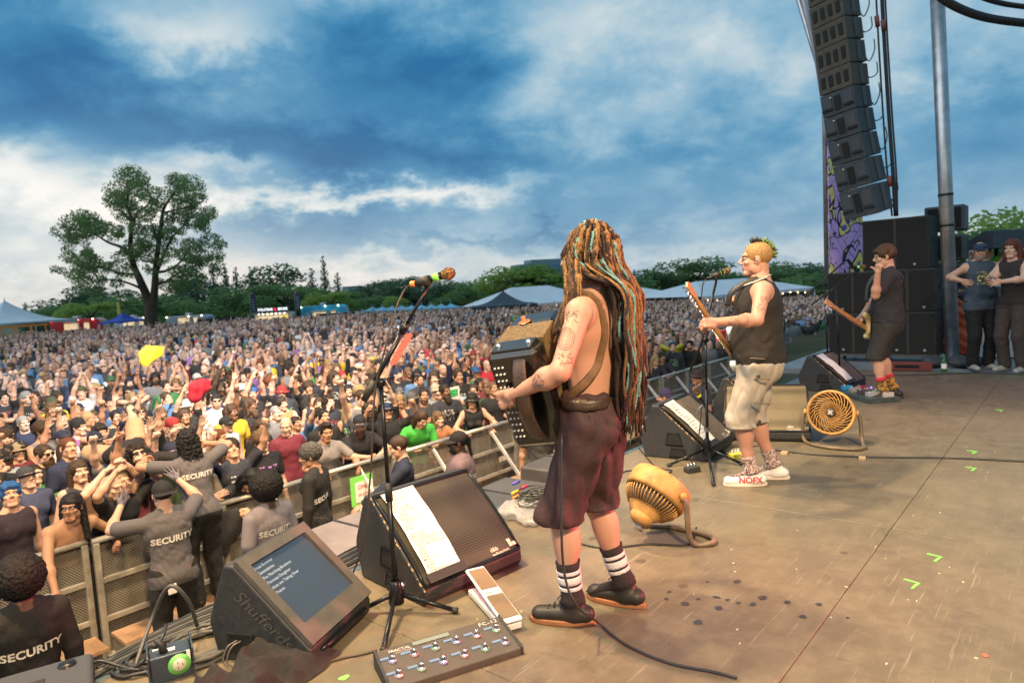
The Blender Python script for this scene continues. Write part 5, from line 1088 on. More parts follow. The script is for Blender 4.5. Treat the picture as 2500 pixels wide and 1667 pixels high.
        if k == 0: MB().tube([L_(1970, 720), L_(2060, 640)], .011, 8).build('boom_rod', BLKM, t); MB().tube([L_(1965, 725), L_(1985, 706)], .02, 8).build('counterweight', RUB, t)
        else:
            e = L_(2098, 660); MB().tube([L_(1980, 745), jn, e], .010, 8).build('boom_rod', BLKM, t); a = L_(2070, 654); mic(t, a, L_(2122, 650) - a, .16, .026, brass=(.3, .3, .28)); MB().tube([e, a.lerp(L_(2122, 650), .4)], .012, 7).build('clip_joint', BLKM, t)
build_mics()
# ------------------------------------------------------------------ fans
def fan(label, loc, axis, up, rad, yoke_dir, back=False):
    """drum fan; axis = where it blows"""
    t = thing('floor_fan', label, 'fan', loc); yl = mat('fan_yellow', (.42, .225, .07), .6, var=.38, vscale=9, bump=.2, bscale=60); gr = mat('fan_grille', (.46, .24, .07), .5); dk = mat('fan_dark', (.06, .05, .04), .6)
    ax = Vector(axis).normalized(); c = Vector(up); fr = ax.to_track_quat('Z', 'Y').to_matrix().to_4x4(); fr.translation = c
    part('ring', MB().lathe([(rad * .90, .02), (rad * .93, .052), (rad, .06), (rad * 1.06, .03), (rad * 1.06, -.045), (rad, -.07), (rad * .95, -.06)], 40).mesh('ring'), yl, t, M=fr)
    part('back_drum', MB().lathe([(rad * .42, -.185), (rad * .60, -.15), (rad * .66, -.14)], 32).mesh('back_drum'), yl, t, M=fr)
    part('motor', MB().lathe([(0, -.235), (rad * .30, -.228), (rad * .40, -.20), (rad * .42, -.16)], 24).mesh('motor'), yl, t, M=fr); part('knob', MB().lathe([(0, -.030), (.020, -.028), (.022, 0)], 14).mesh('knob'), mat('fan_knob', (.22, .20, .22), .5), t, M=fr @ Matrix.Translation((rad * .05, -rad * .22, -.226)))
    part('inner_drum', MB().lathe([(rad * .92, .0), (rad * .88, -.07), (rad * .60, -.13)], 32).mesh('inner_drum'), dk, t, M=fr)
    n = 44; rib = MB().tube([(rad * .97, 0, -.062), (rad * .90, 0, -.10), (rad * .66, 0, -.146)], .0042, 5).mesh('rib'); rib.materials.append(yl)
    for i in range(n): part('rib', rib, None, t, M=fr @ Matrix.Rotation(2 * math.pi * i / n, 4, 'Z'))
    k = 26; sp = MB().tube([(rad * (.20 + .72 * f_) * math.cos(f_ * 1.15), rad * (.20 + .72 * f_) * math.sin(f_ * 1.15), .05 - .0 * f_ + .018 * math.sin(f_ * 3)) for f_ in np.linspace(0, 1, 9)], .0032, 5).mesh('spiral_vane'); sp.materials.append(gr)
    for i in range(k): part('spiral_vane', sp, None, t, M=fr @ Matrix.Rotation(2 * math.pi * i / k, 4, 'Z'))
    for q in (.45, .68): part('grille_ring', MB().tube([(rad * q * math.cos(a), rad * q * math.sin(a), .066) for a in np.linspace(0, 2 * math.pi, 30)[:-1]], .0022, 5, close=True).mesh('grille_ring'), gr, t, M=fr)
    part('hub', MB().lathe([(rad * .21, .045), (rad * .20, .072), (rad * .1, .08), (0, .08)], 20).mesh('hub'), dk, t, M=fr); part('emblem', MB().box((0, 0, .083), (rad * .07, rad * .26, .004)).box((0, 0, .0835), (rad * .26, rad * .07, .004)).mesh('emblem'), mat('emblem_grey', (.4, .36, .34), .4), t, M=fr @ Matrix.Rotation(.7, 4, 'Z'))
    for i in range(3):
        a = 2 * math.pi * i / 3; vs = []
        for f_ in np.linspace(.2, .88, 6):
            for s_ in (-.42, .42): vs.append((rad * f_ * math.cos(a + s_ * (1.2 - .4 * f_)), rad * f_ * math.sin(a + s_ * (1.2 - .4 * f_)), -.04 + s_ * .06))
        part('blade', MB().add(vs, [(2 * i_, 2 * i_ + 1, 2 * i_ + 3, 2 * i_ + 2) for i_ in range(5)], True).mesh('blade'), mat('blade_brown', (.14, .09, .05), .5), t, M=fr)
    # tubular yoke: two arms from the trunnions bending into a loop on the floor
    yd = Vector(yoke_dir).normalized(); sx = ax.cross(Vector((0, 0, 1))); sx = (sx if sx.length > .3 else Vector((1, 0, 0))).normalized(); tube = mat('yoke_tube', (.13, .095, .06), .45, var=.25, vscale=12)
    A, B = c + sx * rad * 1.10, c - sx * rad * 1.10
    f = lambda p, q: Vector((p.x, p.y, 0)) + yd * q + Vector((0, 0, .016))
    path = [A, A + sx * .02 + Vector((0, 0, -.05)), f(A, -.0) + sx * .03 + Vector((0, 0, .06)), f(A, .04) + sx * .02, f(A, .14), f(A, .22) - sx * .08, f(c, .25), f(B, .22) + sx * .08, f(B, .14), f(B, .05) - sx * .02, f(B, 0) - sx * .03 + Vector((0, 0, .06)), B - sx * .02 + Vector((0, 0, -.05)), B]
    MB().tube(curve_pts(path, 6), .016, 9).build('yoke', tube, t)
    for p in (A, B): MB().lathe([(0, -.015), (.026, -.012), (.026, .012), (0, .02)], 14, Matrix.Translation(p) @ sx.to_track_quat('Z', 'Y').to_matrix().to_4x4()).build('trunnion', yl, t)
    return t
f1 = G(1640, 1325); fan('yellow drum fan seen from behind its ribbed back tilted up beside the accordion player', f1, tuple(HR * .62 + HF * .42 + np.array([0, 0, .66])), (.05, .10, .285), .175, (.55, -.9, 0), True)
f2 = G(2035, 1085); fan('round fan with yellow rim and spiral grille beside the tan monitor', f2, (-.93, -.18, .20), (.02, .02, .275), .185, (-.75, -.55, 0))
# ------------------------------------------------------------------ cables, power box, towel, bag
CAB = [mat('cable_black', (.016, .016, .018), .5), mat('cable_grey', (.06, .058, .055), .55), mat('cable_brown')]
def coil(label, c, r0, turns, seed, z=S, rad=.0055, squash=.8, rise=.006, m=0, tilt=0):
    rng = random.Random(seed); pts = []
    for i in range(int(turns * 22)):
        a = 2 * math.pi * i / 22; rr = r0 * (1 + .22 * math.sin(i * .045 + seed) + rng.uniform(-.01, .01)); pts.append((c[0] + rr * math.cos(a) + .03 * math.sin(i * .013), c[1] + rr * math.sin(a) * squash, z + rad + (i / 22) * rise + .004 * math.sin(a * 3 + i)))
    o = MB().tube(pts, rad, 6).build('coiled_cable', CAB[m]); tag(o, label, 'cable'); return o
def run(label, pts, rad=.006, m=0, z=S, name='cable', group=None):
    P = [tuple(p) for p in pts]; o = MB().tube(curve_pts(P, 7), rad, 7).build(name, CAB[m]); tag(o, label, 'cable', group); return o
def fl(px, py, h=.006): p = G(px, py); return (p[0], p[1], S + h)
def build_cables():
    c = G(470, 1590); coil('thick coil of grey power cable lying round the small power box', (c[0], c[1] - .02), .17, 7, 1, rad=.010, m=1, rise=.004)
    c2 = G(400, 1615); coil('loose loop of black cable crossing the coil by the power box', (c2[0] - .05, c2[1] + .05), .12, 3, 2, rad=.008, m=0, rise=.010)
    for i in range(7):
        o_ = .022 * i
        run('black cable in the bundle running along the stage edge', [fl(220 + i * 9, 1662 - i * 9, .010 + .007 * (i % 3)), fl(400 + i * 5, 1570 - i * 8, .010), fl(560, 1508 - i * 7, .012), fl(720 + i * 4, 1440 - i * 5, .010), fl(860, 1380 - i * 6, .011), fl(1010, 1300 - i * 3, .010)], .009, i % 2, group='cables bundled along the stage edge')
    run('curved lead standing up in an arch over the power box', [fl(330, 1640, .02), fl(380, 1580, .14), (*G(430, 1590)[:2], S + .30), (*G(470, 1580)[:2], S + .22), fl(485, 1545, .02)], .009, 1)
    run('thin lead arching from the power box to the stage edge', [fl(200, 1665, .02), fl(240, 1640, .05), fl(330, 1645, .03), (*G(400, 1640)[:2], S + .14), (*G(415, 1610)[:2], S + .16)], .007, 0)
    run('thin tan lead from the lyric screen to the foot controller', [fl(760, 1632), fl(830, 1610), fl(880, 1600), fl(920, 1590)], .005, 2)
    run('long thin cable from the accordion player trailing to the front', [AT(1372, 1060, 2.85), AT(1370, 1250, 2.78), AT(1378, 1400, 2.75), AT(1410, 1480, 2.73), fl(1462, 1535, .03), fl(1500, 1560, .012), fl(1550, 1590, .010), fl(1640, 1625, .010), fl(1740, 1645, .010), fl(1800, 1660, .010)], .0055, 0, name='instrument_cable')
    run('straight black cable taped across the stage floor behind the bassist', [fl(1890, 1100), fl(2000, 1112), fl(2150, 1118), fl(2320, 1120), fl(2499, 1128), fl(2600, 1130)], .008, 0)
    run('black cable running behind the far monitors along the deck joint', [fl(1980, 905), fl(2100, 917), fl(2250, 916), fl(2400, 912), fl(2560, 918)], .010, 0)
    run('loose black cable lying in the shadow of the yellow fan', [fl(1400, 1325), fl(1480, 1340), fl(1580, 1330), fl(1680, 1330), fl(1700, 1290)], .006, 0)
    run('thin black lead looping beside the bassist monitor', [fl(1560, 1095), fl(1600, 1140), fl(1640, 1150), fl(1600, 1165), fl(1540, 1150), fl(1500, 1165)], .006, 0)
    run('pale pink lead joined to the yellow junction box', [fl(1775, 1110), fl(1765, 1100), fl(1790, 1092), fl(1850, 1090)], .005, 2)
    for px, py in ((1915, 1108), (2105, 1121)):
        p = G(px, py); o = MB().box((0, 0, .008), (.07, .05, .017)).build('tape_patch', mat('tan_tape', (.42, .30, .17), .7)); o.location = (p[0], p[1], S + .0015); o.rotation_euler = (0, 0, .2); tag(o, 'tan tape patch holding the straight cable to the floor', 'tape', 'tan tape patches on the cable')
    # bag of cables
    bag = mat('clear_plastic_bag', (.5, .49, .48), .2, alpha=.42, bump=.8, bscale=18); c = G(1310, 1245)
    t = thing('plastic_bag', 'crumpled clear plastic bag full of tangled cables at the stage edge', 'bag', (c[0], c[1], S))
    prs = [ell((0, 0, .03), (.22, .17, .05), k=.04), ell((-.16, .06, .04), (.12, .10, .06), k=.04), ell((-.20, -.12, .03), (.10, .10, .045), k=.04), ell((.12, .08, .03), (.15, .1, .04), k=.04)]
    V, Q, _ = solid(prs, .012); V = V + vnormals(V, Q) * (wob(V, 34, 3) * .012 + wob(V, 80, 4) * .004)[:, None]; V[:, 2] = np.maximum(V[:, 2], .003); part('film', np_mesh('film', V, Q), bag, t)
    rng = random.Random(8)
    for i in range(5):
        pts = []
        for k in range(60): a = k * .31; rr = .09 + .05 * math.sin(k * .09 + i); pts.append((.03 * i - .05 + rr * math.cos(a) * 1.1, .02 * i - .03 + rr * math.sin(a) * .8, .075 + .02 * math.sin(k * .21 + i) + .006 * i))
        MB().tube(pts, .005, 5).build('cable_loop', CAB[(i + 1) % 3], t)
    for i, (dx, dy, dz, col) in enumerate(((-.13, .10, .10, (.7, .2, .04)), (-.10, .13, .12, (.7, .45, .03)), (-.05, .16, .17, (.12, .1, .45)), (.0, .13, .13, (.5, .03, .08)), (.05, -.05, .09, (.6, .25, .05)), (.1, -.08, .085, (.5, .55, .4)), (.08, .16, .06, (.6, .4, .2)))): MB().tube([(dx, dy, dz), (dx + .05, dy - .02, dz + .012)], .011, 7).build('plug', mat('plug_%d' % i, col, .5), t)
    c2 = G(1440, 1165); coil('tangled heap of black cable on the edge behind the accordion player', (c2[0], c2[1] + .05), .20, 6, 5, rad=.008, rise=.012, squash=.7)
    coil('second loop of grey cable resting on the black cable heap', (c2[0] - .08, c2[1] + .02), .15, 3, 9, z=S + .06, rad=.007, m=1, rise=.01)
    # power box
    p = G(440, 1662); t = thing('power_box', 'small blue black power box with a round green socket plate', 'power box', (p[0] - .02, p[1] + .02, S), R(-20)); bl = mat('power_box_blue', (.035, .05, .075), .45, .3, var=.2, vscale=20)
    MB().box((0, .07, .055), (.15, .11, .11)).build('case', bl, t, .004); 
    for y in (.0, .145):
        pass
    for s in (-1, 1): fix_normals(MB().prism([(0, 0), (.16, 0), (.16, .125), (.15, .135), (.01, .135), (0, .125)], -.003, .003, Matrix.Translation((s * .082, -.01, 0)) @ Matrix(((0, 0, 1, 0), (1, 0, 0, 0), (0, 1, 0, 0), (0, 0, 0, 1)))).build('side_plate', bl, t))
    Mf = Matrix.Translation((.03, .0135, .06)) @ Matrix.Rotation(R(90), 4, 'X')
    part('green_plate', MB().lathe([(0, .003), (.043, .003), (.043, 0)], 26).mesh('green_plate'), mat('socket_green', (.16, .50, .12), .5), t, M=Mf); part('socket', MB().lathe([(0, .008), (.024, .008), (.026, .003)], 20).mesh('socket'), mat('socket_cream', (.58, .52, .42), .5), t, M=Mf)
    for a in (0, 2.1, 4.2): part('slot', MB().box((.012 * math.cos(a), .012 * math.sin(a), .0085), (.003, .009, .002)).mesh('slot'), INKM, t, M=Mf)
    MB().box((.0, .06, .112), (.04, .025, .003)).box((-.045, .09, .112), (.035, .012, .003)).box((.066, .0125, .09), (.014, .002, .04)).build('label', PAPER, t)
    text('Yorkville', mat('label_grey', (.3, .33, .36), .5), t, Matrix.Translation((-.0852, .07, .07)) @ Matrix(((0, 0, -1, 0), (-1, 0, 0, 0), (0, 1, 0, 0), (0, 0, 0, 1))), .026, shear=.3)
    MB().tube([(-.02, .05, .11), (-.03, .05, .15), (-.05, .06, .17)], [.016, .014, .008], 8).build('plug', RUB, t)
    # towel
    p = G(655, 1662); t = thing('towel', 'crumpled dark brown towel on the floor below the lyric screen', 'towel', (p[0], p[1], S)); k = 60; vs = []
    for i in range(k + 1):
        for j in range(k + 1):
            x, y = (i / k - .5) * .56, (j / k - .5) * .34; e = min(i, k - i, j, k - j) / 7.0; e = min(1, e)
            n1 = mnoise.noise((x * 7, y * 9, .5)); n2 = abs(mnoise.noise((x * 13 + n1, y * 13, 3.1)))
            h_ = max(.004, e * (.075 + .06 * mnoise.noise((x * 5, y * 6, .5)) + .055 * (.6 - 2.0 * abs(mnoise.noise((x * 8 + .4 * n1, y * 8, 3.1))))) + .008); vs.append((x + .03 * n1, y + .03 * mnoise.noise((x * 9, y * 9, 7)), h_))
    part('cloth', MB().add(vs, [(i * (k + 1) + j, (i + 1) * (k + 1) + j, (i + 1) * (k + 1) + j + 1, i * (k + 1) + j + 1) for i in range(k) for j in range(k)], True).mesh('cloth'), mat('towel_terry', (.026, .022, .022), .95, var=.35, vscale=50, bump=1, bscale=300), t, M=Matrix.Rotation(R(20), 4, 'Z'))
    # flat grey case bottom left and the cabinets standing in the pit against the stage
    p = G(255, 1690); t = thing('equipment_case', 'flat dark plastic case with a round latch at the corner of the stage', 'case', (p[0] - .22, p[1] + .10, S), R(-18)); MB().box((0, 0, .05), (.42, .34, .10)).build('shell', mat('case_grey', (.035, .038, .045), .55), t, .02, 3); MB().lathe([(0, .012), (.03, .010), (.034, 0)], 18, Matrix.Translation((.12, .10, .10))).build('latch', BLKM, t); MB().box((-.02, -.03, .102), (.14, .12, .006)).build('recess', mat('pocket_black'), t, .01)
    for i, (x0, y0, L, zt, dp, lb) in enumerate(((2.5, 4.42, 1.6, 1.42, .92, 'grey brown speaker cabinet in the pit behind the lyric screen'), (3.6, 3.55, .80, 1.66, .62, 'dark speaker cabinet in the pit below the cable heap'), (4.6, 3.6, .8, 1.70, .62, 'low dark cabinet in the pit behind the accordion player'))):
        t = thing('pit_speaker', lb, 'speaker', (x0, y0, 0), R(3))
        MB().box((L / 2, .0, zt / 2 + .1), (L, dp, zt - .2)).build('cabinet', mat('pit_cabinet_%d' % i, ((.20, .17, .17), (.05, .05, .055), (.05, .045, .045))[i], .6, var=.15, vscale=5), t, .02, 3)
        MB().box((L / 2, -dp / 2 - .003, zt * .6), (L - .08, .012, .9)).build('grille', mat('pit_grille_brown', (.22, .10, .05), .7), t)
        MB().box((L * .5, 0, zt + .005), (.02, dp - .02, .008)).build('lid_joint', INKM, t)
        for sx in (.03, L - .03): MB().box((sx, -dp / 2 + .02, zt - .06), (.05, .05, .09)).build('corner', BLKM, t, .01)
build_cables()
# ------------------------------------------------------------------ side stack, line array, banner, poles
SPK = mat('speaker_black', (.026, .024, .022), .7, var=.2, vscale=12, bump=.4, bscale=300)
ARR = mat('array_grey', (.045, .055, .065), .6, var=.2, vscale=10)
def build_stack():
    X = 12.0
    def yr(pa, pb, py): return ATX(pa, py, X)[1], ATX(pb, py, X)[1]
    yl, yr_ = yr(2022, 2285, 800); z0 = S + .12; h1 = .66
    t = thing('dolly', 'low wheeled dolly under the black speaker stack', 'dolly', (X, (yl + yr_) / 2, S)); MB().box((.42, 0, .10), (.86, yl - yr_ + .02, .04)).build('board', mat('dolly_wood', (.06, .05, .045), .7), t)
    for y in (-.6, 0, .55):
        for x in (.1, .75): MB().lathe([(0, -.018), (.035, -.018), (.038, 0), (.035, .018), (0, .018)], 14, Matrix.Translation((x, y, .042)) @ Matrix.Rotation(R(90), 4, 'X')).build('castor', RUB, t)
    def sub(label, ya, yb, za, zb, group, d=.85):
        t = thing('subwoofer', label, 'speaker', (X, yb, za), 0, group); w, h_ = ya - yb, zb - za
        MB().box((d / 2, w / 2, h_ / 2), (d, w - .008, h_ - .006)).build('cabinet', SPK, t, .012)
        k = 2; 
        for i in range(k): MB().box((-.004, w * (i + .5) / k, h_ / 2), (.014, w / k - .04, h_ - .05)).build('grille_foam', mat('grille_foam', (.016, .015, .014), .95, bump=1, bscale=500), t, .006)
        for i in range(k):
            MB().lathe([(0, .008), (.022, .006), (.024, 0)], 12, Matrix.Translation((-.012, w * (i + .5) / k - .04, .06)) @ Matrix.Rotation(R(-90), 4, 'Y')).build('badge', mat('badge_ring', (.25, .24, .22), .4, .6), t)
        MB().box((d + .002, w * .5, h_ * .5), (.01, .2, .1)).build('rear_plate', BLKM, t); MB().box((d * .5, -.0, h_ * .55), (.22, .012, .09)).build('side_handle', mat('pocket_black'), t)
        return t
    ym = (yl + yr_) / 2
    for i, (za, zb) in enumerate(((z0, z0 + h1), (z0 + h1 + .004, z0 + 2 * h1))):
        sub(('lower' if i == 0 else 'middle') + ' left black subwoofer of the side stack behind the guitarist', yl, ym + .01, za, zb, None); sub(('lower' if i == 0 else 'middle') + ' right black subwoofer of the side stack beside the steel pole', ym - .01, yr_, za, zb, None)
    ul, ur = yr(2105, 2268, 600); zb = z0 + 2 * h1 + .004; top = ATX(2190, 532, X)[2]
    sub('tall black top cabinet of the side stack behind the guitarist', ul, ur, zb, top, None)
    # small column of boxes right behind, left of the pole
    yl2, yr2 = yr(2270, 2298, 600)
    for i in range(4):
        z1 = S + .6 + i * .47; t = thing('array_box', 'small dark speaker box stacked between the side stack and pole', 'speaker', (X + 1.0, yr2 - .15, z1), 0, 'small boxes beside the pole'); MB().box((.25, .25, .20), (.5, .55, .40)).build('cabinet', ARR, t, .02); MB().box((-.004, .25, .2), (.012, .46, .32)).build('grille', mat('grille_foam'), t)
build_stack()
def build_array():
    path = [(2122, 525), (2106, 455), (2092, 392), (2080, 334), (2070, 276), (2062, 222), (2056, 168), (2049, 112), (2042, 58), (2035, 4), (2029, -50), (2023, -104)]
    D = 11.0; front = math.atan2(.37, -.93); P = [AT(x, y, D) for x, y in path]
    for i in range(len(P) - 1):
        a, b = P[i], P[i + 1]; d = Vector(b - a); hgt = d.length; c = (a + b) / 2; big = i >= 5
        fx = Vector((math.cos(front), math.sin(front), 0)); u = d.normalized(); sx = fx.cross(u).normalized(); f = u.cross(sx).normalized()
        t = thing('line_array_speaker', ('lowest', 'second lowest', 'third lowest', 'fourth lowest', 'uppermost')[i] + ' of the five louvred grey line array boxes' if i < 5 else ('lowest', 'second lowest', 'third lowest', 'fourth lowest', 'fifth lowest', 'topmost')[i - 5] + ' of the slotted brown line array boxes', 'speaker'); t.matrix_world = Matrix(((sx.x, f.x, u.x, c[0]), (sx.y, f.y, u.y, c[1]), (sx.z, f.z, u.z, c[2]), (0, 0, 0, 1)))
        w, dp = .58, .42; g = .003
        o = MB().add([(-w / 2, dp / 2, -hgt / 2 + g), (w / 2, dp / 2, -hgt / 2 + g), (w / 2 * .98, -dp / 2, -hgt * .46), (-w / 2 * .98, -dp / 2, -hgt * .46), (-w / 2, dp / 2, hgt / 2 - g), (w / 2, dp / 2, hgt / 2 - g), (w / 2 * .98, -dp / 2, hgt * .46), (-w / 2 * .98, -dp / 2, hgt * .46)], [(3, 2, 1, 0), (4, 5, 6, 7), (0, 1, 5, 4), (1, 2, 6, 5), (2, 3, 7, 6), (3, 0, 4, 7)]).build('cabinet', ARR if not big else mat('array_warm', (.075, .062, .045), .6, var=.2, vscale=10), t, .01); fix_normals(o)
        y = dp / 2 + .004
        if not big:
            MB().box((0, y, 0), (.11, .02, hgt * .62)).build('horn_mouth', mat('pocket_black'), t); [MB().box((e * .18, y, hgt * .1), (.16, .016, hgt * .5)).build('baffle', mat('baffle_grey', (.06, .07, .08), .7), t, .008) for e in (-1, 1)]
            [MB().box((e * .18, y + .012, -hgt * .22), (.18, .02, .018)).build('louvre', mat('pocket_black'), t) for e in (-1, 1)]; MB().box((.10, y + .014, hgt * .3), (.03, .006, .016)).build('badge', PAPER, t)
        else:
            for k in range(4): MB().box((-.20 + k * .133, y, 0), (.072, .018, hgt * .5)).build('slot', mat('pocket_black'), t, .004)
        [MB().box((e * (w / 2 + .006), -.02, .0), (.014, .07, hgt * .82)).build('rigging_plate', mat('rig_plate', (.09, .095, .1), .5, .4), t) for e in (-1, 1)]
        MB().tube([(-w / 2 * .6, -dp / 2 - .001, 0), (-w / 2 * .6, -dp / 2 - .10, .01)], .016, 7).build('cable_plug', RUB, t)
        MB().tube(curve_pts([(-w / 2 * .6, -dp / 2 - .10, .01), (-w / 2 * .6, -dp / 2 - .22, -.12 + .1 * (i % 2)), (-w / 2 * .6 - .02, -dp / 2 - .36, .05), (-w / 2 * .62, -dp / 2 - .40, .22)], 6), .009, 6).build('signal_lead', CAB[0], t)
    for k, off in enumerate((0, 14, 22)):
        o = MB().tube(curve_pts([AT(2136 + off, -60, 10.9), AT(2146 + off, 120, 10.9), AT(2156 + off, 280, 10.9), AT(2166 + off, 420, 10.9), AT(2178 + off * .6, 528, 10.9)], 6), .028 if k == 1 else .014, 7).build('hanging_cable', CAB[0]); tag(o, ('thick black cable trunk hanging behind the line array', 'thinner black cable hanging close to the line array', 'thin outer cable hanging behind the line array')[(1, 0, 2)[k]], 'cable')
    for px, py in ((2140, 40), (2155, 50), (2170, 430)):
        o = MB().tube([AT(px, py, 10.86), AT(px + 3, py + 26, 10.86)], .034, 8).build('cable_joint', mat('red_collar', (.25, .06, .04), .5)); tag(o, 'reddish cable coupling on the hanging cable bundle', 'coupling', 'reddish couplings on the hanging cables')
build_array()
def build_banner():
    m = mat('painted_banner', (.5, .3, .6), .7); n, l = m.node_tree.nodes, m.node_tree.links; b = n['Principled BSDF']; tc = N(n, 'ShaderNodeTexCoord'); M = lambda *a, **k: math_n(n, l, *a, **k)
    t1 = N(n, 'ShaderNodeTexNoise', i_Scale=1.3, i_Detail=1.5, i_Distortion=2.5); t2 = N(n, 'ShaderNodeTexNoise', i_Scale=2.6, i_Detail=1, i_Distortion=3.0)
    mp = N(n, 'ShaderNodeMapping'); mp.inputs['Scale'].default_value = (1, 1, .45); l.new(tc.outputs['Object'], mp.inputs[0]); l.new(mp.outputs[0], t1.inputs['Vector']); l.new(mp.outputs[0], t2.inputs['Vector'])
    c = ramp(n, l, t1.outputs['Fac'], ((.0, (.14, .10, .42)), (.40, (.75, .68, .22)), (.455, (.02, .02, .04)), (.475, (.58, .38, .78)), (.58, (.66, .46, .84)), (.62, (.02, .02, .04)), (.64, (.75, .76, .28)), (.72, (.16, .13, .5))), 'CONSTANT')
    ln = M('LESS_THAN', M('ABSOLUTE', M('SUBTRACT', t2.outputs['Fac'], .5)), .018); l.new(mixc(n, l, ln, c, (.02, .02, .03)), b.inputs['Base Color'])
    D = 12.6; base = AT(2060, 690, D); t = thing('painted_banner', 'tall printed banner with purple and yellow swirls behind the line array', 'banner', (base[0], base[1], S))
    pts = [(1938, -70), (1996, -70), (2030, 100), (2062, 260), (2110, 560), (2108, 692), (2027, 692), (2021, 265), (2004, 150)]
    fr = [Vector(AT(x, y, D) - base) + Vector((0, 0, base[2] - S)) for x, y in pts]; back = Vector(HF) * .06
    k = len(pts); o = MB().add(fr + [v + back for v in fr], [tuple(range(k)), tuple(range(k, 2 * k))[::-1]] + [(i, (i + 1) % k, k + (i + 1) % k, k + i) for i in range(k)]).build('printed_cloth', m, t); fix_normals(o)
    pe = [Vector(AT(x, y, D - .15) - base) + Vector((0, 0, base[2] - S)) for x, y in ((1938, -70), (1992, -70), (2016, 80), (2036, 230), (2052, 330), (2022, 300), (2003, 160), (1975, 50))]; n_ = len(pe)
    fix_normals(MB().add(pe + [v + back * .5 for v in pe], [tuple(range(n_)), tuple(range(n_, 2 * n_))[::-1]] + [(i, (i + 1) % n_, n_ + (i + 1) % n_, n_ + i) for i in range(n_)]).build('pale_edging', mat('pale_scrim', (.62, .52, .56), .7), t))
    MB().tube([fr[0] + back * 2, fr[8] + back * 2, fr[7] + back * 2, fr[6] + back * 2], .05, 8).build('mast', GALV, t)
    # leaning pale edge pole beside it
    o = MB().tube([AT(1948, -60, 12.3), AT(1975, 60, 12.3), AT(2008, 190, 12.3), AT(2030, 300, 12.3), AT(2085, 540, 12.3)], .045, 8).build('scrim_pole', mat('pale_pole', (.40, .38, .40), .5, .2)); tag(o, 'pale curved pole along the edge of the painted banner', 'pole')
build_banner()
def build_wing():
    b = G(2326, 884); o = thing('steel_pole', 'tall galvanised steel roof pole beside the speaker stack', 'pole', b); top = Vector(AT(2286, -60, 10.25) - b)
    MB().tube([(0, 0, .02), top], .095, 20).build('tube', GALV, o); MB().lathe([(0, .03), (.16, .03), (.17, 0)], 16).build('base_plate', GALV, o)
    for f_ in (.36, .44): MB().tube([top * f_, top * (f_ + .006)], .102, 20).build('band', BLKM, o)
    for nm, pts, r_ in (('thick black cable swag crossing the upper corner of the sky', [(2270, -30), (2320, 10), (2400, 42), (2510, 58), (2600, 62)], .05), ('thinner black cable swag above the thick one in the corner', [(2350, -25), (2430, 5), (2510, 18), (2600, 22)], .032)):
        o = MB().tube(curve_pts([AT(x, y, 8.5) for x, y in pts], 6), r_, 8).build('overhead_cable', CAB[0]); tag(o, nm, 'cable')
    # raised monitor on a pole
    p = AT(2432, 590, 11.6); t = thing('raised_monitor', 'grey wedge speaker raised on a pole behind the couple', 'speaker', (p[0], p[1], p[2] - .12), R(-32)); 
    fix_normals(MB().prism([(-.28, 0), (.28, 0), (.28, .12), (-.10, .30), (-.28, .30)], -.42, .42, Matrix(((0, 0, 1, 0), (1, 0, 0, 0), (0, 1, 0, 0), (0, 0, 0, 1)))).build('cabinet', ARR, t, .015)); MB().tube([(0, 0, 0), (0, 0, -(p[2] - .12 - S))], .03, 8).build('pole', BLKM, t); MB().box((.0, -.284, .06), (.08, .006, .03)).build('green_display', mat('green_led', (.05, .5, .1), .5, emit=(.1, 1, .2), estr=.8), t)
    # rails and boxes on the wing
    gr = mat('rail_grey', (.28, .33, .37), .45, .6)
    for k in range(3):
        t = thing('guard_rail', 'grey tubular guard rail along the side of the stage wing', 'rail', (13.4, 1.7 - k * 1.25, S - .02), 0, 'guard rails of the stage wing')
        for z in (.25, .55, .85, 1.1): MB().tube([(0, 0, z), (0, -1.2, z)], .022, 8).build('bar', gr, t)
        for y in (0, -.6, -1.2): MB().tube([(0, y, 0), (0, y, 1.12)], .024, 8).build('post', gr, t)
    p = G(2390, 865); t = thing('cooler', 'white plastic cooler box on the stage wing behind the man in the vest', 'cooler', (13.0, 1.15, S - .02), .1); MB().box((0, 0, .26), (.42, .6, .5)).build('tub', mat('cooler_white', (.5, .52, .54), .5), t, .03, 3); MB().box((0, 0, .54), (.45, .63, .06)).build('lid', mat('cooler_lid', (.55, .57, .58), .45), t, .02, 3)
    t = thing('orange_cover', 'orange plastic cover hanging beside the steel pole', 'cover', (12.75, 1.65, S)); V, Q, _ = solid([ell((0, 0, .45), (.06, .22, .50), k=.05), ell((0, -.05, .2), (.12, .28, .22), k=.05)], .025); V = V + vnormals(V, Q) * (wob(V, 16, 6) * .03)[:, None]; V[:, 2] = np.maximum(V[:, 2], 0); part('sheet', np_mesh('sheet', V, Q), mat('orange_sheet', (.50, .09, .03), .5), t)
    p = G(2305, 908); t = thing('bottle', 'green beer bottle standing at the foot of the steel pole', 'bottle', p); MB().lathe([(0, 0), (.033, 0), (.035, .01), (.035, .15), (.014, .20), (.013, .25), (0, .25)], 14).build('glass', mat('bottle_green', (.02, .10, .03), .15), t); MB().lathe([(.0355, .05), (.0355, .12)], 14).build('label', PAPER, t)
    t = thing('red_crate', 'low dark red case on wheels under the speaker stack', 'case', (*G(2215, 905)[:2], S), .1); MB().box((0, 0, .07), (.12, .62, .12)).build('shell', mat('dark_red', (.12, .02, .02), .6), t, .01); MB().box((-.062, 0, .07), (.008, .3, .04)).build('panel', BLKM, t)
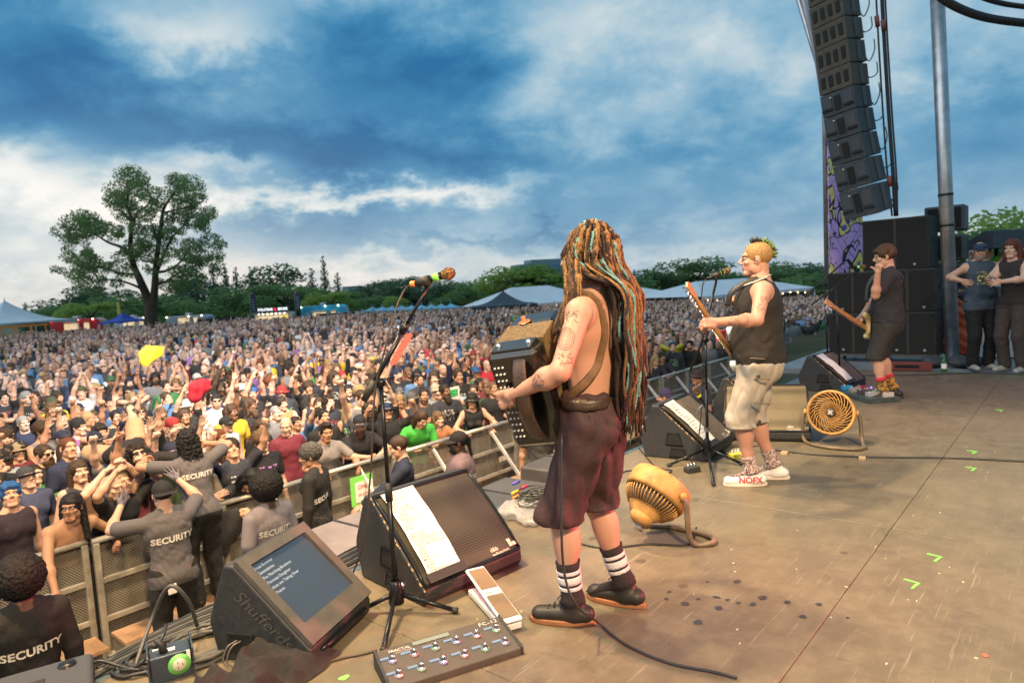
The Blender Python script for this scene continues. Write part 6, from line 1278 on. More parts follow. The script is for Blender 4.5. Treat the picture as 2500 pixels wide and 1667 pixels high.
    for k, (px, py) in enumerate(((2330, 895), (2255, 893))):
        t = thing('folded_case', ('dark folded case', 'small dark bag')[k] + ' lying beside the foot of the steel pole', 'case', (*G(px + 30, py)[:2], S - .02), .3 + k); V, Q, _ = solid([ell((0, 0, .08), (.14, .24, .08), k=.03), ell((.05, .1, .12), (.1, .12, .07), k=.03)], .02); part('shell', np_mesh('shell', V, Q), mat('dark_nylon', (.03, .032, .04), .7), t)
build_wing()
# ------------------------------------------------------------------ crowd barricade
def perf_mat():
    m = mat('perforated_steel', (.30, .27, .22), .5, .35); n, l = m.node_tree.nodes, m.node_tree.links; b = n['Principled BSDF']; tc = N(n, 'ShaderNodeTexCoord')
    v = N(n, 'ShaderNodeTexVoronoi', i_Scale=52.0, i_Randomness=0.0, voronoi_dimensions='2D'); mp = N(n, 'ShaderNodeMapping'); mp.inputs['Rotation'].default_value = (R(90), 0, 0); mp2 = N(n, 'ShaderNodeMapping'); mp2.inputs['Rotation'].default_value = (0, 0, R(45)); l.new(tc.outputs['Object'], mp.inputs[0]); l.new(mp.outputs[0], mp2.inputs[0]); l.new(mp2.outputs[0], v.inputs['Vector'])
    nz = N(n, 'ShaderNodeTexNoise', i_Scale=4.0, i_Detail=6); l.new(tc.outputs['Object'], nz.inputs['Vector']); l.new(ramp(n, l, nz.outputs['Fac'], ((.35, (.20, .175, .14)), (.7, (.36, .33, .28)))), b.inputs['Base Color'])
    l.new(math_n(n, l, 'GREATER_THAN', v.outputs['Distance'], .40), b.inputs['Alpha']); return m
PERF = perf_mat(); BARR = mat('barricade_steel', (.40, .37, .32), .45, .55, var=.25, vscale=9, bump=.2, bscale=60); BRACE = mat('brace_pale', (.56, .53, .50), .45, .3, var=.15, vscale=6)
def build_barricade():
    Y = 7.02
    for i in range(-2, 15):
        x = i * 1.22 - .35; t = thing('crowd_barricade', ['scuffed', 'dented', 'plain', 'bright', 'dull'][i % 5] + ' steel barricade panel with perforated sheet and slanted brace before the crowd', 'barricade', (x, Y + .02 * math.sin(i * 2.1), 0), .01 * math.sin(i * 1.7), 'barricade panels before the crowd')
        t['label'] = 'steel barricade panel with perforated sheet and slanted brace in the line before the crowd'
        for px in (.03, 1.17): MB().box((px, 0, .60), (.055, .05, 1.16)).build('post', BARR, t, .006)
        MB().tube([(0, .01, 1.20), (1.2, .01, 1.20)], .036, 10, flat=.8).build('top_rail', BARR, t)
        for z in (.10, .45, .82): MB().box((.6, -.006, z), (1.09, .04, .05)).build('cross_rail', BARR, t, .005)
        MB().box((.6, .018, .60), (1.10, .004, 1.10)).build('perforated_sheet', PERF, t)
        MB().bar((.60, -.03, 1.13), (.60, -.95, .06), .05, .03, (1, 0, 0)).build('brace', BRACE, t, .004)
        MB().box((.6, -.50, .03), (1.15, .95, .04)).build('foot_plate', mat('foot_plate', (.30, .26, .2), .6, .3, var=.3, vscale=6), t, .005)
        s_ = MB().box((.6, -.26, .33), (1.1, .34, .035)).build('step', mat('step_wood', (.36, .22, .13), .7, var=.25, vscale=5), t, .004); [MB().box((e, -.26, .18), (.04, .30, .28)).build('step_support', BARR, s_) for e in (.08, 1.12)]
        MB().box((.85, -.03, .66), (.20, .006, .07)).build('maker_plate', mat('plate_pale', (.5, .46, .4), .5), t)
        if i % 3 == 0: text('S', mat('plate_ink', (.12, .1, .08), .6), t, Matrix.Translation((.80, -.034, .66)) @ Matrix.Rotation(R(90), 4, 'X'), .06, bold=.01)
    p = ATY(885, 1195, 6.93); t = thing('poster', 'bright green framed sign with red lettering fixed to the barricade', 'sign', (p[0], 6.94, p[2] - .14)); MB().box((0, 0, .14), (.34, .012, .36)).build('board', GAFF, t); MB().box((.03, -.009, .12), (.27, .006, .25)).build('sheet', PAPER, t)
    rd = mat('red_ink', (.5, .05, .04), .7); text('ONLY', rd, t, Matrix.Translation((.03, -.014, .18)) @ Matrix.Rotation(R(90), 4, 'X'), .075, bold=.01); text('WATER', rd, t, Matrix.Translation((.03, -.014, .08)) @ Matrix.Rotation(R(90), 4, 'X'), .06, bold=.01)
build_barricade()
# ------------------------------------------------------------------ lighting rig above the stage (out of the picture), with its lamps
def build_rig():
    tr = mat('truss_aluminium', (.5, .5, .52), .35, .9)
    def truss(label, a, b):
        t = thing('lighting_truss', label, 'truss', a); v = Vector(b) - Vector(a); n = int(v.length / .6)
        off = [Vector((0, y, z)) if abs(v.x) > abs(v.y) else Vector((y, 0, z)) for y, z in ((-.2, -.2), (.2, -.2), (.2, .2), (-.2, .2))]
        for o in off: MB().tube([o, o + v], .025, 7).build('chord', tr, t)
        m = MB()
        for i in range(n):
            for k in range(4): m.tube([off[k] + v * (i / n), off[(k + 1) % 4] + v * ((i + 1) / n)], .011, 5)
        m.build('lacing', tr, t)
    truss('aluminium lighting truss above the front of the stage', (-4, 4.3, 9.4), (9.5, 4.3, 9.4)); truss('aluminium lighting truss above the back of the stage', (-6, -4.2, 8.8), (9.5, -4.2, 8.8))
    def lamp(label, pos, aim, power, col, ang, blend=.7, rad=.22):
        t = thing('stage_light', label, 'stage light', pos); d = (Vector(aim) - Vector(pos)).normalized(); q = d.to_track_quat('-Z', 'Y').to_matrix().to_4x4()
        part('housing', MB().lathe([(0, .38), (.10, .36), (.16, .25), (.17, -.02), (.15, -.02), (.14, .2), (0, .3)], 20).mesh('housing'), BLKM, t, M=q); MB().tube([(0, 0, .1), (0, 0, .55)], .02, 6).build('clamp', BLKM, t)
        L = bpy.data.lights.new('lamp', 'SPOT'); L.energy = power; L.color = col; L.spot_size = R(ang); L.spot_blend = blend; L.shadow_soft_size = rad; o = bpy.data.objects.new('lamp', L); link(o, t); o.matrix_local = q @ Matrix.Translation((0, 0, -.05))
    W1, W2, PK, OR = (1, .74, .42), (1, .80, .56), (1, .14, .15), (1, .64, .30)
    lamp('warm stage light on the front truss over the accordion player', (1.2, 4.3, 8.9), (3.0, 1.2, 1.8), 3600, W1, 72)
    lamp('warm stage light on the front truss over the bassist', (4.6, 4.3, 8.9), (5.2, 1.6, 1.8), 2300, W1, 56)
    lamp('warm stage light on the back truss over the camera side of the stage', (-1.2, -4.2, 8.3), (3.4, 2.6, 1.6), 6500, (1, .70, .36), 84, 1.0, .5)
    lamp('amber light on the front truss washing the barricade', (.2, 4.3, 8.9), (2.6, 6.9, 1.0), 5000, OR, 80)
    lamp('pale light on the front truss washing the first rows', (5.4, 4.3, 8.9), (6.6, 9.4, 1.4), 6200, W2, 84)
    lamp('rose side light on a low boom aimed at the accordion player', (8.6, -4.4, 4.4), (2.6, 1.7, 2.75), 6500, PK, 22)
    lamp('rose stage light on the back truss aimed at the far guitarist', (9.3, -4.2, 8.3), (8.7, 1.7, 2.4), 800, PK, 34)
    lamp('pale light on the front truss sweeping the middle of the crowd', (3.0, 4.3, 8.9), (8.0, 17.0, 1.5), 12000, (1, .93, .86), 60)
build_rig()
# ------------------------------------------------------------------ the band
def to_local(P, loc, rz):
    c, s = math.cos(rz), math.sin(rz); d = np.asarray(P, float) - np.asarray(loc, float); return np.array([c * d[0] + s * d[1], -s * d[0] + c * d[1], d[2]])
def shell(name, prims, cs, nrm, m, parent, eps=.004, n=36, col=None, R0=.30):
    """band of cloth or leather wrapped round a body: rings through the centres cs, square to nrm"""
    V = []; cs = [np.array(c, float) for c in cs]
    for c in cs:
        w = unit(nrm); a = unit(np.cross(w, [0.3, 1, .2])); b = np.cross(w, a); th = np.linspace(0, 2 * math.pi, n, endpoint=False); d = np.cos(th)[:, None] * a + np.sin(th)[:, None] * b; r = np.full(n, .004)
        for _ in range(40):
            s = sdf_at(prims, c + d * r[:, None]) - eps; r = np.where(s < -.0005, r + np.maximum(-s * .8, .002), r)
        V.append(c + d * np.minimum(r, R0)[:, None])
    k = len(V); Q = [(i * n + j, i * n + (j + 1) % n, (i + 1) * n + (j + 1) % n, (i + 1) * n + j) for i in range(k - 1) for j in range(n)]
    me = np_mesh(name, np.concatenate(V), np.array(Q)); me.materials.append(m); o = bpy.data.objects.new(name, me); link(o, parent)
    md = o.modifiers.new('t', 'SOLIDIFY'); md.thickness = .004; md.offset = 1
    if col: o.color = (*col, 1)
    return o
def snap(prims, pts, eps):
    P = np.array([tuple(p) for p in pts])
    for _ in range(6):
        d = sdf_at(prims, P); g = np.stack([sdf_at(prims, P + e) - d for e in np.eye(3) * .002], 1); g /= np.maximum(np.linalg.norm(g, axis=1), 1e-9)[:, None]; P = P - g * (d - eps)[:, None] * .8
    return P
def shorts(parent, spec, m, hem, name='shorts', flare=1.0, h=.011, folds=.010, seed=1, waist=.10):
    q = dict(DEF); q.update(spec); P0 = np.array(q['pelvis'], float); bk = q['bulk']; pr = [cap(P0 + [-.06, 0, -.02], P0 + [.06, 0, -.02], .128 * bk, None, 'p', .04, (0, 1, 0), .90 + q['belly'] * .4), cap(P0 + [-.05, 0, waist - .03], P0 + [.05, 0, waist - .03], (.118 + q['belly'] * .2) * bk, None, 'p', .05, (0, 1, 0), .84 + q['belly'] * .9)]
    for s in (-1, 1): pr += [ell(P0 + [s * .068, -.06, -.05], (.092, .08, .095), 'p', .05)]
    for s, ft, yaw in ((-1, q['fL'], q['yL']), (1, q['fR'], q['yR'])):
        hip = P0 + [s * .095, 0, -.045]; fd = rotm(yaw) @ np.array([0, 1, 0]); kn, an = ik(hip, ft, .417, .412, fd + [0, 0, .15]); pr += [cap(hip, kn, .112 * bk * flare ** .5, .106 * flare, 'p', .03), cap(kn, an, .106 * flare, .106 * flare, 'p', .01)]
    pr += [plane((0, 0, -1), -hem), plane((0, 0, 1), P0[2] + waist)]
    V, Q, _ = solid(pr, h); nr = vnormals(V, Q); st = np.clip((V[:, 2] - hem) / .02, 0, 1)
    V = V + nr * (((np.abs(wob(V * [1, 1, .35] + .06 * wob(V, 6, seed)[:, None], 11, seed)) - .35) * folds + wob(V * [1, 1, .5], 26, seed + 2) * folds * .18) * st)[:, None]
    me = np_mesh(name, V, Q); me.materials.append(m); o = bpy.data.objects.new(name, me); link(o, parent); return o
def leg_axis(spec, s):
    q = dict(DEF); q.update(spec); P0 = np.array(q['pelvis'], float); hip = P0 + [s * .092, 0, -.045]; ft, yaw = (q['fL'], q['yL']) if s < 0 else (q['fR'], q['yR'])
    kn, an = ik(hip, ft, .417, .412, rotm(yaw) @ np.array([0, 1, 0]) + [0, 0, .15]); return kn, an, rotm(yaw) @ np.array([0, 1, 0])
def footwear(parent, prims, spec, sock_h, sock_m, stripes, sole_m, stripe_m=None, lace_m=None):
    for s in (-1, 1):
        kn, an, fd = leg_axis(spec, s); u = unit(kn - an); at = lambda z: an + u * z
        so = shell('sock', prims, [at(z) for z in np.linspace(.005, sock_h, 8)], u, sock_m, parent, .004)
        for a, b in stripes: shell('stripe', prims, [at(z) for z in np.linspace(a, b, 4)], u, stripe_m, so, .0075)
        m = MB(); k = 18; sd_ = np.cross(fd, [0, 0, 1]); out = []
        for i in range(k):
            w = 2 * math.pi * i / k; L, wd = math.cos(w), math.sin(w); out.append(an + fd * (.052 + L * .155) + sd_ * wd * (.047 + .006 * L))
        vs = [(*p[:2], z) for z in (.0, .026) for p in out]; m.add(vs, [tuple(range(k))[::-1], tuple(range(k, 2 * k))] + [(i, (i + 1) % k, k + (i + 1) % k, k + i) for i in range(k)]); m.build('sole', sole_m, parent, .006, 2)
        if lace_m:
            for i in range(4): p = an + fd * (.035 + i * .026) + np.array([0, 0, .012 - i * .011]); MB().tube([p - sd_ * .022, p + np.array([0, 0, .010]), p + sd_ * .022], .0035, 5).build('lace', lace_m, parent)
            p = an + fd * .04 + np.array([0, 0, .03])
            for e in (-1, 1): MB().tube(curve_pts([p, p + sd_ * .03 * e + np.array([0, 0, .03]), p + sd_ * .05 * e + fd * .02 + np.array([0, 0, .01])], 4), .003, 5).build('lace', lace_m, parent)
def tattoo(t, body, c, nrm, size, kind):
    ink = mat('tattoo_ink', (.16, .11, .095), .6)
    m = MB()
    if kind == 0:
        for r_ in (1, .78, .55, .3): m.v += []; k = 24; o = len(m.v); m.v += [(r_ * q * size * (1 + .05 * math.sin(5 * a)) * math.cos(a), r_ * q * size * 1.25 * math.sin(a), 0) for a in np.linspace(0, 6.283, k, endpoint=False) for q in (1, .90)]; m.f += [(o + 2 * i, o + (2 * i + 2) % (2 * k), o + (2 * i + 3) % (2 * k), o + 2 * i + 1) for i in range(k)]; m.sm += [False] * k
    else:
        rr = random.Random(kind)
        for _ in range(14): x, y, a, l_ = rr.uniform(-1, 1) * size, rr.uniform(-.7, .7) * size, rr.uniform(0, 3.14), rr.uniform(.2, .7) * size; dx, dy = math.cos(a) * l_, math.sin(a) * l_; w = .004; m.add([(x - dx / 2 - dy / l_ * w, y - dy / 2 + dx / l_ * w, 0), (x + dx / 2 - dy / l_ * w, y + dy / 2 + dx / l_ * w, 0), (x + dx / 2, y + dy / 2, 0), (x - dx / 2, y - dy / 2, 0)], [(0, 1, 2, 3)])
    me = m.mesh('tattoo'); n = unit(nrm); cling(me, body, -n, frame(np.array(c) + n * .2, np.cross([0, 0, 1], n), (0, 0, 1)), .0012, 0); part('tattoo', me, ink, t)['kind'] = 'stuff'
def accordion_player():
    loc, rz = (2.52, 1.70, S), R(13); tl = lambda P: to_local(P, loc, rz)
    spec = dict(top='none', bottom='none', lean=-3, pelvis=(0, 0, .94), bw=1.02, fL=(*tl(G(1402, 1520))[:2], .09), fR=(*tl(G(1528, 1475))[:2], .09), yL=12, yR=-4, L=(-.318, .225, 1.075), eL=(-.75, -.75, -.45), hL='grip', nL=(1, .15, 0), Rr=(.24, .34, 1.16), eR=(.7, -.5, -.3), hR='relaxed', nR=(-1, 0, 0), head=(26, -2, 0), neck=1.05)
    t, b, H, Rh, prs = person('person', 'shirtless accordion player with long dreadlocks and dark red shorts', spec, loc, rz, skin=(.47, .255, .185), pants=(.02, .012, .014), shoes=(.020, .016, .013), h=.0085, hd=.005, hh=.0048, scale=1.0)
    body = prs[0]
    sm = mat('maroon_cotton', (.036, .013, .016), .75, var=.3, vscale=14, bump=.25, bscale=60); so = shorts(t, spec, sm, .47, flare=1.0, folds=.034, seed=4, waist=.105)
    leather = mat('brown_leather', (.045, .025, .015), .4, var=.3, vscale=30, bump=.3, bscale=120)
    be = shell('belt', body + [cap((-.05, 0, 1.0), (.05, 0, 1.0), .12, None, w=(0, 1, 0), s=.9)], [(0, 0, z) for z in np.linspace(.985, 1.028, 4)], (0, 0, 1), leather, t, .012, 48); MB().box((-.172, -.02, 1.006), (.012, .05, .052)).build('buckle', mat('brass', (.35, .25, .1), .35, .9), be, .004)
    MB().box((.03, -.150, .88), (.10, .006, .012)).build('pocket_welt', mat('maroon_dark', (.02, .008, .01), .8), so)
    dk = mat('dark_ribbed_sock', (.020, .013, .015), .9, bump=.6, bscale=150); wh = mat('white_ribbed_sock', (.60, .54, .56), .9, bump=.6, bscale=150)
    footwear(t, body, spec, .20, dk, ((.075, .092), (.103, .136), (.147, .163)), mat('gum_sole', (.28, .11, .045), .6), wh, mat('dark_lace', (.03, .025, .02), .8))
    # dreadlocks
    rng = random.Random(21); hair = thing_part('hair', t); locks = [mat('lock_brown', (.11, .055, .026), .85, var=.5, vscale=45, bump=1, bscale=140), mat('lock_dark', (.036, .018, .012), .85, var=.5, vscale=45, bump=1, bscale=140), mat('lock_gold', (.26, .135, .045), .85, var=.45, vscale=45, bump=1, bscale=140), mat('lock_teal', (.15, .30, .27), .85, var=.4, vscale=45, bump=1, bscale=140)]
    for lm in locks:                                             # bleached at the crown, darker down the length
        n, l = lm.node_tree.nodes, lm.node_tree.links; b_ = n['Principled BSDF']; src = b_.inputs['Base Color'].links[0].from_socket; tc = N(n, 'ShaderNodeTexCoord'); sp = N(n, 'ShaderNodeSeparateXYZ'); l.new(tc.outputs['Object'], sp.inputs[0])
        l.new(mixc(n, l, math_n(n, l, 'MULTIPLY', math_n(n, l, 'SUBTRACT', 1.62, sp.outputs[2]), 2.4, clamp=True), src, mixc(n, l, 1.0, src, (.50, .42, .42) if lm is not locks[3] else (.8, .85, .9), 'MULTIPLY')), b_.inputs['Base Color'])
    V, Q, _ = solid([ell(H + Rh @ np.array([0, -.020, .040]), (.088, .106, .094), Rm=Rh, k=.02), ell(H + Rh @ np.array([0, -.07, -.05]), (.075, .06, .09), Rm=Rh, k=.03), ell(H + Rh @ np.array([0, .10, -.04]), (.078, .06, .10), Rm=Rh, k=.02, op=-1)], .009); V = V + vnormals(V, Q) * (wob(V, 70, 3) * .005)[:, None]; part('scalp', np_mesh('scalp', V, Q), locks[0], hair)
    for i in range(190):
        a = rng.uniform(-2.75, 2.75) + math.pi; el = rng.uniform(-.25, 1.35) if i > 30 else rng.uniform(.5, 1.4)          # direction round the head, 0 = face
        d = np.array([math.sin(a) * math.cos(el), math.cos(a) * math.cos(el), math.sin(el)]); c0 = np.array([0, -.020, .040]); p0 = H + Rh @ (c0 + d * [.086, .104, .092]); out = Rh @ d; side = d[0]; front = d[1]
        r0 = rng.uniform(.0048, .0090); L = rng.uniform(.50, .80); hz = unit(np.array([out[0], out[1], 0])); P = [p0 - out * .01, p0 + out * .022 + [0, 0, -.01 + .02 * max(0, d[2])]]
        e = H + Rh @ (np.array([0, -.02, -.02]) + unit([d[0], d[1], 0]) * [.108, .135, 0]) + np.array([0, 0, rng.uniform(-.03, .02)]); P.append(e)
        if front > .35: x, y = (e[0] + (-.05 if side < 0 else .05), e[1] - .02); ends = [(x, y, 1.50), (x - .02 if side < 0 else x + .02, y + .02, 1.36), (x - .03 if side < 0 else x + .02, y + .05, 1.36 - rng.uniform(.02, .2))]
        else:
            x = float(np.clip(e[0] * .85 + rng.gauss(.01, .025), -.125, .135)); y = -.150 - rng.uniform(0, .06) - .25 * max(0, .05 - abs(x)) ; zb = 1.62 - L
            ends = [(x, y, 1.48), (x * .96 + rng.gauss(.0, .012), y - .004, 1.30), (x * .9 + rng.gauss(.0, .02), y - rng.uniform(-.01, .02), (1.30 + zb) / 2), (x * .85 + rng.gauss(.0, .025), y + rng.uniform(-.01, .03), zb)]
        P += [np.array(q) for q in ends]; pts = curve_pts(P, 6); k = len(pts); ph = rng.uniform(0, 6); pts = [p + Vector((rng.gauss(0, .0016) + .006 * math.sin(j * .7 + ph) * j / k, rng.gauss(0, .0016) + .005 * math.cos(j * .6 + ph) * j / k, 0)) for j, p in enumerate(pts)]
        rs = [r0 * (1 + .22 * math.sin(j * 1.3 + i)) * (1 if j < k * .8 else 1 - .6 * (j - k * .8) / (k * .2)) for j in range(k)]
        g = rng.random(); m = locks[3] if g < .11 else locks[2] if g < .42 else locks[0] if g < .68 else locks[1]
        MB().tube(pts, rs, 7).build('dreadlock', m, hair)
    q = dict(DEF); q.update(spec); shL = np.array([-.182 * 1.02, -.01, 1.40]); elb, wr = ik(shL, spec['L'], .285, .255, spec['eL'])
    tattoo(t, body, shL + (elb - shL) * .45, (-1, -.25, .1), .038, 0); tattoo(t, body, shL + (elb - shL) * .15, (-1, -.1, .4), .04, 2); tattoo(t, body, elb + (wr - elb) * .4, (-1, -.1, .2), .035, 3); tattoo(t, body, shL + (elb - shL) * .8, (-.6, -.8, .1), .03, 5)
    # accordion hung on a strap
    ao = np.array(loc); a = thing('accordion', 'black piano accordion with ribbed gold bellows held by the shirtless player', 'accordion', loc, rz); k = Matrix.Translation((-.065, .235, 1.10)) @ Matrix.Rotation(R(5), 4, 'Z') @ Matrix.Rotation(R(-6), 4, 'X') @ Matrix.Rotation(R(-20), 4, 'Y')
    gl = mat('accordion_lacquer', (.010, .009, .008), .14, var=.2, vscale=9, coat=.6); gd = mat('accordion_gold', (.36, .22, .08), .34, .75, var=.3, vscale=20); bw = mat('bellows_tan', (.17, .11, .05), .6, var=.2, vscale=30); bwd = mat('bellows_dark', (.02, .016, .012), .7)
    hx, hy, hz = .20, .115, .235
    part('bass_box', MB().box((-.135, 0, 0), (.13, 2 * hy, 2 * hz)).mesh('bass_box'), gl, a, M=k).modifiers.new('b', 'BEVEL').width = .022
    part('treble_box', MB().box((.175, 0, 0), (.13, 2 * hy, 2 * hz)).mesh('treble_box'), gl, a, M=k).modifiers.new('b', 'BEVEL').width = .02
    part('bass_trim', MB().box((-.135, 0, hz + .002), (.10, 2 * hy - .05, .008)).mesh('bass_trim'), gl, a, M=k); 
    n = 8
    for i in range(n):
        x = -.07 + .18 * (i + .5) / n; s_ = 1.0; part('bellows_fold', MB().box((x, 0, 0), (.012, 2 * hy - .004, 2 * hz - .004)).mesh('bellows_fold'), bw, a, M=k).modifiers.new('b', 'BEVEL').width = .003
        if i < n - 1: part('bellows_gap', MB().box((x + .0113, 0, 0), (.0105, 2 * hy - .034, 2 * hz - .034)).mesh('bellows_gap'), bwd, a, M=k)
    part('bass_strap', MB().tube(curve_pts([(-.19, -.03, hz - .03), (-.25, -.03, hz * .55), (-.285, -.03, 0), (-.25, -.03, -hz * .55), (-.19, -.03, -hz + .03)], 6), .032, 8, flat=.14).mesh('bass_strap'), leather, a, M=k)
    for i in range(12):
        for j in range(3): part('bass_button', MB().lathe([(0, .008), (.0045, .006), (.0045, 0)], 8, Matrix.Translation((-.200, .05 + j * .018, -.17 + i * .031)) @ Matrix.Rotation(R(-90), 4, 'Y')).mesh('bass_button'), PAPER, a, M=k)
    for i in range(18): part('key', MB().box((.235, .06, -.20 + i * .0235), (.04, .10, .021)).mesh('key'), mat('ivory_key', (.7, .67, .6), .3), a, M=k)
    for sgn in (-1, 1): part('chrome_foot', MB().lathe([(0, .016), (.012, .014), (.014, 0)], 12, Matrix.Translation((-.135, sgn * .07, hz + .004))).mesh('chrome_foot'), STEEL, a, M=k)
    part('register_switch', MB().lathe([(0, .03), (.012, .025), (.010, .01), (.03, .0)], 12, Matrix.Translation((.12, .03, hz + .004))).mesh('register_switch'), mat('orange_knob', (.4, .13, .04), .4), a, M=k)
    # shoulder straps follow the torso
    for s in (-1, 1):
        pts = [(s * .12, .15, 1.30), (s * .145, .13, 1.40), (s * .15, .05, 1.468), (s * .148, -.03, 1.472), (s * .14, -.105, 1.42), (s * .135, -.135, 1.30), (s * .15, -.12, 1.18), (s * .175, -.04, 1.10), (s * .16, .10, 1.02)]
        MB().tube(snap(body, curve_pts(pts, 6), .008), .020, 8, flat=.25).build('shoulder_strap', mat('strap_tan', (.16, .09, .045), .35, var=.3, vscale=20), a)
def thing_part(name, parent):
    o = bpy.data.objects.new(name, None); o.empty_display_size = .05; link(o, parent); return o
def guitar(label, body_c, head_c, face_dir, L, kind):
    bc, hc = Vector(body_c), Vector(head_c); ax = (hc - bc).normalized(); f = Vector(face_dir); f = (f - ax * f.dot(ax)).normalized(); side = f.cross(ax)
    t = thing('bass_guitar' if kind == 'bass' else 'electric_guitar', label, 'guitar'); t.matrix_world = Matrix(((ax.x, side.x, f.x, bc.x), (ax.y, side.y, f.y, bc.y), (ax.z, side.z, f.z, bc.z), (0, 0, 0, 1)))
    n = (hc - bc).length; sc_ = L
    out = [(-.20, .0), (-.19, .10), (-.12, .16), (-.03, .145), (.03, .115), (.09, .135), (.17, .165), (.215, .15), (.20, .105), (.13, .075), (.10, .03), (.10, -.03), (.13, -.07), (.17, -.10), (.165, -.135), (.11, -.14), (.03, -.115), (-.04, -.14), (-.12, -.16), (-.19, -.11)]
    out = [(v.x, v.y) for v in curve_pts([(x * sc_, y * sc_, 0) for x, y in out + out[:1]], 3)][:-1]
    cols = dict(bass=((.55, .62, .66), (.09, .04, .03)), guitar=((.42, .34, .17), (.03, .03, .03)))[kind]
    o = MB().prism(out, -.021, .021).build('body', mat(kind + '_finish', cols[0], .25, coat=.5), t, .006, 2); fix_normals(o)
    o = MB().prism([(x * .62 + .02, y * .62) for x, y in out], .0215, .024).build('pickguard', mat(kind + '_guard', cols[1], .35), t); fix_normals(o)
    wood = mat('maple_neck', (.46, .22, .07), .35, var=.2, vscale=30, coat=.3); n0 = .07 * sc_
    MB().add([(n0, -.028, .012), (n0, .028, .012), (n - .17, .021, .014), (n - .17, -.021, .014), (n0, -.028, .036), (n0, .028, .036), (n - .17, .021, .034), (n - .17, -.021, .034)], [(0, 1, 2, 3), (7, 6, 5, 4), (0, 4, 5, 1), (1, 5, 6, 2), (2, 6, 7, 3), (3, 7, 4, 0)]).build('neck', wood, t, .004)
    hd = [(n - .17, -.021), (n - .15, -.030), (n - .03, -.046), (n + .01, -.030), (n + .015, .005), (n - .02, .03), (n - .12, .028), (n - .17, .021)]; o = MB().prism(hd, .008, .024).build('headstock', wood, t, .003); fix_normals(o)
    k = 4 if kind == 'bass' else 6
    for i in range(k):
        x = n - .14 + i * (.125 / (k - 1)); MB().tube([(x, -.03, .016), (x, -.075, .016)], .006, 6).lathe([(0, -.004), (.014, -.004), (.014, .004), (0, .004)], 10, Matrix.Translation((x, -.078, .016))).build('tuner', STEEL, t); MB().lathe([(0, .03), (.006, .028), (.007, 0)], 8, Matrix.Translation((x, -.01, .024))).build('tuner_post', STEEL, t)
    for i in range(k): y = (-.5 + (i + .5) / k) * .036; MB().tube([(-.13 * sc_, y * 1.2, .032), (n - .16, y, .038)], .0012, 4).build('string', STEEL, t)
    for i in range(16): MB().box((n - .17 - (n - .24) * (1 - .944 ** (i + 1)) * 1.4, 0, .0365), (.003, .048, .002)).build('fret', STEEL, t)
    MB().box((-.02 * sc_, 0, .03), (.05, .09, .014)).build('pickup', BLK, t, .004); MB().box((-.13 * sc_, 0, .03), (.04, .08, .012)).build('bridge', STEEL, t, .003); MB().lathe([(0, .02), (.010, .018), (.012, 0)], 10, Matrix.Translation((-.1 * sc_, -.11 * sc_, .024))).build('knob', STEEL, t)
    return t, ax, side, f
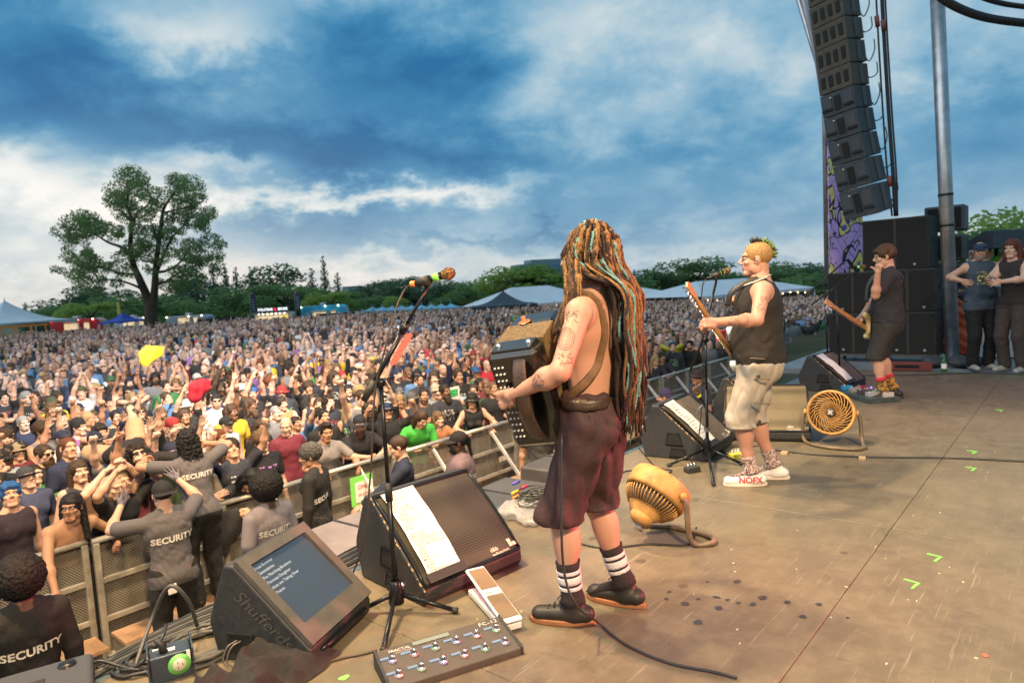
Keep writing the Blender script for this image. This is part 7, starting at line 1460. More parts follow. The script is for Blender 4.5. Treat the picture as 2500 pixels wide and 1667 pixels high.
def bassist():
    loc, rz = (4.84, 1.82, S), R(24); tl = lambda P: to_local(P, loc, rz)
    spec = dict(top='tank', bottom='none', bulk=1.16, belly=.13, bw=1.04, lean=-2, pelvis=(0, 0, .93), fL=(*tl(G(1838, 1185))[:2], .09), fR=(*tl(G(1893, 1168))[:2], .09), yL=6, yR=-6, L=tl(AT(1752, 786, 4.50)), eL=(-.5, -.8, -.6), hL='grip', nL=(.7, .2, -.6), Rr=tl(AT(1800, 742, 4.98)), eR=(.8, -.3, -.6), hR='fist', nR=(-.6, 0, -.7), head=(2, -2, 0), neck=1.12, jaw=1.08, hem=.02, shoe=1.05)
    t, b, H, Rh, prs = person('person', 'bass player in black sleeveless top and pale patched shorts with white shoes', spec, loc, rz, skin=(.46, .245, .18), shirt=(.028, .022, .020), pants=(.45, .36, .29), shoes=(.72, .66, .62), acc=[('buzz', (.46, .26, .10))], h=.010, hd=.005, hh=.005)
    m = mat('patched_denim', (.36, .28, .21), .85, bump=.5, bscale=120); n, l = m.node_tree.nodes, m.node_tree.links; tc = N(n, 'ShaderNodeTexCoord'); t1 = N(n, 'ShaderNodeTexNoise', i_Scale=4.5, i_Detail=3); l.new(tc.outputs['Object'], t1.inputs['Vector']); t2 = N(n, 'ShaderNodeTexNoise', i_Scale=70.0, i_Detail=3); l.new(tc.outputs['Object'], t2.inputs['Vector'])
    c = ramp(n, l, t1.outputs['Fac'], ((.36, (.19, .19, .19)), (.46, (.36, .31, .26)), (.6, (.46, .39, .32)))); l.new(mixc(n, l, math_n(n, l, 'MULTIPLY', t2.outputs['Fac'], .4), c, (.3, .26, .22)), n['Principled BSDF'].inputs['Base Color'])
    so = shorts(t, spec, m, .43, flare=.98, folds=.026, seed=9, waist=-.035)
    dk = mat('pocket_trim', (.12, .09, .07), .8)
    for y, z in ((.02, .93), (-.01, .79), (.0, .62)): MB().tube(curve_pts([(-.235, y - .05, z), (-.25, y, z + .008), (-.24, y + .05, z + .012)], 4), .005, 6).build('pocket_seam', dk, so)
    for z, y in ((.815, .015), (.50, .02)): MB().box((-.245, y, z), (.012, .022, .022)).build('button', BLK, so, .004)
    footwear(t, prs[0], spec, .135, mat('leopard_sock', (.55, .42, .38), .9, col2=(.10, .03, .03), vscale=70, vdetail=1), (), mat('cream_sole', (.66, .55, .44), .6), None, mat('white_lace', (.7, .66, .62), .8))
    me = text_mesh('NOFX', bold=.03); me.transform(Matrix.Scale(.058, 4)); kn, an, fd = leg_axis(spec, -1); sd_ = np.cross(fd, [0, 0, 1]); cling(me, prs[0], sd_, frame(an + fd * .02 + np.array([0, 0, -.038]) - sd_ * .2, -fd, (0, 0, 1)), .003, 0); part('lettering', me, mat('shoe_red_ink', (.55, .03, .05), .7), t)
    # green and black crest of hair
    rng = random.Random(3); hr = thing_part('crest', t)
    for i in range(230):
        f_ = i / 229; a = .55 + 2.35 * f_; d = np.array([rng.gauss(0, .16), math.cos(a) , math.sin(a)]); d[1:] = [math.cos(a + .5), math.sin(a + .5)]; d = unit(d); p = H + Rh @ (np.array([0, -.018, .036]) + d * [.076, .096, .086]); o = Rh @ unit(d + np.array([rng.gauss(0, .3), -.25 + rng.gauss(0, .2), rng.gauss(0, .2)])); L = rng.uniform(.018, .042)
        MB().tube([p, p + o * L * .6, p + o * L + np.array([0, 0, rng.gauss(0, .008)])], [.0045, .0038, .0012], 5).build('hair_tuft', mat('crest_black', (.02, .018, .015), .7) if rng.random() < (.85 if f_ < .3 else .25) else mat('crest_green', (.13, .21, .06), .85), hr)
    gb = mat('grey_stubble', (.42, .34, .30), .9)
    shell('necklace', prs[0], [(0, .02, 1.455), (0, .02, 1.462)], (0, .35, 1), mat('white_beads', (.6, .57, .52), .5, bump=1, bscale=300), t, .006, 40)
    MB().lathe([(0, .006), (.008, .005), (.009, 0)], 10, mat4(H + Rh @ np.array([-.090, .0, -.004]), Rh) @ Matrix.Rotation(R(-90), 4, 'Y')).build('ear_monitor', mat('ear_grey', (.3, .3, .3), .3), t)
    shL = np.array([-.19, -.03, 1.39]); elb, wr = ik(shL, spec['L'], .285, .255, spec['eL'])
    for c, k in ((shL + (elb - shL) * .35, 2), (shL + (elb - shL) * .6, 7), (elb + (wr - elb) * .4, 0), (elb + (wr - elb) * .6, 9)): tattoo(t, prs[0], c, (-1, -.2, .15), .036, k)
    g, ax, side, f = guitar('pale blue bass guitar with long maple neck held by the bass player', AT(1806, 880, 4.99), AT(1684, 692, 4.36), (-.6, .75, .2), 1.05, 'bass')
    MB().tube(curve_pts([tuple(Matrix.Translation(loc) @ Matrix.Rotation(rz, 4, 'Z') @ Vector(p)) for p in ((-.10, .20, 1.30), (-.11, .16, 1.40), (-.10, .0, 1.475), (-.04, -.13, 1.38), (.06, -.17, 1.2), (.18, -.10, 1.05))], 6), .022, 7, flat=.25).build('strap', leather_m(), g).matrix_parent_inverse = g.matrix_world.inverted()
def leather_m(): return mat('black_leather', (.02, .018, .016), .45)
def guitarist():
    loc, rz = (8.58, 1.74, S), R(14); tl = lambda P: to_local(P, loc, rz)
    spec = dict(top='tee', bottom='none', bulk=1.10, belly=.10, pelvis=(0, 0, .93), yL=10, yR=-20, fL=(-.14, .06, .09), fR=(.12, -.05, .09), L=tl(AT(2143, 668, 7.34)), eL=(-.3, .5, -1), hL='thumb', nL=(.6, -.6, .2), Rr=(.22, .28, .92), eR=(.8, -.5, -.2), hR='fist', head=(12, 6, 0), sleeve=.72, hem=.05, neck=1.1)
    t, b, H, Rh, prs = person('person', 'guitarist in dark tee and black shorts with one hand raised to his face', spec, loc, rz, skin=(.50, .29, .21), shirt=(.030, .028, .034), pants=(.022, .020, .019), shoes=(.018, .015, .014), acc=[('messy', (.09, .045, .025))], h=.011, hd=.0055, hh=.0055)
    shorts(t, spec, mat('black_shorts', (.022, .020, .019), .85, var=.3, vscale=12), .47, flare=.94, folds=.022, seed=2, waist=-.06)
    footwear(t, prs[0], spec, .16, mat('patterned_sock', (.03, .028, .02), .9, col2=(.5, .25, .04), vscale=28, vdetail=1), ((.15, .19),), mat('dark_sole', (.03, .025, .022), .6), mat('red_sock_band', (.5, .03, .05), .9))
    me = MB(); rr = random.Random(2)
    for i in range(10): me.box((rr.uniform(-.08, .08), .17 - i * .035, 0), (rr.uniform(.05, .14), .022, .001))
    me = me.mesh('back_print'); cling(me, prs[0], (0, 1, 0), frame((0, -.35, 1.20), (1, 0, 0), (0, 0, 1)), .003, 0); part('back_print', me, mat('tan_print', (.35, .26, .19), .8), t)
    g, ax, side, f = guitar('cream electric guitar with maple neck hanging on the guitarist', AT(2128, 806, 7.78), AT(2020, 735, 7.12), (-.6, .75, .2), .98, 'guitar')
    MB().tube(curve_pts([tuple(Matrix.Translation(loc) @ Matrix.Rotation(rz, 4, 'Z') @ Vector(p)) for p in ((-.16, .22, 1.12), (-.13, .20, 1.30), (-.10, .12, 1.42), (-.06, -.02, 1.47), (.02, -.15, 1.36), (.16, -.14, 1.12))], 6), .024, 7, flat=.25).build('strap', leather_m(), g).matrix_parent_inverse = g.matrix_world.inverted()
accordion_player(); bassist(); guitarist()
# ------------------------------------------------------------------ security crew, side-stage people, audience
GREY, BLACKC, NAVY = (.105, .095, .10), (.018, .017, .018), (.020, .024, .045)
def face_to(x, y, tx, ty): return math.atan2(ty - y, tx - x) - math.pi / 2
def back_text(t, prs, z=1.27, size=.075, col=(.68, .63, .58), y0=-.34, x0=0.0, rot=0):
    me = text_mesh('SECURITY', bold=.035, spacing=1.05); me.transform(Matrix.Scale(size, 4)); M = frame((x0, y0, z), (math.cos(R(rot)), 0, math.sin(R(rot))), (0, 0, 1)); cling(me, prs[0], (0, 1, 0), M, .0105, 0)
    part('lettering', me, mat('crew_print', col, .8, var=.2, vscale=60), t)
def crew():
    def g(label, x, y, rz, spec, skin, shirt, acc, pants=(.016, .015, .015), z=0, txt=None, shoes=(.012, .012, .012), seed=0):
        t, b, H, Rh, prs = person('person', label, spec, (x, y, z), R(rz), skin, shirt, pants, shoes, acc, h=.013, hd=.006, hh=.0065, seed=seed, folds=.007)
        if txt: back_text(t, prs, **txt)
        return t, H, Rh, prs
    g('security guard with large afro in a black hooded jacket marked SECURITY', 1.12, 5.15, 0, dict(top='jacket', bulk=1.1, head=(-10, 0, 0), hem=.08), 'dark', BLACKC, [('afro', 'black')], txt=dict(z=1.22, size=.072))
    t, H, Rh, prs = g('security guard in backwards black cap and gloves pushing hands to the crowd', 2.50, 6.30, -4, dict(top='tee', bulk=1.12, lean=7, glove=True, L=(-.27, .36, 1.55), Rr=(.25, .40, 1.66), hL='open', hR='open', nL=(0, 1, .2), nR=(0, 1, .2), eL=(-.9, -.2, -.6), eR=(.9, -.2, -.6), sleeve=.75, hem=.06), 'fair', GREY, [('capback', (.022, .021, .022)), ('buzz', 'dark')], txt=dict(z=1.26, size=.076), shoes=(.10, .085, .10))
    MB().box((-.07, -.150, .84), (.075, .02, .09)).build('white_glove', mat('glove_white', (.7, .66, .66), .8), t, .01)
    g('security guard with long curly hair and cap reaching up on the barricade step', 2.98, 6.72, 0, dict(top='tee', lean=14, L=(-.3, .45, 1.45), Rr=(.32, .42, 1.5), hL='grip', hR='grip', bulk=1.02), 'tan', GREY, [('cap', (.02, .018, .018)), ('longcurl', 'black')], z=.35, txt=dict(z=1.30, size=.066))
    g('security guard with round black afro in grey polo standing close to the stage', 3.08, 5.62, 6, dict(top='tee', bulk=1.1, sleeve=.72), 'dark', (.20, .175, .19), [('afro', 'black')], txt=dict(z=1.28, size=.074))
    g('security guard with grey curls in black hooded jacket turned to the crowd', 4.05, 6.35, 32, dict(top='jacket', head=(25, 5, 0), hem=.10), 'tan', (.022, .020, .018), [('curly', (.10, .095, .09))], txt=dict(z=1.20, size=.07, rot=10))
    g('security man in navy jacket holding out one hand over the pit', 4.80, 5.78, 48, dict(top='jacket', L=(-.28, .52, 1.05), eL=(-.8, -.3, -.6), hL='open', nL=(.3, 0, -1), head=(4, 8, 0), hem=.05), 'fair', NAVY, [('short', 'brown')])
    t, H, Rh, prs = g('bearded security guard with black cap and ponytail in grey mauve polo', 5.22, 5.30, 40, dict(top='tee', bulk=1.22, belly=.1, bw=1.05, head=(12, 0, 0), sleeve=.75), 'dark', (.16, .105, .115), [('cap', (.018, .015, .016)), ('beard', 'black'), ('ponytail', 'black')], txt=dict(z=1.28, size=.074))
    g('person in long brown shorts with tattooed legs standing in the pit', 6.95, 5.55, 120, dict(top='tee', bottom='shorts', bulk=1.15), 'olive', (.05, .045, .045), [('short', 'dark')], pants=(.11, .07, .055))
    g('crew member in red and blue cap seen from behind in the pit', 8.6, 4.55, 20, dict(top='tee'), 'tan', (.16, .13, .15), [('capback', (.05, .04, .09)), ('beard', 'dark')])
    g('crew member in dark bucket hat and red glasses standing in the pit', 10.6, 5.0, 60, dict(top='tee'), 'tan', (.06, .055, .07), [('bucket', (.05, .035, .03)), ('shades', (.5, .02, .02))])
    g('woman with thick curly black hair standing at the far end of the pit', 11.6, 4.6, 70, dict(top='tee', bw=.9), 'brown', (.03, .03, .035), [('longcurl', 'black')])
    # beside the stage
    def s(label, px, py, rz, spec, skin, shirt, acc, pants, shoes=(.3, .28, .26), pr=None, dz=0, dx=0):
        p = G(px, py); return person('person', label, spec, (p[0] + dx, p[1], S + dz), R(rz), skin, shirt, pants, shoes, acc, h=.014, hd=.0065, hh=.007, printed=pr)
    t = s('bearded man in flat cap and patched denim vest beside the steel pole', 2393, 902, 128, dict(top='tank', bulk=1.1, belly=.06, L=(-.5, .15, 1.15), Rr=(.42, .30, 1.25), hL='relaxed', head=(-30, 5, 0), hem=.06, sleeve=.5), 'fair', (.05, .07, .10), [('flatcap', (.025, .045, .085)), ('beard', 'grey')], (.010, .010, .011), pr=(.45, .45, .08))[0]
    s('red haired woman in dark top leaning on the man in the denim vest', 2474, 908, 62, dict(top='tank', bust=.9, bw=.9, L=(-.12, .42, 1.22), Rr=(.0, .40, 1.30), hL='open', nL=(0, 1, 0), head=(8, 0, 0)), 'pale', (.03, .022, .022), [('bob', (.13, .035, .018))], (.055, .042, .038))
    s('man in navy cap and black shirt standing behind the red haired woman', 2530, 902, 110, dict(top='tee', bulk=1.1, head=(-10, 0, 0)), 'fair', (.03, .028, .03), [('cap', (.02, .03, .06)), ('beard', 'brown')], (.03, .03, .03), dx=.5)
    s('photographer in bright green shirt looking out behind the steel pole', 2352, 880, 150, dict(top='tee', lean=12, L=(-.1, .3, 1.45), Rr=(.12, .3, 1.45)), 'tan', (.10, .48, .05), [('short', 'dark'), ('shades', (.6, .18, .02))], (.05, .05, .06), dx=1.7)
    s('man in white cap standing behind the green shirted photographer', 2338, 878, 140, dict(top='tee'), 'fair', (.2, .24, .28), [('cap', (.6, .6, .6)), ('beard', 'grey')], (.05, .05, .06), dx=1.9)
    # crowd surfer
    t, b, H, Rh, prs = person('person', 'crowd surfer with sunglasses and long beard sliding head first over the barricade', dict(top='tee', bottom='shorts', pelvis=(0, 0, 1.72), lean=97, bulk=1.08, head=(0, -50, 8), L=(-.45, .55, 1.35), Rr=(.30, .62, 1.30), eL=(-.5, 0, .8), eR=(.5, 0, .8), fL=(-.22, -.72, 2.15), fR=(.18, -.75, 1.62), hL='grip', hR='grip'), (2.95, 8.35, 0), R(172), 'pale', (.020, .017, .018), (.40, .27, .16), (.05, .045, .03), [('longcurl', 'dark'), ('bigbeard', (.12, .05, .02)), ('shades', 'black')], h=.014, hd=.006)
crew()
SHIRTS = [((.018, .018, .020), 'black tee', 34), ((.030, .032, .042), 'charcoal tee', 14), ((.022, .030, .070), 'navy tee', 9), ((.16, .16, .17), 'grey tee', 7), ((.50, .50, .50), 'white tee', 6), ((.13, .022, .03), 'maroon tee', 3), ((.05, .08, .04), 'olive tee', 3), ((.08, .16, .30), 'blue tee', 5), ((.45, .03, .05), 'red tee', 2), ((.55, .36, .03), 'yellow tee', 2), ((.05, .18, .07), 'green tee', 2), ((.22, .10, .28), 'purple tee', 2), ((.42, .18, .08), 'orange tee', 1)]
HATC = [((.016, .016, .017), 'black'), ((.020, .025, .05), 'navy'), ((.10, .10, .10), 'grey'), ((.45, .44, .42), 'white'), ((.30, .03, .03), 'red'), ((.06, .07, .035), 'olive'), ((.30, .24, .15), 'tan'), ((.03, .10, .25), 'blue'), ((.04, .12, .05), 'green')]
HAIRS = ['short'] * 6 + ['messy'] * 3 + ['buzz'] * 3 + ['quiff', 'curly', 'curly', 'bob', 'long', 'long', 'longcurl', None, None]
HDESC = dict(short='short {} hair', messy='messy {} hair', buzz='cropped {} hair', quiff='swept up {} hair', curly='curly {} hair', bob='chin length {} hair', long='long straight {} hair', longcurl='long wavy {} hair')
HC = ['black'] * 4 + ['dark'] * 7 + ['brown'] * 6 + ['light'] * 2 + ['blond'] * 2 + ['grey', 'red']
POSE = dict(down=(dict(), 'standing with arms down'), watch=(dict(L=(-.15, .28, 1.1), Rr=(.15, .28, 1.1)), 'with hands held together'), fistR=(dict(Rr=(.30, .22, 1.93), hR='fist', nR=(0, 1, 0), eR=(1, .2, -.3)), 'punching one fist up'), fistL=(dict(L=(-.26, .26, 1.90), hL='fist', nL=(0, 1, 0), eL=(-1, .2, -.3)), 'raising a left fist'), both=(dict(L=(-.30, .20, 1.92), Rr=(.30, .25, 1.88), hL='open', hR='fist', nL=(0, 1, 0), nR=(0, 1, 0), eL=(-1, .1, -.2), eR=(1, .1, -.2)), 'with both arms thrown up'), hornR=(dict(Rr=(.24, .24, 1.95), hR='horns', nR=(0, 1, 0), eR=(1, .2, -.3)), 'making a horns sign overhead'), point=(dict(Rr=(.20, .38, 1.82), hR='point', nR=(0, 0, -1), eR=(1, 0, -.5)), 'pointing towards the stage'), clap=(dict(L=(-.03, .36, 1.30), Rr=(.03, .36, 1.30), hL='flat', hR='flat', nL=(1, 0, 0), nR=(-1, 0, 0)), 'clapping at chest height'), over=(dict(L=(-.05, .22, 1.95), Rr=(.05, .22, 1.95), hL='flat', hR='flat', nL=(1, 0, 0), nR=(-1, 0, 0), eL=(-1, .2, 0), eR=(1, .2, 0)), 'clapping over the head'), mouth=(dict(Rr=(.06, .20, 1.55), hR='fist', nR=(-1, 0, 0), eR=(.7, 0, -.8)), 'with a hand at the mouth'), open=(dict(L=(-.22, .30, 1.86), hL='open', nL=(0, 1, 0), eL=(-1, 0, -.4)), 'waving an open hand'), phone=(dict(L=(-.07, .38, 1.58), Rr=(.07, .38, 1.58), hL='grip', hR='grip', nL=(1, 0, 0), nR=(-1, 0, 0)), 'holding up a phone'), rail=(dict(L=(-.22, .40, 1.16), Rr=(.22, .38, 1.16), hL='relaxed', hR='relaxed', nL=(0, 0, -1), nR=(0, 0, -1), lean=12), 'leaning on the barricade'))
AUD = []
def audience_meshes():
    rng = random.Random(31); keys = ['down'] * 13 + ['watch'] * 3 + ['fistR'] * 3 + ['fistL'] * 3 + ['both'] * 3 + ['hornR'] * 2 + ['point'] * 2 + ['clap'] * 3 + ['over'] + ['mouth'] * 3 + ['open'] * 2 + ['phone'] * 2 + ['rail'] * 5
    for i, k in enumerate(keys):
        sp = dict(POSE[k][0]); fem = rng.random() < .27; sp.update(bulk=rng.choice((.94, 1, 1.05, 1.15)) if not fem else .9, bw=.88 if fem else 1.0, bust=.9 if fem else 0, belly=rng.choice((0, 0, .05, .12)) if not fem else 0, mouth=rng.choice((0, 0, 0, .5, .9)), jaw=rng.uniform(.92, 1.08), head=(rng.uniform(-28, 28), rng.uniform(-12, 4), rng.uniform(-5, 5)), sleeve=rng.uniform(.5, .8), top=rng.choice(('tee',) * 6 + ('tank', 'long')) if not fem else rng.choice(('tee', 'tank')), lean=sp.get('lean', 0) + rng.uniform(-2, 5), roll=rng.uniform(-4, 4), twist=rng.uniform(-10, 10))
        V, Q, W, H, Rh, _ = person_mesh('body', sp, .022, .0085, .0078, 0, .005, None, i)
        me = np_mesh('body', V, Q); set_col(me, 'reg', np.stack([W['shirt'], W['pants'], W['shoe']], 1)); set_col(me, 'face', np.stack([np.maximum(np.maximum(W['eye'], W['mouth'] * .9), W['brow'] * .3), W['lip'], W['white']], 1)); me.materials.append(BODY); AUD.append((k, me, H, Rh, fem, sp['top']))
audience_meshes()
TAKEN = []
def spectator(x, y, rng, key=None, shirt=None, acc=None, skin=None, label=None, sc_=None, rz=None, zoff=0.0, fixed=None):
    c = fixed or rng.choice([a for a in AUD if (a[0] == key if key else a[0] != 'rail')]); k, me, H, Rh, fem, top = c
    sk = skin or rng.choices(list(SKIN), (30, 30, 18, 12, 6, 4))[0]; sh = shirt or rng.choices(SHIRTS, [s[2] for s in SHIRTS])[0]; hc = rng.choice(HC); desc = []; bc = HAIRC[hc]; bc = tuple(v * 1.6 + .01 for v in bc)
    if acc is None:
        acc = []; hr = rng.choice(HAIRS) if not fem else rng.choice(('long', 'longcurl', 'bob', 'long', 'ponytail')); hat = rng.random() < (.34 if not fem else .12)
        if hat:
            hk = rng.choice(('cap',) * 6 + ('capback',) * 3 + ('beanie', 'bucket', 'bandana')); col, nm = rng.choices(HATC, (30, 16, 9, 8, 6, 6, 6, 6, 4))[0]; acc.append((hk, col)); desc.append(f"{nm} {dict(cap='cap', capback='backwards cap', beanie='beanie', bucket='bucket hat', bandana='bandana')[hk]}")
            if hr in ('long', 'longcurl', 'bob'): acc.append((hr, HAIRC[hc]))
        elif hr: acc.append((hr, HAIRC[hc])); desc.append(HDESC.get(hr, '{} ponytail').format(hc))
        else: desc.append('shaved head')
        if not fem and rng.random() < .36: bk = rng.choice(('beard', 'beard', 'bigbeard')); acc.append((bk, bc)); desc.append('beard' if bk == 'beard' else 'full beard')
        if rng.random() < .13: gk = rng.choice(('glasses', 'shades')); acc.append((gk, (.015, .015, .015))); desc.append('glasses' if gk == 'glasses' else 'sunglasses')
    t = thing('person', '', 'person', (x, y, zoff), rz if rz is not None else face_to(x, y, 4.2 + rng.uniform(-1.5, 1.5), 1.8) , 'audience behind the barricade', scale=sc_ or rng.gauss(.985 if not fem else .93, .035))
    b = bpy.data.objects.new('body', me); link(b, t); pr = rng.choice(((.5, .5, .5), (.45, .42, .38), (.4, .1, .1), (.2, .4, .2))) if sh[0][0] < .05 and rng.random() < .5 else None
    paint(b, sk, sh[0], (.03, .032, .045), printed=pr)
    for kk, col in acc: add_acc(t, kk, HAIRC.get(col, col) if isinstance(col, str) else col, H, Rh)
    who = 'woman' if fem else 'person'; words = ' and '.join(desc[:2]) if len(desc) < 3 else f'{desc[0]}, {desc[1]} and {desc[2]}'
    garm = sh[1].replace('tee', {'tank': 'tank top', 'long': 'long sleeved top'}.get(top, 'tee')); lb = f"person in {'printed ' if pr else ''}{garm} with {words} {POSE[k][1]}"; t['label'] = label or (lb if len(lb.split()) <= 16 else f'{who} in {garm} with {desc[0]} {POSE[k][1]}'.replace('long sleeved top', 'jumper'))
    if label: del t['group']
    TAKEN.append((x, y)); return t
def front_rows():
    rng = random.Random(11)
    def f(px, py, y, key, shirt, acc, skin, label, mesh=None, z=1.66, **kw):
        p = ATY(px, py, y); return spectator(p[0], y, rng, key, (shirt, 'tee'), acc, skin, label, sc_=1.0, zoff=0, **kw)
    def uniq(px, py, y, spec, skin, shirt, acc, label, rz=None, pants=(.04, .04, .05), pr=None, dz=0.0):
        p = ATY(px, py, y); x = p[0]; TAKEN.append((x, y)); return person('person', label, spec, (x, y, dz), rz if rz is not None else face_to(x, y, 4.2, 1.8), skin, shirt, pants, (.03, .03, .03), acc, h=.016, hd=.0065, hh=.007, printed=pr)
    B = (.016, .016, .018)
    uniq(135, 1215, 7.36, dict(top='none', lean=30, L=(-.30, .42, 1.12), Rr=(.34, .62, .78), hL='fist', hR='relaxed', eR=(.8, 0, -.3), nR=(0, -.2, -1), head=(-42, -14, 0), mouth=.6), 'olive', B, [('long', 'black'), ('glasses', 'black')], 'shirtless man with very long black hair bending over the barricade', rz=R(-172))
    uniq(62, 1130, 8.4, dict(head=(-10, -18, 0), mouth=.2), 'pale', (.05, .06, .12), [('cap', (.05, .05, .06))], 'pale faced man with moustache and dark grey cap near the shirtless man')
    uniq(22, 1190, 7.75, dict(top='tank', head=(-30, -20, 0)), 'fair', (.03, .02, .03), [('messy', 'blue')], 'person with bright blue hair and pink strap at the barricade')
    uniq(232, 1170, 7.55, dict(lean=22, L=(-.10, .30, 1.80), Rr=(.12, .30, 1.76), eL=(-1, .3, .1), eR=(1, .3, .1), hL='fist', hR='fist', top='tank'), 'pale', B, [], 'bald person with both arms folded overhead and blue wristbands')
    uniq(268, 1205, 7.50, dict(lean=20, L=(-.18, .30, 1.78), Rr=(.16, .34, 1.76), eL=(-1, .2, -.2), eR=(1, .2, -.2), hL='fist', hR='fist', mouth=1.0, head=(0, -25, 0)), 'fair', B, [('short', 'blond')], 'laughing blond person with both fists raised beside the surfer')
    uniq(565, 1075, 7.55, dict(L=(-.34, .18, 1.86), Rr=(.36, .20, 1.84), hL='fist', hR='fist', nL=(1, 0, 0), nR=(-1, 0, 0), eL=(-1, 0, -.3), eR=(1, 0, -.3), head=(-14, -28, 0), mouth=.4), 'fair', (.030, .032, .045), [('curly', 'dark')], 'man in dark v neck tee with short curls and both fists up', pr=(.5, .48, .45))
    uniq(785, 1055, 7.50, dict(L=(-.26, .42, 1.15), Rr=(.30, .46, 1.18), head=(-10, 0, 0), lean=10), 'tan', (.24, .21, .20), [('quiff', 'dark')], 'man in plain grey tee with dark shoulder strap at the barricade')
    uniq(868, 1050, 7.58, dict(bulk=1.18, belly=.1, L=(-.10, .42, 1.20), Rr=(.05, .45, 1.22), eL=(-1, .2, -.3), eR=(1, .2, -.3), lean=14, head=(-22, 4, 0), hL='fist', hR='fist'), 'fair', B, [('cap', (.02, .022, .03)), ('bigbeard', (.07, .03, .018))], 'heavy man with dark cap and brown beard resting crossed forearms on the barricade')
    uniq(945, 1010, 7.72, dict(L=(-.34, .20, 1.72), Rr=(.36, .22, 1.72), hL='fist', hR='fist', eL=(-1, .1, -.3), eR=(1, .1, -.3), mouth=1.2, head=(-5, -14, 0), bulk=1.1), 'tan', (.014, .014, .016), [('cap', (.02, .03, .07)), ('shades', 'black')], 'shouting man in black tee with navy cap and sunglasses')
    uniq(700, 1060, 8.25, dict(bulk=1.05, head=(-35, 8, 0)), 'pale', (.16, .025, .045), [], 'bald smiling man in maroon shirt looking down to the side')
    uniq(1152, 960, 8.0, dict(L=(-.20, .45, 1.05), Rr=(.34, .55, .98), hL='relaxed', hR='relaxed', head=(-20, -10, 0), lean=14, nR=(0, 0, -1)), 'fair', (.055, .10, .045), [('short', 'brown')], 'young man in olive green tee hanging his arms over the barricade', pr=(.5, .45, .15))
    uniq(1062, 940, 8.5, dict(L=(-.05, .24, 1.58), hL='fist', eL=(-.8, .1, -.8), nL=(1, 0, 0)), 'pale', (.22, .23, .24), [('cap', (.38, .34, .26)), ('glasses', 'black')], 'man in tan cap and glasses holding a fist before his mouth')
    uniq(900, 985, 8.05, dict(head=(-12, 0, 0), bulk=1.08), 'fair', B, [('cap', (.06, .05, .04)), ('longcurl', 'dark'), ('bigbeard', 'dark'), ('glasses', 'black')], 'man with wild dark curls, full beard and glasses under a brown cap')
    uniq(1010, 1060, 7.55, dict(lean=30, L=(-.10, .46, 1.10), Rr=(.2, .45, 1.14), head=(10, 20, 0)), 'fair', (.06, .42, .06), [('long', 'brown')], 'long haired person in vivid green shirt bending over the barricade')
    uniq(466, 1150, 7.50, dict(lean=16, bust=.8, bw=.88, bulk=.9, L=(-.02, .42, 1.25), Rr=(.05, .42, 1.27), hL='flat', hR='flat', nL=(1, 0, 0), nR=(-1, 0, 0), head=(-40, 6, 0)), 'fair', (.10, .08, .06), [('long', 'light')], 'long haired woman clapping at the barricade beside the guard step', pr=(.5, .45, .4))
    uniq(548, 1215, 7.48, dict(lean=48, L=(-.2, .5, 1.10), Rr=(.2, .52, 1.08), head=(0, 35, 0)), 'fair', B, [('bob', 'black')], 'person with black bob bent low over the barricade')
    uniq(1640, 865, 8.05, dict(top='long', L=(-.06, .36, 1.55), Rr=(.06, .36, 1.55), hL='grip', hR='grip'), 'fair', (.42, .34, .03), [('bandana', (.2, .26, .3))], 'man in yellow tee filming with a phone near the bassist')
    uniq(640, 1100, 7.62, dict(head=(-8, -5, 0)), 'pale', B, [('curly', 'light')], 'young person with light brown curls in a black band tee', pr=(.45, .2, .6))
    uniq(1110, 940, 8.3, dict(L=(-.12, .36, 1.45), Rr=(.12, .36, 1.50), hL='grip', hR='grip'), 'fair', (.30, .36, .45), [('short', 'dark')], 'person holding a glittering green sign over the barricade')
    def held(name, label, cat, p, fn): t = thing(name, label, cat, p); fn(t)
    p = ATY(1105, 960, 8.0); held('hand_sign', 'white framed sign with glittering green middle held up in the crowd', 'sign', p, lambda t: (MB().box((0, 0, 0), (.30, .02, .20)).build('board', PAPER, t), MB().box((0, -.014, .01), (.2, .01, .11)).build('green_foil', mat('green_foil', (.05, .4, .12), .4, var=.8, vscale=40), t)))
    def rag(t, m, w, h_, seed):
        V, Q, _ = solid([ell((0, 0, 0), (w, .035, h_ * .5), k=.03), ell((-w * .4, 0, -h_ * .4), (w * .5, .03, h_ * .5), k=.03), ell((w * .6, 0, h_ * .25), (w * .5, .03, h_ * .2), k=.03)], .018); V = V + vnormals(V, Q) * (wob(V, 22, seed) * .022)[:, None]; part('cloth', np_mesh('cloth', V, Q), m, t)
    p = ATY(485, 945, 8.6); held('red_cloth', 'red cloth waved on a raised arm in the crowd', 'cloth', p, lambda t: rag(t, mat('red_cloth', (.42, .015, .04), .8), .14, .22, 2))
    p = ATY(368, 862, 12.5); held('yellow_cloth', 'yellow cloth held high above the middle of the crowd', 'cloth', p, lambda t: rag(t, mat('yellow_cloth'), .22, .26, 5))
    p = ATY(540, 1215, 7.05); held('black_cloth', 'black shirt hung over the barricade rail', 'cloth', (p[0], 6.93, .98), lambda t: rag(t, mat('black_cloth', (.016, .015, .015), .9), .16, .36, 7))
    spectator(*ATY(440, 1010, 8.62)[:2], rng, 'fistR', label='person in plain shirt waving the red cloth behind the surfer', shirt=((.16, .16, .17), 'tee'), acc=[('capback', (.02, .02, .03))], skin='pale')
    p = ATY(1735, 735, 12.0)
front_rows()
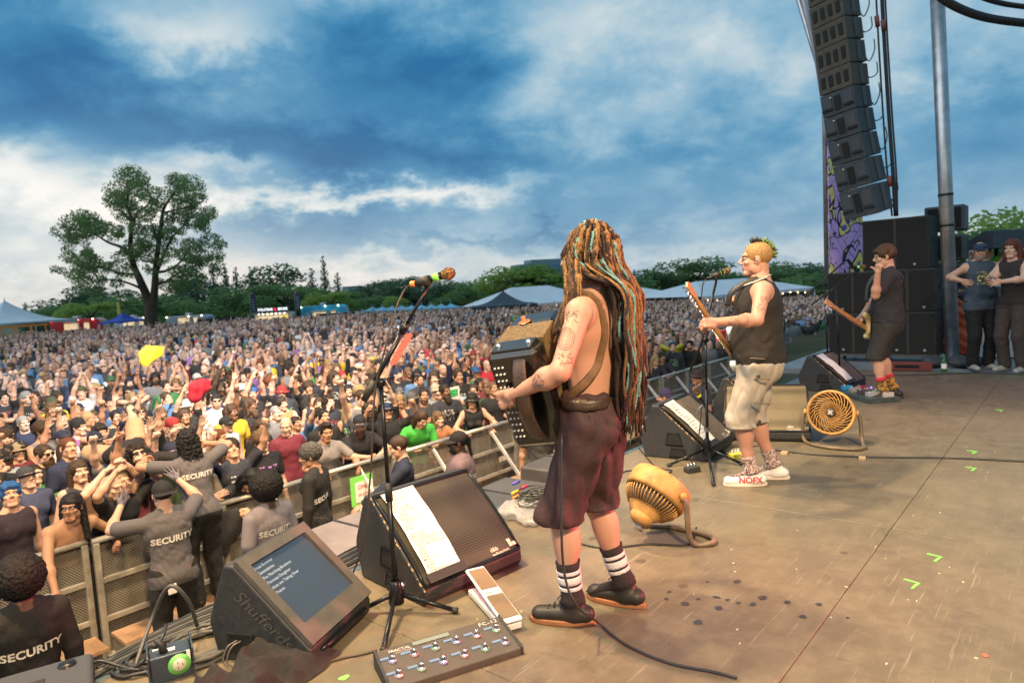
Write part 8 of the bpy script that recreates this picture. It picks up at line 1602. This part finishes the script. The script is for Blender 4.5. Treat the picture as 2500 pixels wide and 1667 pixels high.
def fill_crowd():
    rng = random.Random(23); cand = []
    y = 7.55; row = 0
    while y < 82:
        step = .54 if y < 16 else .66; x = -4.0 + (row % 2) * .27
        while x < 92:
            px_, py_ = x + rng.uniform(-.16, .16), y + rng.uniform(-.15, .15); d = math.hypot(px_, py_); a = math.degrees(math.atan2(py_, px_)); x += step
            if a > 80 or a < 3.5 or d > 70: continue
            q = np.array([px_, py_, 1.65]) - CP; u = 1250 + F * (q @ CR) / (q @ CF)
            if u < -70 or u > 2080: continue
            # far edges of the audience: trampled gaps thin it out
            if d > 46 and rng.random() < (d - 46) / 60 or (u > 1850 and d > 22 and rng.random() < .3): continue
            cand.append((d, px_, py_))
        y += .52 if y < 16 else .68; row += 1
    cand.sort(); n = 0; rest = []
    for d, x, y in cand:
        if any((x - a) ** 2 + (y - b) ** 2 < .155 for a, b in TAKEN[:400]): continue
        if n < 262: spectator(x, y, rng, 'rail' if y < 7.75 and rng.random() < .6 else None, zoff=gz(x, y)); n += 1
        else: rest.append((d, x, y))
    return rest
REST = fill_crowd()
def far_crowd(rest):
    """the deep crowd that reads as one mass: real figures, joined"""
    rng = np.random.default_rng(5); pr_ = random.Random(9)
    def variants(lod, h, hd, cut, keys):
        out = []
        for i, k in enumerate(keys):
            sp = dict(POSE[k][0]); sp.update(head=(pr_.uniform(-25, 25), pr_.uniform(-12, 5), 0), bulk=pr_.choice((.95, 1.05, 1.15)))
            body, hands, H, Rh = person_prims(sp, lod); hp = head_prims(H, Rh, 1.06, lod=lod) + [ell(H + Rh @ np.array([0, -.034, .056]), (.082, .092, .078), 'hair', .008, Rh)]
            if i % 3 == 0: hp += [cap(H + Rh @ np.array([-.04, .08, .05]), H + Rh @ np.array([.04, .08, .05]), .05, None, 'hair', .01, Rh[:, 2], .25)]
            if i % 3 == 1: hp += [ell(H + Rh @ np.array([0, .045, -.075]), (.056, .052, .05), 'hair', .008, Rh)]
            if i % 4 == 2: hp += [cap(H + Rh @ np.array([0, -.06, 0]), H + Rh @ np.array([0, -.08, -.2]), .085, .07, 'hair', .02)]
            Vs, Qs, Ls, o = [], [], [], 0
            for prs, hh in [(body, h), (hp, hd)] + [(x, hd * 1.2) for x in hands]:
                V, Q, lab = solid(prs, hh); lab = np.array([0 if l in ('skin', 'arm', 'leg', 'lip', 'white') else 2 if l == 'hair' else 3 if l in ('eye', 'brow', 'mouth') else 1 for l in lab]); Vs.append(V); Qs.append(Q + o); Ls.append(lab); o += len(V)
            V, Q, L = np.concatenate(Vs), np.concatenate(Qs), np.concatenate(Ls); keep = (V[:, 2] > cut)[Q].all(1); Q = Q[keep]; us = np.zeros(len(V), bool); us[Q.ravel()] = True; mp = np.cumsum(us) - 1; out.append((V[us], mp[Q], L[us]))
        return out
    k1 = ['down'] * 12 + ['fistR', 'fistL', 'both', 'hornR', 'point', 'over', 'open', 'mouth', 'phone', 'clap']
    v1 = variants(1, .034, .017, .95, k1); v2 = variants(2, .060, .036, 1.12, ['down'] * 26 + ['fistR', 'both', 'over', 'open'])
    sk = np.array(list(SKIN.values())); skp = np.array([30, 30, 18, 12, 6, 4.]); skp /= skp.sum(); st = np.array([s[0] for s in SHIRTS]); sp_ = np.array([s[2] for s in SHIRTS], float); sp_[0] -= 14; sp_[4] += 7; sp_[3] += 6; sp_[7] += 10; sp_ /= sp_.sum(); hc = np.array([HAIRC[c] for c in HC] + [h[0] for h in HATC]); VV, QQ, CC, o = [], [], [], 0
    for d, x, y in rest:
        vs = v1 if d < 24 else v2; V, Q, L = vs[rng.integers(len(vs))]; a = face_to(x, y, 5, 1.8) + rng.normal(0, .25); s = rng.normal(.985, .045); c, sn = math.cos(a) * s, math.sin(a) * s; W_ = V.copy()
        if rng.random() < .5: W_[:, 0] *= -1; Q = Q[:, ::-1]
        W_ = np.stack([x + c * W_[:, 0] - sn * W_[:, 1], y + sn * W_[:, 0] + c * W_[:, 1], gz(x, y) + s * W_[:, 2]], 1); pal = np.stack([sk[rng.choice(6, p=skp)] * np.array([.95, 1.0, 1.1]) * rng.uniform(.9, 1.2), st[rng.choice(len(st), p=sp_)] * rng.uniform(.8, 1.6), hc[rng.integers(len(hc))], np.array([.03, .02, .02])]); VV.append(W_); QQ.append(Q + o); CC.append(pal[L]); o += len(W_)
    me = np_mesh('far_crowd', np.concatenate(VV), np.concatenate(QQ)); set_col(me, 'Col', np.concatenate(CC)); m = mat('far_crowd_surface', (.2, .2, .2), .8); n, l = m.node_tree.nodes, m.node_tree.links; l.new(N(n, 'ShaderNodeAttribute', attribute_name='Col').outputs['Color'], n['Principled BSDF'].inputs['Base Color']); me.materials.append(m)
    ob = bpy.data.objects.new('far_crowd', me); link(ob); tag(ob, 'dense mass of concert goers filling the field behind the front rows', 'crowd', kind='stuff'); print('FAR', len(rest), len(me.polygons))
far_crowd(REST)
